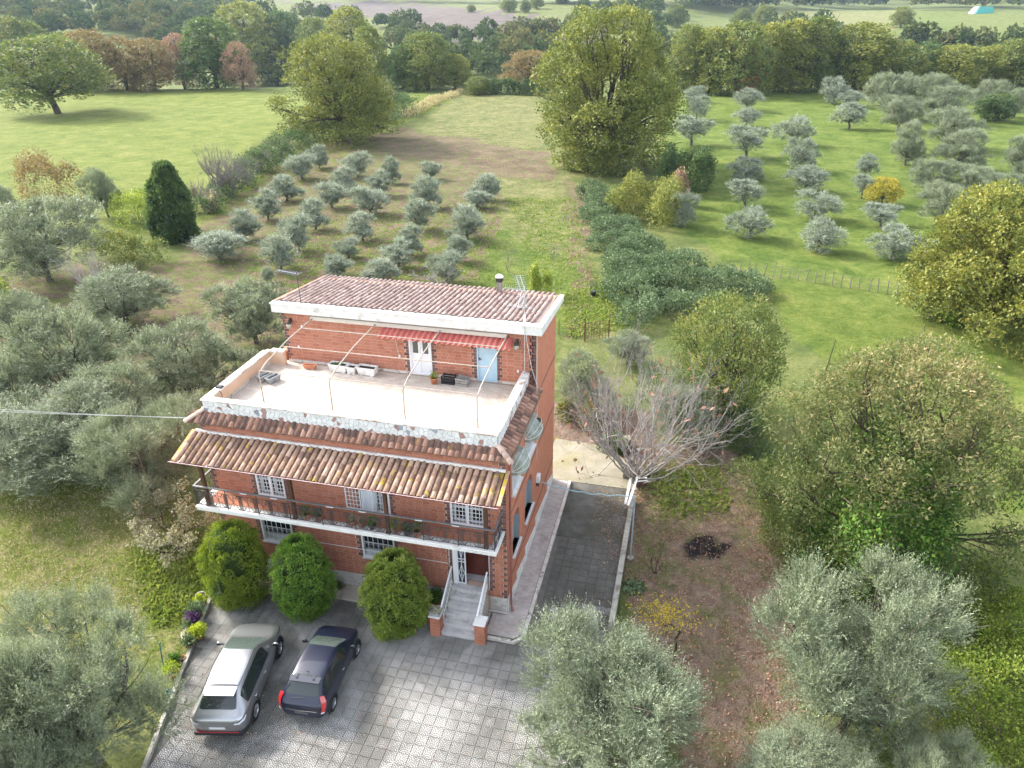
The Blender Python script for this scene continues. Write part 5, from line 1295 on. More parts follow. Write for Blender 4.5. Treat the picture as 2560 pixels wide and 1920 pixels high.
GOL = [gen_olive(60+i, 1700, cw=1.25, per=7, trunk=.3, low=(.3, .2, .05, .15)[i], sh=.11, leaf=.055, lw=.28, nl=(5, 8, 11, 6)[i], up=.2, matl=L_olsil, lr=((.2, .34), (.2, .3), (.2, .3), (.16, .34))[i], flat=1.) for i in range(4)]
BOL = [gen_olive(70+i, 5200, cw=1.25, per=8, trunk=.22, low=.03, sh=.085, leaf=.036, lw=.24, nl=15, matl=L_olive, lr=(.24, .35)) for i in range(3)]
FOL = [gen_olive(80+i, 11000, cw=1.3, per=11, trunk=.25, low=.06, sh=.1, leaf=.0205, lw=.22, nl=17, matl=L_olive, up=.9, lr=(.18, .28)) for i in range(2)]
EXT = {}
def extent(me):
    if me.name not in EXT:
        co = np.zeros(len(me.vertices)*3, np.float32); me.vertices.foreach_get('co', co); co = co.reshape(-1, 3)
        EXT[me.name] = (float((np.percentile(co[:, 0], 99.6)-np.percentile(co[:, 0], .4)+np.percentile(co[:, 1], 99.6)-np.percentile(co[:, 1], .4))/2), float(np.percentile(co[:, 2], 99.7)))
    return EXT[me.name]
def plant(name, proto, base, H, Wd, label, cat='tree', group=None, rz=None):
    """an Empty at the foot, trunk and crown below it"""
    o = empty(name, (base[0], base[1], base[2]), rnd.uniform(0, 6.28) if rz is None else rz, label=label, cat=cat, group=group)
    ew, eh = extent(proto[1] if proto[1] is not None else proto[0]); sx = Wd/ew; sz = H/eh
    for nm, me in zip(('trunk', 'crown', 'inner_foliage'), proto):
        if me is not None: inst(nm, me, o, (0, 0, 0), (0, 0, 0), (sx, sx*rnd.uniform(.94, 1.06), sz))
    return o
def outline(base, H, Wd):
    """lowest and highest row of an egg-shaped crown standing at base"""
    f = base[:2]-CC[:2]; f = f/np.linalg.norm(f); a = np.linspace(0, 2*math.pi, 28)
    P = np.stack([base[0]+np.cos(a)*Wd*.46*f[0], base[1]+np.cos(a)*Wd*.46*f[1], base[2]+H*.53+np.sin(a)*H*.46], 1)
    d = P-CC; v = 960-CAM['f']*(d@CU)/(d@CF); return v.max(), v.min()
def crown_w(base, H, w): return w*K*((base+np.array([0, 0, H*.5])-CC)@CF)/CAM['f']
def pp(name, proto, x, vb, vt, w, label, cat='tree', group=None, rz=None):
    """plant at a spot read off the photograph (2212 px view): foot column and row, top row, width"""
    base = ground(x*K, vb*K); lo, hi = .1, 60.
    for _ in range(40):
        H = (lo+hi)/2
        if outline(base, H, crown_w(base, H, w))[1] > vt*K: lo = H
        else: hi = H
    Wd = crown_w(base, H, w)
    return plant(name, proto, base, max(H, .35*Wd), Wd, label, cat, group, rz)
def pc(name, proto, x, vb, vt, w, label, cat='tree', group=None, rz=None, hr=(.62, 1.4)):
    """the same from the crown's outline: column, lowest and highest row, width"""
    vf = vb
    for _ in range(10):
        base = ground(x*K, vf*K); lo, hi = .1, 60.
        for _ in range(34):
            H = (lo+hi)/2; o = outline(base, H, crown_w(base, H, w))
            if o[0]-o[1] < (vb-vt)*K: lo = H
            else: hi = H
        Wd = crown_w(base, H, w); H = min(max(H, hr[0]*Wd), hr[1]*Wd); o = outline(base, H, Wd)
        vf += .8*((vb+vt)/2-(o[0]+o[1])/2/K)
    base = ground(x*K, vf*K)
    return plant(name, proto, base, H, Wd, label, cat, group, rz)
# ---- young olives in rows behind the house
for i, (a, b_, c_, w_) in enumerate([(335, 690, 525, 240), (480, 580, 405, 165), (600, 465, 300, 150), (700, 360, 215, 160), (785, 240, 100, 155), (882, 180, 45, 110), (1095, 230, 80, 155), (1030, 320, 170, 150), (955, 400, 255, 145),
        (1285, 265, 110, 100), (1215, 330, 195, 130), (860, 520, 345, 150), (770, 640, 435, 160), (670, 740, 540, 185), (1165, 440, 270, 190), (1120, 580, 420, 155), (1500, 240, 140, 100), (1480, 400, 215, 160), (1440, 525, 335, 160),
        (1805, 360, 205, 150), (1755, 400, 300, 140), (1700, 575, 380, 190), (1655, 700, 535, 125), (1395, 660, 490, 140), (1045, 675, 565, 130), (985, 785, 655, 150), (1320, 730, 575, 170), (1235, 810, 670, 160), (1590, 815, 640, 170), (600, 815, 725, 75), (1170, 805, 730, 110)]):
    pp('olive_tree', YOL[i % 4], (400+a/2.212)/K, (340+b_/2.212)/K, (340+c_/2.212)/K, w_*1.16/2.212/K, 'young silvery olive tree in the tilled rows behind the house', group='young olive trees behind the house')
# ---- pruned olives on the green slope
for i, (a, b_, c_, w_) in enumerate([(1492, 315, 250, 75), (1503, 258, 205, 50), (1500, 222, 185, 45), (1610, 275, 232, 58), (1613, 240, 190, 62), (1610, 342, 270, 88), (1718, 315, 250, 74), (1727, 365, 298, 68), (1612, 388, 340, 74),
        (1738, 415, 357, 86), (1607, 450, 385, 76), (1757, 477, 412, 80), (1622, 515, 447, 84), (1765, 545, 470, 82), (1866, 388, 332, 40), (1860, 430, 375, 44), (1900, 492, 438, 80), (1925, 562, 488, 112), (1798, 225, 165, 54), (1837, 232, 195, 58), (1832, 280, 220, 64), (1690, 197, 155, 42), (1660, 197, 160, 28), (1590, 200, 165, 30)]):
    pp('olive_tree', GOL[(i*7+i//4) % 4], a, b_, c_, w_*1.1, 'pruned grey-green olive tree on the open bright grass slope', group='pruned olives on the grass slope')
for i, (a, b_, c_, w_) in enumerate([(1955, 352, 262, 78), (1915, 250, 158, 112), (1940, 278, 208, 92), (2030, 260, 185, 112), (2018, 215, 158, 90), (2050, 318, 235, 112), (2072, 362, 280, 118), (2012, 420, 345, 104), (2105, 425, 360, 112), (2170, 430, 375, 90), (2032, 485, 395, 112), (2200, 385, 292, 90), (2125, 235, 172, 82), (2190, 250, 190, 60)]):
    pc('olive_tree', BOL[i % 3], a, b_, c_, w_*.98, 'large dense old olive tree in the thick part of the grove', group='old olives crowded at the grove edge')
pp('evergreen_tree', DARKT, 2145, 262, 203, 78, 'dark glossy evergreen tree among the old olives')
pp('small_tree', YELT, 1905, 442, 383, 74, 'small bright yellow autumn tree on the grass slope')
pp('small_tree', REDT, 1611, 205, 157, 56, 'small orange-red autumn tree in front of the oaks')
# ---- orchard of big olives beside the house
for i, (a, b_, c_, w_, lb) in enumerate([(110, 600, 428, 215, 'broad grey olive tree below the golden-brown shrub at the meadow edge'), (275, 700, 575, 180, 'olive tree in front of the leafless pale grey tree'), (75, 770, 630, 140, 'olive tree beside the yellow-green sapling clump'),
        (180, 860, 665, 200, 'round olive tree partly in front of the one by the saplings'), (425, 870, 688, 210, 'big olive tree next to the plastered terrace parapet'), (555, 740, 603, 165, 'dark-trunked olive tree behind the terrace by the roof corner antenna'), (40, 920, 772, 160, 'olive tree at the back of the lawn, above the overhead cables'),
        (255, 960, 785, 190, 'olive tree between the parapet and the round olives, just above the cables'), (345, 1080, 868, 220, 'tall olive tree close against the house beside the balcony'), (130, 1035, 855, 290, 'spreading olive tree with a bare slanting trunk at the lawn edge'), (10, 480, 392, 70, 'olive tree under the meadow next to the golden-brown shrub'), (15, 1010, 860, 200, 'olive tree behind the lawn, crossed by the cables')]):
    pc('olive_tree', BOL[(i*2+1) % 3] if i not in (8, 9) else FOL[i % 2], a, b_, c_, w_*1.1, lb, group='big olives in the orchard beside the house')
pp('olive_tree', BOL[1], 235, 470, 364, 78, 'upright olive tree at the meadow edge near the dark conical evergreen')
# ---- foreground olives
pc('olive_tree', FOL[0], 215, 1670, 1325, 370, 'huge feathery olive tree next to the garden kerb by the silver car')
pc('olive_tree', FOL[1], 60, 1790, 1450, 330, 'huge olive tree on the lawn edge, behind the one by the kerb')
pc('olive_tree', FOL[1], 1300, 1740, 1350, 400, 'broad olive tree overhanging the end of the driveway paving')
pc('olive_tree', FOL[0], 1805, 1625, 1245, 385, 'broad olive tree on the leaf litter beside the yellow-green thicket')
pc('olive_tree', FOL[1], 1740, 1800, 1575, 270, 'low olive tree on the litter next to the broad olive, in two leafy masses')
pc('olive_tree', FOL[0], 1985, 1820, 1590, 190, 'small upright olive tree between the thicket and the low olive')
# ---- single big trees
pp('oak_tree', OAK[0], 125, 245, 80, 225, 'rounded green oak standing alone on the meadow')
pp('oak_tree', MIDOAK, 740, 305, 82, 255, 'yellowing oak at the corner of the meadow above the young olives')
pp('oak_tree', GIANT, 1305, 365, 22, 305, 'giant golden-green oak towering over the field behind the house')
pc('oak_tree', RIGHTOAK, 2140, 710, 405, 380, 'wide round yellow-green oak beside the wire fence')
pp('conical_evergreen', gen_thuja(91, 22000, .62, L_oakdark, .075, 260, 'laurel', .04, .3, ([0, .1, .3, .6, .85, 1], [.7, .95, 1, .8, .4, .1]), .6), 385, 520, 353, 98, 'dark green conical evergreen at the end of the bramble hedge')
# ---- tree line behind the fields
TL = [(30, 190, 35, 120, 'g'), (90, 186, 48, 100, 'g'), (160, 192, 72, 80, 'g'), (215, 195, 66, 110, 'o'), (275, 195, 80, 95, 'o'), (335, 195, 85, 115, 'o'), (400, 192, 74, 80, 'r'), (470, 190, 40, 130, 'd'), (548, 186, 8, 150, 'y'), (525, 195, 92, 70, 'r'), (620, 182, 28, 110, 'd'), (690, 180, 40, 90, 'g'), (762, 185, 18, 110, 'y'), (805, 192, 58, 70, 'g'),
      (870, 195, 100, 70, 'd'), (925, 195, 72, 115, 'g'), (985, 192, 118, 70, 'y'), (1035, 205, 165, 60, 'g'), (1142, 195, 110, 115, 'r2'), (1480, 200, 55, 90, 'g'), (1530, 203, 62, 110, 'y'), (1590, 205, 48, 130, 'g'), (1655, 200, 52, 100, 'y'), (1705, 196, 44, 120, 'y'), (1750, 196, 38, 100, 'g'), (1848, 198, 52, 150, 'y'), (1800, 196, 90, 60, 'd'), (1925, 200, 88, 110, 'g'), (1990, 198, 96, 75, 'd'), (2045, 202, 98, 130, 'y'), (2120, 198, 100, 90, 'y'), (2180, 200, 85, 120, 'g'), (2230, 200, 80, 90, 'd')]
NM = {'g': ('oak_tree', OAKT[0], 'tall green oak in the tree line beyond the fields'), 'y': ('oak_tree', OAKT[1], 'yellow-green oak in the tree line beyond the fields'), 'd': ('oak_tree', OAKT[2], 'dark green oak in the tree line beyond the fields'), 'o': ('autumn_tree', ORNG[0], 'orange-brown autumn tree lining the meadow'), 'r': ('autumn_tree', ORNG[1], 'thin pinkish-brown autumn tree between the green oaks'), 'r2': ('oak_tree', ORNG[0], 'round brownish oak behind the ivy-covered hedge')}
for (a, b_, c_, w_, k) in TL:
    n_, pr_, lb = NM[k]; pp(n_, pr_, a, b_, c_, w_*1.05, lb, group='tree line: '+lb)
# isolated trees on the far hills
for (a, b_, c_, w_) in [(1018, 27, 10, 22), (1100, 26, -4, 40), (1135, 28, 0, 26), (1160, 20, -12, 30), (1157, 55, 40, 30), (1255, 95, 60, 30), (1240, 110, 90, 28), (1460, 60, 10, 50), (1600, 60, 18, 45), (1643, 60, 12, 40), (1945, 60, 15, 50), (1330, 18, 2, 24), (1215, 8, -8, 30)]:
    pp('oak_tree', OAK[1], a, b_, c_, w_, 'lone round tree on the far hill fields', group='lone trees on the far hills')
# ---- far woods, one mass
rs = np.random.RandomState(8)
L_wood = leaf_mat('woodland_leaf', G3((.03, .055, .022), (.06, .092, .034), (.1, .125, .045), (.18, .15, .06)), .3, .8, .05)
d0 = rdirs(rs, 330); d0[:, 2] = np.abs(d0[:, 2])*.9-.12; d0 = unit(d0)
unitP = d0*(1-.3*rs.uniform(0, 1, (330, 1))**2)*np.array([1, 1, 1.15])
def pick(poly, n):
    P = np.array(poly); out = []
    while len(out) < n:
        u, v_ = rs.uniform(P[:, 0].min(), P[:, 0].max()), rs.uniform(P[:, 1].min(), P[:, 1].max())
        if pip(poly, np.array([u]), np.array([v_]))[0]: out.append((u, v_))
    return out
spots = []
for poly, n in (([(-80, -8), (330, -8), (560, 6), (480, 40), (300, 80), (0, 105), (-80, 105)], 220), ([(330, 70), (520, 30), (640, 55), (660, 115), (330, 125)], 60), ([(840, 60), (980, 92), (1170, 88), (1200, 165), (1000, 190), (840, 190)], 75),
                ([(1240, 30), (1480, 18), (1470, 62), (1300, 92)], 34), ([(1480, 14), (2300, 14), (2300, 24), (1700, 21), (1480, 29)], 80), ([(640, 1), (1500, 2), (1500, 12), (1060, 9), (850, 3)], 75), ([(1480, -6), (2300, -6), (2300, 10), (1480, 12)], 70), ([(1060, 108), (1180, 92), (1240, 60), (1250, 66), (1190, 100), (1070, 118)], 14), ([(1650, 60), (1700, 75), (1780, 70), (1780, 76), (1700, 82), (1645, 68)], 10), ([(640, 40), (900, 62), (900, 68), (640, 48)], 16), ([(1960, 112), (2212, 128), (2212, 134), (1960, 118)], 16), ([(1400, 104), (1660, 112), (1900, 94), (1940, 138), (2300, 150), (2300, 190), (1400, 190)], 110)):
    spots += pick(poly, n)
Vs, Fs, Ts = [], [], []; off = 0
for (u, v_) in spots:
    p = ground(u*K, v_*K); t_, s_ = ts(p[0], p[1])
    if t_ < 238: continue
    big = 1.45 if v_ < 30 and u > 600 else 1.
    R = big*rs.uniform(3.2, 5.8)*(1+.8*min(1, max(0, (t_-500)/700))); Hc = R*rs.uniform(.95, 1.35); n = 330 if t_ < 600 else 200
    a = rs.uniform(0, 6.28); Rm = np.array([[math.cos(a), -math.sin(a), 0], [math.sin(a), math.cos(a), 0], [0, 0, 1]])
    q = (unitP[:n]+rs.normal(size=(n, 3))*.09) @ Rm.T; P = q*np.array([R, R, Hc])+p+np.array([0, 0, Hc*.75])
    ax = unit(rs.normal(size=(n, 3))+q*.4); sd = unit(np.cross(ax, rs.normal(size=(n, 3))+q))
    l = R*.30*rs.uniform(.6, 1.4, n); V, F = leaves(P-ax*(l*.5)[:, None], ax, sd, l, l*.75)
    Vs.append(V); Fs.append(F+off); off += len(V); Ts.append(np.clip(rs.uniform(.2, .75)+rs.uniform(-.2, .2, n), 0, 1))
inst('woodland', mesh_np('woodland', np.concatenate(Vs), np.concatenate(Fs), L_wood, tint=np.concatenate(Ts)), label='mixed woodland filling the valley and the far ridges', kind='stuff')
# ---- thickets and hedges
def thicket(name, pts, n, leaf, matl, label, seed, cat='shrub', wr=.6, group=None, stemm=None):
    """pts: (x, row, height m, half width m) in the 2212 px view"""
    path = []
    for (x, v_, h, w_) in pts:
        p = ground(x*K, v_*K); path.append((p[0], p[1], h, w_))
    br, V, F, t_ = gen_mound(seed, path, n, leaf, matl, name, wr=wr)
    c0 = np.array([path[0][0], path[0][1], float(height(path[0][0], path[0][1]))])
    o = empty(name, tuple(c0), label=label, cat=cat, group=group)
    br.mb.v = [tuple(np.array(q)-c0) for q in br.mb.v]
    inst('stems', br.mb.mesh('stems', stemm or m_gtwig), o, kind='stuff'); inst('foliage', mesh_np('foliage', V-c0, F, matl, tint=t_), o); return o
thicket('bramble_hedge', [(1285, 420, 1.8, 1.8), (1300, 480, 1.8, 2.4), (1340, 540, 1.9, 3.0), (1400, 590, 2.1, 4.0), (1470, 622, 2.1, 4.2), (1560, 634, 1.9, 3.4), (1640, 645, 1.2, 1.8)], 80000, .17, L_bram, 'long grey-green bramble bank sweeping from the giant oak to the fence', 5)
thicket('bramble_bank', [(1360, 600, 1.9, 2.8), (1390, 650, 1.9, 3.0), (1430, 690, 1.9, 2.8)], 26000, .16, L_bram, 'bramble bank behind the garden shrubs', 6)
thicket('bramble_hedge', [(430, 470, 2.0, 1.8), (480, 432, 2.2, 1.8), (520, 405, 2.6, 2.0), (560, 372, 3.4, 2.6), (610, 345, 3.4, 2.6), (650, 318, 3., 2.2), (690, 300, 3., 2.2)], 26000, .22, L_oakdark, 'scrubby dark hedge along the meadow above the young olives', 7)
thicket('undergrowth', [(680, 304, 3.4, 2.6), (740, 300, 4., 3.), (800, 282, 5., 3.6), (850, 258, 5., 3.4), (875, 240, 4., 3.)], 20000, .3, L_oakdark, 'dark undergrowth at the foot of the yellowing oak', 8)
thicket('ivy_hedge', [(1050, 202, 3.4, 1.8), (1100, 204, 3.6, 1.6), (1172, 206, 3.6, 1.6)], 9000, .35, L_oakdark, 'ivy-covered hedge across the end of the field', 9, 'hedge')
thicket('undergrowth', [(1240, 360, 3.4, 2.6), (1300, 375, 4, 3), (1350, 380, 4.5, 2.6)], 12000, .26, L_oak, 'grey-green undergrowth round the foot of the giant oak', 10)
thicket('dark_shrub', [(1440, 400, 4.6, 3.), (1490, 412, 5., 3.2)], 14000, .26, L_oakdark, 'rounded dark green shrub on the slope beside the giant oak', 11)
thicket('autumn_shrub', [(1355, 462, 4.2, 2.6), (1390, 470, 5.0, 3.2), (1425, 474, 4.2, 2.8)], 16000, .22, L_gold, 'yellow-green shrub with rusty patches beside the bramble bank', 12)
thicket('autumn_shrub', [(1440, 440, 4.4, 1.8), (1460, 442, 3.6, 1.6)], 5000, .2, L_rust, 'reddish-brown shrub touching the yellow-green shrub', 13)
pp('olive_tree', GOL[3], 1474, 492, 415, 68, 'small olive tree at the edge of the rust-coloured shrubs')
for i, (nm, pts, n, lf, ma, lb) in enumerate([
    ('autumn_shrub', [(50, 432, 4.6, 3.4), (100, 428, 5.6, 3.6), (145, 436, 4.4, 3.2)], 9000, .22, L_orange, 'thin golden-brown shrub at the meadow edge'),
    ('yellow_shrub', [(285, 470, 3.6, 2.), (330, 500, 3.8, 2.4)], 6500, .2, L_ygreen, 'yellow-green shrub between the big olive and the dark conical evergreen'),
    ('mixed_shrub', [(230, 560, 3., 2.4), (300, 570, 3., 2.4)], 7000, .18, L_oak, 'mixed green scrub beside the tilled rows'),
    ('cream_shrub', [(452, 455, 2.8, 1.4), (462, 462, 2.4, 1.2)], 3000, .2, L_pale, 'small cream-leaved bush next to the dark conical evergreen'),
    ('young_tree', [(10, 700, 4.4, 1.8), (40, 705, 4.2, 1.8)], 6500, .2, L_ygreen, 'yellow-green sapling clump at the orchard edge'),
    ('green_bush', [(1150, 640, 2.4, 1.1), (1185, 642, 2.6, 1.1)], 6000, .12, L_ygreen, 'upright green bush behind the roof, near the antenna'),
    ('laurel_bush', [(2035, 690, 1.6, 1.5), (2065, 700, 1.4, 1.2)], 5000, .16, L_ivy, 'bright green low bush below the round yellow-green oak'),
    ('fence_scrub', [(1000, 200, 1.2, 1.2), (930, 225, 1.4, 2.), (880, 255, 1.4, 2.)], 6000, .3, L_dryg, 'band of dry pale grass along the far fence'),
]): thicket(nm, pts, n, lf, ma, lb, 30+i)
def bare(name, x, vb, vt, w, lb, seed, stems=8, depth=4, mt=None, leafn=0, leafm=None, r0=.014, group=None, cw=.8, up=.9):
    return pp(name, gen_bare(seed, 1., cw, stems, depth, name, mt, r0, up, leafn, leafm), x, vb, vt, w, lb, group=group)
bare('bare_shrub', 205, 650, 525, 130, 'leafless pale grey tree behind the orchard olives', 101, 7, 4, m_bare)
bare('bare_shrub', 75, 590, 520, 120, 'leafless dark thorny scrub below the big orchard olive', 102, 9, 4, m_gtwig)
bare('bare_shrub', 500, 425, 335, 120, 'leafless purple-grey thicket below the dark hedge', 121, 14, 4, m_gtwig)
bare('bare_shrub', 605, 350, 290, 90, 'leafless grey brush halfway along the meadow hedge', 123, 14, 4, m_gtwig)
bare('bare_shrub', 450, 455, 385, 80, 'leafless brush beside the small cream-leaved bush', 124, 14, 4, m_gtwig)
bare('bare_shrub', 560, 372, 310, 100, 'leafless twiggy bush inside the hedge along the meadow', 122, 12, 4, m_gtwig)
bare('bare_shrub', 475, 430, 300, 90, 'leafless grey shrub in the hedge along the meadow', 103, 8, 4, m_gtwig)
bare('bare_shrub', 530, 400, 320, 100, 'leafless purple-grey brush beside the dark hedge', 104, 10, 4, m_gtwig)
bare('bare_shrub', 950, 618, 560, 120, 'pale leafless shrub just behind the tiled roof', 105, 9, 3, m_bare)
bare('bare_sapling', 1098, 588, 532, 36, 'bare sapling in the field between roof and bramble bank', 106, 4, 3, m_gtwig)
bare('bare_sapling', 1195, 560, 520, 40, 'bare reddish sapling near the weedy strip', 107, 4, 3, m_gtwig)
# ---- garden beside the driveway
bare('hazel_tree', 1372, 1035, 735, 380, 'big leafless pale-branched tree with brown leaves at the wall end', 108, 30, 5, m_bare, 160, L_litter, .0075, None, 1.3, .7)
pc('garden_tree', gen_broad(44, 30000, cw=1.1, low=.0, nl=30, leaf=.022, wr=.45, matl=L_oak, name='garden_tree'), 1550, 905, 640, 270, 'dense green garden tree between the bare tree and the field')
pc('olive_tree', BOL[2], 1355, 790, 714, 105, 'small whitish olive tree behind the bare tree')
pc('olive_tree', BOL[0], 1262, 880, 765, 125, 'olive tree at the back corner of the house')
pc('olive_tree', BOL[1], 1475, 960, 830, 150, 'grey olive tree among the branches of the bare tree')
chest = gen_broad(45, 80000, cw=1.15, low=.0, nl=60, leaf=.0155, wr=.36, matl=L_chest, trunk=.2, name='chestnut', lob_r=(.08, .14), limb_r=.006)
cm_ = chest[1]; z_ = np.zeros(len(cm_.vertices)*3, np.float32); cm_.vertices.foreach_get('co', z_); z_ = z_.reshape(-1, 3)[::4, 2]; t0_ = np.zeros(len(z_), np.float32); cm_.attributes['tint'].data.foreach_get('value', t0_); cm_.attributes['tint'].data.foreach_set('value', np.clip(t0_-.16+(z_-.6)*.55, 0, 1))
ct_ = pc('chestnut_tree', chest, 1865, 1310, 680, 540, 'great browning chestnut tree on the field boundary', rz=.4, hr=(.5, 1.05))
rs = np.random.RandomState(77); vdir = Matrix.Rotation(-.4, 3, 'Z') @ Vector((CC[0]-ct_.location.x, CC[1]-ct_.location.y, 0)).normalized()
lob = [(np.array([vdir.x*q+rs.normal()*.07, vdir.y*q+rs.normal()*.07, z]), (r, r, r*1.15)) for (q, z, r) in ((.05, .12, .2), (.12, .25, .19), (.2, .34, .17), (.3, .3, .13), (.2, .48, .14), (.1, .58, .13), (.34, .44, .1), (.28, .18, .14))]
P, d, tt = lobed(rs, lob, 22000, .3, .4, 60); P = P+rs.normal(size=P.shape)*.012; V, F, t_ = sprinkle(rs, P, d, tt, .0125, .85)
inst('ivy', mesh_np('ivy', V, F, L_ivy, tint=t_), ct_, scale=tuple(ct_.children[0].scale))
thicket('ivy_clump', [(1720, 1190, 2.2, 1.4), (1790, 1230, 2.4, 1.6), (1860, 1280, 2.4, 1.8)], 9000, .12, L_ivy, 'dark ivy mound at the foot of the chestnut tree', 61, 'ivy')
thicket('boundary_scrub', [(1660, 1080, 2., 1.2), (1690, 1180, 1.9, 1.3), (1760, 1280, 1.8, 1.4), (1860, 1340, 1.8, 1.5)], 14000, .1, L_oak, 'scrub along the brown garden edge under the chestnut', 62)
thicket('bramble_thicket', [(2010, 1400, 2.4, 1.8), (2110, 1440, 3.0, 2.6), (2160, 1540, 2.8, 2.6), (2110, 1640, 2.6, 2.2), (2170, 1720, 2.4, 2.2), (2230, 1500, 2.6, 2.6), (2150, 1330, 2.2, 2.2)], 56000, .1, L_ygreen, 'sprawling yellow-green bramble thicket below the chestnut tree', 63)
thicket('grey_shrub', [(1420, 880, 2.8, 1.6), (1500, 900, 2.6, 1.4), (1600, 930, 2.8, 1.5), (1620, 1000, 2.2, 1.)], 15000, .12, L_oakdark, 'dark shrub at the shady garden corner', 64)
thicket('leafy_shrub', [(1225, 905, 1.5, 1.0), (1290, 930, 1.6, 1.1)], 6000, .12, L_oakyel, 'yellowing leafy shrub behind the back yard slab', 65)
thicket('shrub', [(1305, 965, 1.3, .7), (1330, 985, 1.0, .6)], 2500, .12, L_ivy, 'green bush hanging over the back yard slab', 66)
bare('fruit_tree', 1415, 1240, 1165, 75, 'small dark leafless fruit tree beside the blue pole', 109, 4, 4, m_bark, 260, L_ygreen, .016, None, .9)
bare('small_tree', 370, 1195, 1072, 190, 'small pale-leaved tree between lawn and balcony corner', 110, 5, 4, m_bark, 4200, L_pale, .016, None, 1.0, .7)
vn = empty('vine', tuple(ground(1455*K, 1425*K)), label='gnarled old vine with sparse yellow leaves near the broad olive', cat='vine')
MB().tube([(0, 0, -.05), (.03, 0, .5), (-.02, .02, 1.0), (.1, .05, 1.35), (-.25, .1, 1.6), (-.45, .12, 1.45), (-.75, .3, 1.65)], [.06, .05, .05, .045, .04, .035, .02], 6).build('trunk', m_bark, vn, True)
rs = np.random.RandomState(3); n = 900
P = np.array([-.5, .45, 1.7])+rs.normal(size=(n, 3))*np.array([.55, .4, .22]); V, F, t_ = sprinkle(rs, P, rdirs(rs, n), np.zeros(n), .085, .6)
inst('crown', mesh_np('vine_leaves', V, F, L_yel, tint=t_*.6+.4), vn)
# ---- the three clipped conifers
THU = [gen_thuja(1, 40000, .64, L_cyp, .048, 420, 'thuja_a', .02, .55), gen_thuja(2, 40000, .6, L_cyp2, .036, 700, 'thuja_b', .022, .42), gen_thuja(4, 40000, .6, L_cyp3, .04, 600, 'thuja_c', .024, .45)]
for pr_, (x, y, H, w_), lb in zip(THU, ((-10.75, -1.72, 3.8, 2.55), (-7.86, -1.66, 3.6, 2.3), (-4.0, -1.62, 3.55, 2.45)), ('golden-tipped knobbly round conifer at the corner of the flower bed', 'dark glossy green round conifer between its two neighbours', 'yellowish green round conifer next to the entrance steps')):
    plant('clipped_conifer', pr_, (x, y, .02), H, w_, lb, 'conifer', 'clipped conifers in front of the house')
# ---- weeds, grass tufts and fallen leaves
def scatter(poly, n, rs, clump=.5, per=14):
    P = np.array([ground(x*K, v_*K, 0.)[:2] for x, v_ in poly]); pl_ = [tuple(q) for q in P]; lo, hi = P.min(0), P.max(0); out = np.zeros((0, 2))
    while len(out) < n:
        c = rs.uniform(lo, hi, (4000, 2)); c = c[pip(pl_, c[:, 0], c[:, 1])]
        q = np.repeat(c, per, 0)+rs.normal(size=(len(c)*per, 2))*clump*rs.uniform(.3, 1, (len(c)*per, 1)); out = np.concatenate([out, q])
    rs.shuffle(out); return out[:n]
def tufts(name, polys, matl, seed, L, wr, up, label, tintb=.5, clump=.25, per=14, z=0.):
    rs = np.random.RandomState(seed); XY = np.concatenate([scatter(p, n, rs, clump, per) for p, n in polys]); n = len(XY)
    bad = ((XY[:, 0] > -12.4) & (XY[:, 0] < 4.25) & (XY[:, 1] < 13) & (XY[:, 1] > -2)) | ((XY[:, 1] <= -2) & (XY[:, 0] > -11.95+(-2.25-XY[:, 1])*.3316-.1) & (XY[:, 0] < 4.25)) if z == 0. else np.zeros(n, bool)
    XY = XY[~bad]; n = len(XY)
    P = np.stack([XY[:, 0], XY[:, 1], height(XY[:, 0], XY[:, 1])+z], 1)
    ax = unit(rs.normal(size=(n, 3))*np.array([.7, .7, .3])+np.array([0, 0, up])); sd = unit(np.cross(ax, rdirs(rs, n))); l = L*rs.uniform(.4, 1.5, n)
    V, F = leaves(P, ax, sd, l, l*wr); inst(name, mesh_np(name, V, F, matl, tint=np.clip(tintb+rs.uniform(-.35, .35, n), 0, 1)), label=label, kind='stuff')
tufts('grass', [([(0, 1000), (330, 1050), (450, 1240), (430, 1430), (330, 1430), (0, 1400)], 26000), ([(280, 1180), (440, 1140), (440, 1330), (330, 1350)], 12000), ([(0, 600), (400, 560), (620, 640), (430, 900), (0, 1000)], 12000), ([(1345, 1000), (1600, 1000), (1650, 1120), (1480, 1130), (1345, 1290)], 6000), ([(400, 520), (1100, 480), (1330, 640), (1330, 720), (640, 640)], 12000), ([(1640, 620), (2212, 720), (2212, 1200), (2060, 1050)], 14000)], L_grass, 3, .13, .16, .8, 'green grass tufts and weeds on the lawns')
tufts('broad_weeds', [([(1215, 640), (1330, 600), (1390, 700), (1230, 735)], 5000), ([(1090, 430), (1240, 430), (1300, 640), (1180, 640)], 4000), ([(1380, 1020), (1560, 1010), (1580, 1100), (1440, 1120)], 1800), ([(640, 480), (1080, 420), (1080, 620), (640, 620)], 4000), ([(290, 1200), (430, 1160), (440, 1340), (340, 1350)], 4000)], L_grass, 4, .2, .55, .5, 'broad-leaved green weeds in the garden and the rows', .6, .3, 20)
tufts('dry_grass', [([(0, 1010), (330, 1080), (430, 1300), (0, 1400)], 9000), ([(1000, 220), (1170, 220), (1280, 440), (1060, 420)], 6000), ([(400, 540), (1100, 480), (1250, 600), (640, 640)], 6000)], L_dryg, 5, .16, .13, .6, 'dry straw-coloured grass')
tufts('fallen_leaves', [([(1345, 1000), (1620, 1000), (1720, 1250), (1760, 1659), (1500, 1659), (1345, 1300)], 15000), ([(1215, 880), (1400, 900), (1390, 1150), (1330, 1150)], 5000)], L_litter, 6, .085, .6, .05, 'fallen brown leaves on the garden soil')
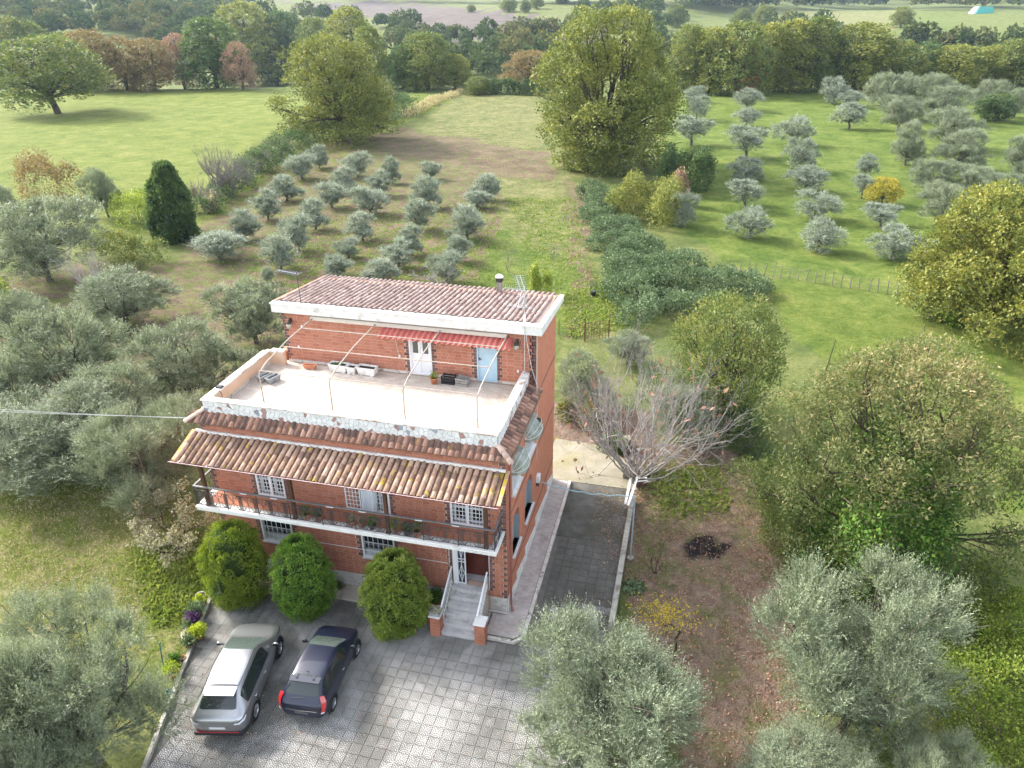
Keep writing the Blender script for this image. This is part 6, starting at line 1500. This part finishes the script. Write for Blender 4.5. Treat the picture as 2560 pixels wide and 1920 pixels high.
tufts('leaf_scraps', [([(400, 1320), (1100, 1400), (1090, 1659), (360, 1659)], 900), ([(1285, 1050), (1370, 1060), (1340, 1230), (1300, 1240)], 1300), ([(1110, 1330), (1330, 1250), (1320, 1330), (1150, 1400)], 250)], L_litter, 7, .06, .6, .03, 'dry leaf scraps blown over the paving', .7, .5, 5, .045)
# ================================================================== small things
m_plastic_g = M('grey_planter', (.24, .26, .27), (.32, .34, .35), 5, 4, .7, .25, stain=(.16, .16, .15), stain_scale=4)
m_soilp = M('pot_soil', (.035, .026, .02), (.07, .052, .04), 12, 4, .95, .05, bmp=.5, bscale=50)
m_greenp = M('green_plastic', (.05, .16, .13), rough=.5)
def trough(name, x, y, z, l, w, h, rz, mt, label, group=None, feet=True):
    o = empty(name, (x, y, z), rz, label=label, cat='planter', group=group)
    mb = MB(); t_ = .03
    a, b_ = l/2, w/2; a2, b2 = a*.86, b_*.82
    ob = [(-a2, -b2, .03), (a2, -b2, .03), (a2, b2, .03), (-a2, b2, .03), (-a, -b_, h), (a, -b_, h), (a, b_, h), (-a, b_, h)]
    ib = [(-a+t_, -b_+t_, h), (a-t_, -b_+t_, h), (a-t_, b_-t_, h), (-a+t_, b_-t_, h), (-a+t_*1.4, -b_+t_*1.4, h-.08), (a-t_*1.4, -b_+t_*1.4, h-.08), (a-t_*1.4, b_-t_*1.4, h-.08), (-a+t_*1.4, b_-t_*1.4, h-.08)]
    mb.add(ob+ib, [(3, 2, 1, 0), (0, 1, 5, 4), (1, 2, 6, 5), (2, 3, 7, 6), (3, 0, 4, 7), (4, 5, 9, 8), (5, 6, 10, 9), (6, 7, 11, 10), (7, 4, 8, 11), (8, 9, 13, 12), (9, 10, 14, 13), (10, 11, 15, 14), (11, 8, 12, 15)])
    mb.build('trough', mt, o)
    MB().box(-a+.035, a-.035, -b_+.035, b_-.035, h-.1, h-.06).build('soil', m_soilp, o)
    rim = MB()
    frame_ = [(-a-.012, a+.012, -b_-.012, -b_+.01), (-a-.012, a+.012, b_-.01, b_+.012), (-a-.012, -a+.01, -b_+.01, b_-.01), (a-.01, a+.012, -b_+.01, b_-.01)]
    for q in frame_: rim.box(q[0], q[1], q[2], q[3], h-.045, h+.008)
    rim.build('rim', mt, o)
    if feet:
        for sx in (-1, 1): MB().box(sx*a*.55-.05, sx*a*.55+.05, -b2, b2, 0, .035).build('foot', mt, o)
    return o
trough('planter', -11.26, 3.2, 7.6, .62, .26, .27, 1.15, m_plastic_g, 'grey rectangular planter against the plastered parapet', 'pair of grey planters on the terrace', False)
trough('planter', -10.82, 3.15, 7.6, .62, .26, .27, 1.2, m_plastic_g, 'grey rectangular planter on the tiles, standing clear of the parapet', 'pair of grey planters on the terrace', False)
trough('planter', -9.9, 4.62, 7.6, .55, .2, .2, .03, m_terracotta, 'low terracotta trough by the terrace wall')
p1 = trough('planter', -8.55, 4.68, 7.6, .82, .36, .36, -.03, m_whitec, 'long white stone planter with green shoots by the terrace wall')
trough('planter', -7.93, 4.66, 7.6, .40, .36, .33, -.05, m_whitec, 'small square white stone planter between the two long ones')
trough('planter', -7.23, 4.66, 7.6, .84, .38, .37, -.04, m_whitec, 'long white stone planter of bare soil by the terrace wall')
def foliage_ball(parent, c, r, n, leaf, mt, seed, up=.5, wr=.4, nm='foliage'):
    rs = np.random.RandomState(seed); d = rdirs(rs, n); P = np.array(c)+d*np.array(r)*rs.uniform(.15, 1, (n, 1)); P[:, 2] = np.maximum(P[:, 2], c[2]-r[2]*.6)
    V, F, t_ = sprinkle(rs, P, d, np.zeros(n), leaf, wr, up); return inst(nm, mesh_np(nm, V, F, mt, tint=t_), parent)
foliage_ball(p1, (0, 0, .34), (.3, .1, .08), 160, .07, L_ivy, 1)
def pot(name, x, y, z, r, h, mt, label, leafm=None, fr=None, seed=0, cat='flower pot', group=None, n=240, leaf=.07, fz=None, wr=.4, up=.5):
    o = empty(name, (x, y, z), label=label, cat=cat, group=group)
    MB().lathe([(0, 0), (r*.72, 0), (r*.97, h*.82), (r*1.08, h*.83), (r*1.08, h), (r*.93, h), (r*.9, h*.86), (0, h*.86)], (0, 0, 0), 16).build('pot', mt, o, True)
    MB().lathe([(r*.9, h*.87), (0, h*.9)], (0, 0, 0), 14).build('soil', m_soilp, o)
    if leafm: foliage_ball(o, (0, 0, fz or h+fr*.6), (fr, fr, fr*.9), n, leaf, leafm, seed, up, wr)
    return o
pot('flower_pot', -4.19, 4.5, 7.6, .15, .27, m_terracotta, 'terracotta pot with a small bush on the terrace', L_ygreen, .2, 2)
cr = empty('plastic_crate', (-3.62, 4.72, 7.6), -.03, label='black plastic crate on the terrace tiles', cat='crate')
mb = MB(); mb.box(-.27, .27, -.19, .19, .0, .02)
for z in (.02, .13, .24):
    for q in ((-.27, .27, -.19, -.175), (-.27, .27, .175, .19), (-.27, -.255, -.175, .175), (.255, .27, -.175, .175)): mb.box(q[0], q[1], q[2], q[3], z, z+.07)
for sx in (-1, 1):
    for sy in (-1, 1): mb.box(sx*.255-.016, sx*.255+.016, sy*.176-.016, sy*.176+.016, .02, .36)
mb.build('crate_body', m_black, cr)
wc = empty('wooden_crate', (-2.99, 4.68, 7.6), -.12, label='weathered grey slatted wooden crate with scraps on the terrace', cat='crate')
m_gwood = M('grey_wood', (.2, .19, .175), (.34, .325, .3), 9, 5, .9, .1, bmp=.3)
for z in (.02, .13, .24):
    for q in ((-.27, .27, -.19, -.172), (-.27, .27, .172, .19), (-.27, -.252, -.172, .172), (.252, .27, -.172, .172)): MB().box(q[0], q[1], q[2], q[3], z, z+.085).build('slat', m_gwood, wc)
MB().box(-.25, .25, -.17, .17, .0, .018).build('base', m_gwood, wc)
for i in range(5): MB().tube([(-.2+.09*i, -.1, .26), (-.15+.08*i, .12, .38-.02*i)], .03, 6).build('scrap_wood', m_gwood, wc)
fl = empty('floodlight', (-11.62, .75, 7.6), label='small black floodlight on a bent stand in the terrace corner', cat='lamp')
MB().tube([(0, 0, 0), (0, .02, .6), (-.1, .02, .72), (-.05, .02, .86)], .015, 5).build('stand', m_iron, fl)
MB().bbox(-.14, .1, -.08, .12, .86, .94, .02).build('lamp_head', m_black, fl)
rl = empty('wire_reel', (-11.55, .55, 7.6), label='coil of wire lying in the terrace corner', cat='reel')
for k in range(5): MB().tube([(.3*math.cos(a)+.01*k, .22*math.sin(a), .1+.06*k+.02*math.sin(3*a)) for a in [2*math.pi*q/20 for q in range(21)]], .012, 4).build('coil', m_gtwig, rl)
# pots on the balcony
for i, (x, r, lb, lm, fr) in enumerate([(-7.62, .14, 'terracotta pot with a leafy green plant on the balcony, by the second post', L_ivy, .26), (-7.15, .13, 'terracotta pot with a low dark plant on the balcony', L_oakdark, .2), (-5.75, .12, 'shallow terracotta pot of dead stalks below the balcony curtain', L_dryg, .12), (-5.4, .13, 'terracotta pot almost bare of plants on the balcony', L_dryg, .06),
        (-4.95, .13, 'dark pot with fleshy green leaves on the balcony', L_ivy, .2), (-4.0, .13, 'terracotta pot with a tall pale green plant by the third post', L_ygreen, .26), (-3.55, .16, 'black pot with drooping stems on the balcony', L_oakdark, .2), (-3.15, .15, 'leaning terracotta pot with a spiky green plant on the balcony', L_ivy, .3)]):
    pot('flower_pot', x, -1.0, 4.15, r, .24, m_black if i in (4, 6) else m_terracotta, lb, lm, fr, 20+i, group='pots on the balcony', wr=.22, up=1.0, leaf=.12)
# entrance
o = empty('succulent_planter', (-2.415, -1.6, 1.05), label='stone planter of pale succulents on the pier by the steps', cat='planter')
MB().bbox(-.2, .2, -.2, .2, 0, .14, .02).build('planter_box', m_plastic_g, o)
rs = np.random.RandomState(4)
V_ = []
for i in range(34):
    cx, cy = rs.uniform(-.22, .22, 2); zz = .16+.06*rs.uniform()-.25*(cx*cx+cy*cy); n = 16; d = rdirs(rs, n); d[:, 2] = np.abs(d[:, 2])*.8+.2; d = unit(d)
    V, F = leaves(np.tile([cx, cy, zz], (n, 1)), d, unit(np.cross(d, rdirs(rs, n))), np.full(n, .06), np.full(n, .03)); V_.append(V)
V = np.concatenate(V_); inst('rosettes', mesh_np('rosettes', V, np.arange(len(V)).reshape(-1, 4), L_succ, tint=rs.uniform(.1, .95, len(V)//4)), o)
pot('flower_pot', -2.85, -.45, .12, .2, .36, m_terracotta, 'large terracotta pot with a dark leafy plant beside the steps', L_ivy, .36, 40, n=420, leaf=.14)
pot('flower_pot', -2.95, -1.15, .03, .14, .26, m_terracotta, 'small terracotta pot with red leaves behind the brick pier', L_red, .14, 41)
o = empty('rosemary_bush', (-7.15, -.35, .12), label='small dark rosemary tuft on the front pavement', cat='shrub'); foliage_ball(o, (0, 0, .16), (.28, .22, .2), 900, .09, L_oakdark, 42, 1., .18)
MB().lathe([(0, 0), (.1, 0), (.12, .1), (0, .1)], (0, 0, 0), 10).build('pot', m_terracotta, o)
# flower bed along the courtyard kerb
def bed(zx, zy): p = ground(400+zx/5.53, 1450+zy/5.53, .08); return p[0], p[1]
m_bowl = M('pale_bowl', (.55, .48, .4), (.66, .6, .52), 6, 4, .8, .2)
for (zx, zy, r, h, mt, lm, fr, lb, n) in [(600, 245, .2, .2, m_bowl, None, 0, 'empty pale round bowl beside the golden conifer', 0), (595, 360, .2, .26, m_terracotta, L_box, .24, 'pot with a bright green leafy plant near the golden conifer', 420), (550, 510, .16, .24, m_terracotta, L_bram, .38, 'pot hidden under a grey-green herb bush', 900), (500, 620, .15, .24, m_black, L_purple, .3, 'pot of dark purple foliage', 620), (435, 700, .19, .24, m_black, L_bram, .2, 'black bowl with a small green plant beside the purple one', 240),
        (575, 800, .18, .22, m_terracotta, L_box, .33, 'round lime-yellow shrub in a pot standing on the paving', 900), (410, 790, .2, .18, m_bowl, L_succ, .15, 'shallow pale bowl with small leaves', 160), (450, 930, .14, .2, m_terracotta, L_bram, .3, 'pot spilling pale green leaves over the kerb', 620), (345, 1105, .12, .18, m_terracotta, None, 0, 'small empty terracotta pot on the kerb', 0), (265, 1170, .14, .22, m_plastic_g, L_ivy, .26, 'pot with dark blue-green leaves by the kerb', 420), (215, 1340, .15, .24, m_terracotta, L_box, .32, 'terracotta pot with arching yellow-green leaves', 520)]:
    x, y = bed(zx, zy); pot('flower_pot', x-.1, y, .02, r, h, mt, lb, lm, fr or .1, int(zx), group='pots along the flower bed', n=n or 10, leaf=.1)
x, y = bed(60, 1300)
o = empty('garden_stake', (x, y, 0), label='leaning green garden stake in the flower bed', cat='stake'); MB().tube([(0, 0, 0), (-.1, .3, 1.3)], .025, 6).build('pole', m_greenp, o); MB().lathe([(.05, 0), (.03, .04), (0, .05)], (-.1, .3, 1.29), 8).build('cap', m_greenp, o)
x, y = bed(130, 1570); o = empty('watering_can', (x, y, .02), label='small green watering pot on the kerb', cat='watering pot'); MB().lathe([(0, 0), (.1, 0), (.12, .2), (.1, .2), (.08, .04)], (0, 0, 0), 12).build('body', m_greenp, o); MB().tube([(.1, 0, .06), (.24, 0, .2)], .015, 5).build('spout', m_greenp, o)
# ---- antennas, cables
m_alu = M('aluminium', (.55, .56, .57), rough=.35, metal=.8)
an = empty('television_antenna', (-10.17, 5.12, 10.35), label='antenna with comb of rods on a pole at the roof corner', cat='antenna')
MB().tube([(0, 0, -.3), (0, 0, 1.42)], .018, 6).build('mast', m_iron, an); MB().tube([(.08, .02, 1.36), (-.78, -.1, 1.5)], .014, 5).build('boom', m_alu, an)
for i in range(9): q = i/8; MB().tube([(.08-.86*q-.03, .02-.12*q-.25+.05*q, 1.36+.14*q), (.08-.86*q+.03, .02-.12*q+.25-.05*q, 1.36+.14*q)], .006, 4).build('rod', m_alu, an)
an = empty('television_antenna', (-.42, 4.9, 8.26), label='tall mast with grid reflector antenna on the parapet end', cat='antenna')
MB().tube([(0, 0, 0), (0, .02, 3.75)], .024, 6).build('mast', m_alu, an)
for sx in (0, .16): MB().tube([(-.1+sx, -.1, 3.55), (-.35+sx, .05, 4.15)], .012, 4).tube([(-.1+sx, -.1, 3.55), (-.2+sx, -.3, 3.0)], .012, 4).build('reflector_edge', m_alu, an)
for i in range(9):
    q = i/8; MB().tube([(-.1-.25*q-.12, -.1+.15*q-.05, 3.55+.6*q), (-.1-.25*q+.28, -.1+.15*q+.05, 3.55+.6*q)], .007, 4).build('rod', m_alu, an)
    MB().tube([(-.1-.1*q-.12, -.1-.2*q-.05, 3.55-.55*q), (-.1-.1*q+.28, -.1-.2*q+.05, 3.55-.55*q)], .007, 4).build('rod', m_alu, an)
MB().tube([(0, -.02, 3.6), (-.75, -.2, 3.72)], .016, 5).build('boom', m_alu, an)
for i in range(7): MB().tube([(-.25-.075*i, -.07-.02*i, 3.56+.014*i), (-.25-.075*i, -.07-.02*i, 3.78+.014*i)], .01, 4).build('director', m_alu, an)
MB().tube([(-.7, -.05, 2.95), (.35, .1, 2.85)], .012, 5).build('boom', m_alu, an)
for i in range(6): q = i/5; MB().tube([(-.65+q, -.25+.1*q, 2.94-.09*q), (-.65+q, .25+.1*q, 2.94-.09*q)], .006, 4).build('rod', m_alu, an)
MB().box(-.05, .05, -.08, -.02, 2.3, 2.6).build('amplifier', m_frame, an)
MB().tube([(0, 0, 2.8), (.1, -.05, 1.5), (.3, -.1, .4), (.55, -.15, -.4), (.56, -.1, -2.0), (.54, 0, -4.)], .008, 4).build('cable', m_frame, an)
cb = empty('power_cable', (-12.5, -.1, 7.45), label='pair of overhead cables running from the house corner over the olives', cat='cable')
for dz, dy in ((0, 0), (-.18, .05)):
    P = []
    e = np.array([-24., -1.2+dy, 6.9+dz])
    for i in range(13): q = i/12; P.append((e[0]*q, e[1]*q+dy, dz*q-.5*math.sin(q*math.pi)*.6+(e[2]-7.45)*q))
    MB().tube(P, .012, 4).build('wire', M('cable_grey', (.3, .31, .3), rough=.6), cb)
pl_ = empty('cable_pole', (-36.6, -1.3, 0), label='wooden pole carrying the overhead cables beyond the olives', cat='pole'); MB().tube([(0, 0, -.3), (0, 0, 7.3)], [.13, .09], 8).build('shaft', m_wood, pl_); MB().box(-.06, .06, -.5, .5, 6.75, 6.87).build('cross_arm', m_wood, pl_)
# ---- driveway edge: blue pole and hose, planks, junk
m_hose = M('pale_blue_hose', (.3, .48, .55), (.4, .58, .64), 8, 4, .5, .3)
m_gpole = M('galvanised_pole', (.26, .32, .36), (.36, .42, .46), 6, 4, .5, .4)
po = empty('metal_pole', (4.44, 4.4, 0), label='blue-grey metal pole on a concrete foot beside the low wall', cat='pole')
MB().tube([(0, 0, 0), (-.02, -.0, 3.35)], .035, 8).build('shaft', m_gpole, po); MB().lathe([(0, 0), (.15, 0), (.14, .07), (0, .07)], (0, 0, 0), 12).build('foot', m_conc, po)
ho = empty('garden_hose', (.12, 5.4, 2.7), label='pale blue hose strung from the wall box across the driveway to the pole', cat='hose')
P = []; A0 = np.array([0, 0, 0.]); A1 = np.array([4.30, -1.0, .66])
for i in range(25): q = i/24; P.append(tuple(A0+(A1-A0)*q+np.array([0, .03*math.sin(i*1.3), -.22*math.sin(q*math.pi)+.02*math.sin(i*1.7)])))
MB().tube(P, .022, 6).build('hose', m_hose, ho, True)
MB().tube([(0, 0, -.25), (-.04, .02, -.1), (.03, 0, .0)], .03, 6).build('tap', m_iron, ho)
wall_end = (3.98, 8.3)
for i, (dx, dy, l, a, lb) in enumerate([(.0, 0, 2.0, 1.45, 'long weathered white plank lying on the end of the low wall'), (-.14, .1, 1.7, 1.53, 'shorter split white plank beside the long one on the wall')]):
    o = empty('plank', (wall_end[0]+dx, wall_end[1]+dy-.6, .36), a, label=lb, cat='plank', group='planks on the low wall'); MB().hexa([(0, -.06, 0), (l, -.06, .35), (l, .06, .35), (0, .06, 0), (0, -.06, .03), (l, -.06, .38), (l, .06, .38), (0, .06, .03)]).build('board', m_whitec, o)
m_stone = M('mossy_stone', (.2, .19, .16), (.34, .32, .28), 6, 6, .95, .1, bmp=.6, stain=(.1, .11, .05), stain_scale=2.5)
for i, (u, v_, s, lb) in enumerate([(1560, 1118, .55, 'tall broken concrete slab among the fallen leaves'), (1575, 1165, .38, 'block with a leaf-filled top beside the broken slab'), (1563, 1195, .34, 'mossy dark block at the end of the wall'), (1600, 1135, .3, 'small stone under the bare tree')]):
    p = ground(u, v_); rs = np.random.RandomState(i); mb = MB()
    c = [(sx*s*.5+rs.normal()*.04, sy*s*.4+rs.normal()*.04, sz*s*.9+(rs.normal()*.04 if sz else -.05)) for sz in (0, 1) for (sx, sy) in ((-1, -1), (1, -1), (1, 1), (-1, 1))]
    mb.hexa(c); o = mb.build('stone_block', m_stone, None, loc=tuple(p), rz=rs.uniform(0, 1)); tag(o, lb, 'stone', 'rubble at the end of the wall')
p = ground(1602, 1213); cx = trough('planter', p[0], p[1], p[2], .5, .34, .3, .3, M('brown_box', (.14, .08, .06), (.2, .12, .09), 5), 'brown planter box with white boards on it behind the low wall')
for k in (-.12, .1): MB().hexa([(-.2, k-.04, .31), (.3, k-.05, .34), (.3, k+.05, .34), (-.2, k+.04, .31), (-.2, k-.04, .33), (.3, k-.05, .36), (.3, k+.05, .36), (-.2, k+.04, .33)]).build('board', m_whitec, cx)
p = ground(1583, 1478); o = empty('cardoon', tuple(p), label='silvery green cardoon plant by the low wall', cat='plant')
rs = np.random.RandomState(5); n = 60; d = rdirs(rs, n); d[:, 2] = np.abs(d[:, 2])*.6+.25; d = unit(d); V_, T_ = [], []
for k in range(7):
    q = (k+.5)/7; l = .62; b0 = d*(l*q)+np.array([0, 0, -.25])*q*q; sd = unit(np.cross(d, np.array([0, 0, 1.])))
    for s in (-1, 1): V, F = leaves(b0, unit(d*.7+sd*s), unit(np.cross(d, sd)+.3*d), np.full(n, .2*(1-.5*q)), np.full(n, .05)); V_.append(V)
V = np.concatenate(V_); inst('leaves', mesh_np('cardoon_leaves', V, np.arange(len(V)).reshape(-1, 4), L_bram, tint=rs.uniform(.4, 1, len(V)//4)), o)
# ---- fences
m_post = M('fence_post', (.14, .12, .1), (.25, .22, .19), 8, 4, .95, .1)
def fence(name, pts, n, h, label, wires=3, mt=m_post, r=.045, wob=.08, wm=None):
    G = [ground(x*K, v_*K) for x, v_ in pts]; c0 = G[0]; o = empty(name, tuple(c0), label=label, cat='fence')
    seg = [np.linalg.norm(b_-a) for a, b_ in zip(G[:-1], G[1:])]; tot = sum(seg); tops = []
    for i in range(n):
        q = tot*i/(n-1); k = 0
        while k < len(seg)-1 and q > seg[k]: q -= seg[k]; k += 1
        p = G[k]+(G[k+1]-G[k])*min(1, q/seg[k]); p[2] = float(height(p[0], p[1])); hh = h*rnd.uniform(.8, 1.12); lx, ly = rnd.gauss(0, wob), rnd.gauss(0, wob)
        b_ = p-c0; MB().tube([(b_[0], b_[1], b_[2]-.2), (b_[0]+lx*hh, b_[1]+ly*hh, b_[2]+hh)], [r, r*.8], 6).build('post', mt, o); tops.append((b_, lx, ly, hh))
    for w_ in range(wires):
        z = (w_+.7)/wires; MB().tube([(b_[0]+lx*hh*z, b_[1]+ly*hh*z, b_[2]+h*.8*z) for b_, lx, ly, hh in tops], .012, 4).build('wire', wm or m_gtwig, o)
    return o
fence('wire_fence', [(1580, 588), (1640, 596), (1720, 606), (1800, 620), (1880, 630), (1960, 642), (2020, 652)], 24, 1.25, 'leaning post and wire fence crossing the green slope to the round oak')
fence('wire_fence', [(860, 192), (920, 190), (1005, 186)], 13, 1.7, 'row of pale fence posts at the far end of the field', 2, M('pale_post', (.3, .28, .25), (.4, .38, .34), 8, 4, .9, .1), .09)
m_rust = M('rusty_steel', (.1, .05, .035), (.17, .085, .06), 8, 4, .9, .15)
fence('wire_fence', [(1207, 724), (1262, 731)], 3, 1.2, 'thin rusty wire fence behind the house', 3, m_rust, .03, .03, m_rust)
p = ground(1264*K, 738*K); q = ground(1300*K, 735*K); g_ = empty('rusty_gate', tuple(p), math.atan2(q[1]-p[1], q[0]-p[0]), label='rusty wire-mesh gate behind the house', cat='gate')
mb = MB()
for i in range(9): mb.box(i*.22-.012, i*.22+.012, -.012, .012, .05, 1.45)
for i in range(8): mb.box(0, 1.76, -.01, .01, .08+i*.19, .1+i*.19)
mb.build('mesh', m_rust, g_)
for x in (-.05, 1.82): MB().tube([(x, 0, -.1), (x, 0, 1.9)], .04, 6).build('post', m_rust, g_)
fence('garden_fence', [(0, 700), (60, 742)], 3, 1.5, 'grey garden posts at the orchard edge', 2)
# planting stick with black bag in the weedy strip
p = ground(1281*K, 640*K); o = empty('planted_sapling', tuple(p), label='sapling in a black tub among the weeds', cat='sapling'); MB().lathe([(0, 0), (.2, 0), (.24, .4), (0, .38)], (0, 0, 0), 10).build('tub', m_black, o); foliage_ball(o, (0, 0, .9), (.3, .3, .5), 160, .14, L_bram, 9)
for s in (-.2, .2): MB().tube([(s, 0, 0), (s*1.1, 0, 1.3)], .02, 5).build('stake', m_black, o)
# tarpaulin-covered stack on the far ridge
p = ground(2122*K, 29*K); th_ = math.atan2(CY, -SY)
m_tarp = M('turquoise_tarpaulin', (.05, .28, .25), (.08, .34, .31), .6, 4, .6, .25)
k_ = (p-CC)@CF/CAM['f']; w2, h2 = 20*K*k_, 13*K*k_
o = empty('covered_stack', tuple(p), CAM['yaw'], label='turquoise tarpaulin-covered stack on the far ridge', cat='stack')
MB().hexa([(-w2, -3, -1), (w2*.95, -3, -1), (w2*.95, 6, -1), (-w2, 6, -1), (-w2*.55, -1.5, h2), (w2*.9, -1.5, h2*.95), (w2*.9, 4.5, h2*.95), (-w2*.55, 4.5, h2)]).build('tarpaulin', m_tarp, o)
MB().hexa([(-w2*1.25, -2, -1), (-w2*.95, -2, -1), (-w2*.95, 5, -1), (-w2*1.25, 5, -1), (-w2*.75, -1, h2*.9), (-w2*.6, -1, h2*.95), (-w2*.6, 4, h2*.95), (-w2*.75, 4, h2*.9)]).build('end_flap', M('white_sheet', (.6, .62, .6), rough=.7), o)
# far white farm buildings hardly seen: left out where the photograph shows none
# ------------------------------------------------------------------ haze
hz = MB().box(-3200, 3200, -120, 3900, -34, 110).build('haze', M('tmp_haze', (1, 1, 1)), kind='stuff')
hm = bpy.data.materials.new('haze'); hm.use_nodes = True; t = hm.node_tree; t.nodes.clear()
ov = t.nodes.new('ShaderNodeOutputMaterial'); pv = t.nodes.new('ShaderNodeVolumePrincipled')
pv.inputs['Color'].default_value = (.6, .78, 1., 1); pv.inputs['Density'].default_value = .00009; pv.inputs['Anisotropy'].default_value = .2
t.links.new(pv.outputs[0], ov.inputs['Volume']); hz.data.materials.clear(); hz.data.materials.append(hm)
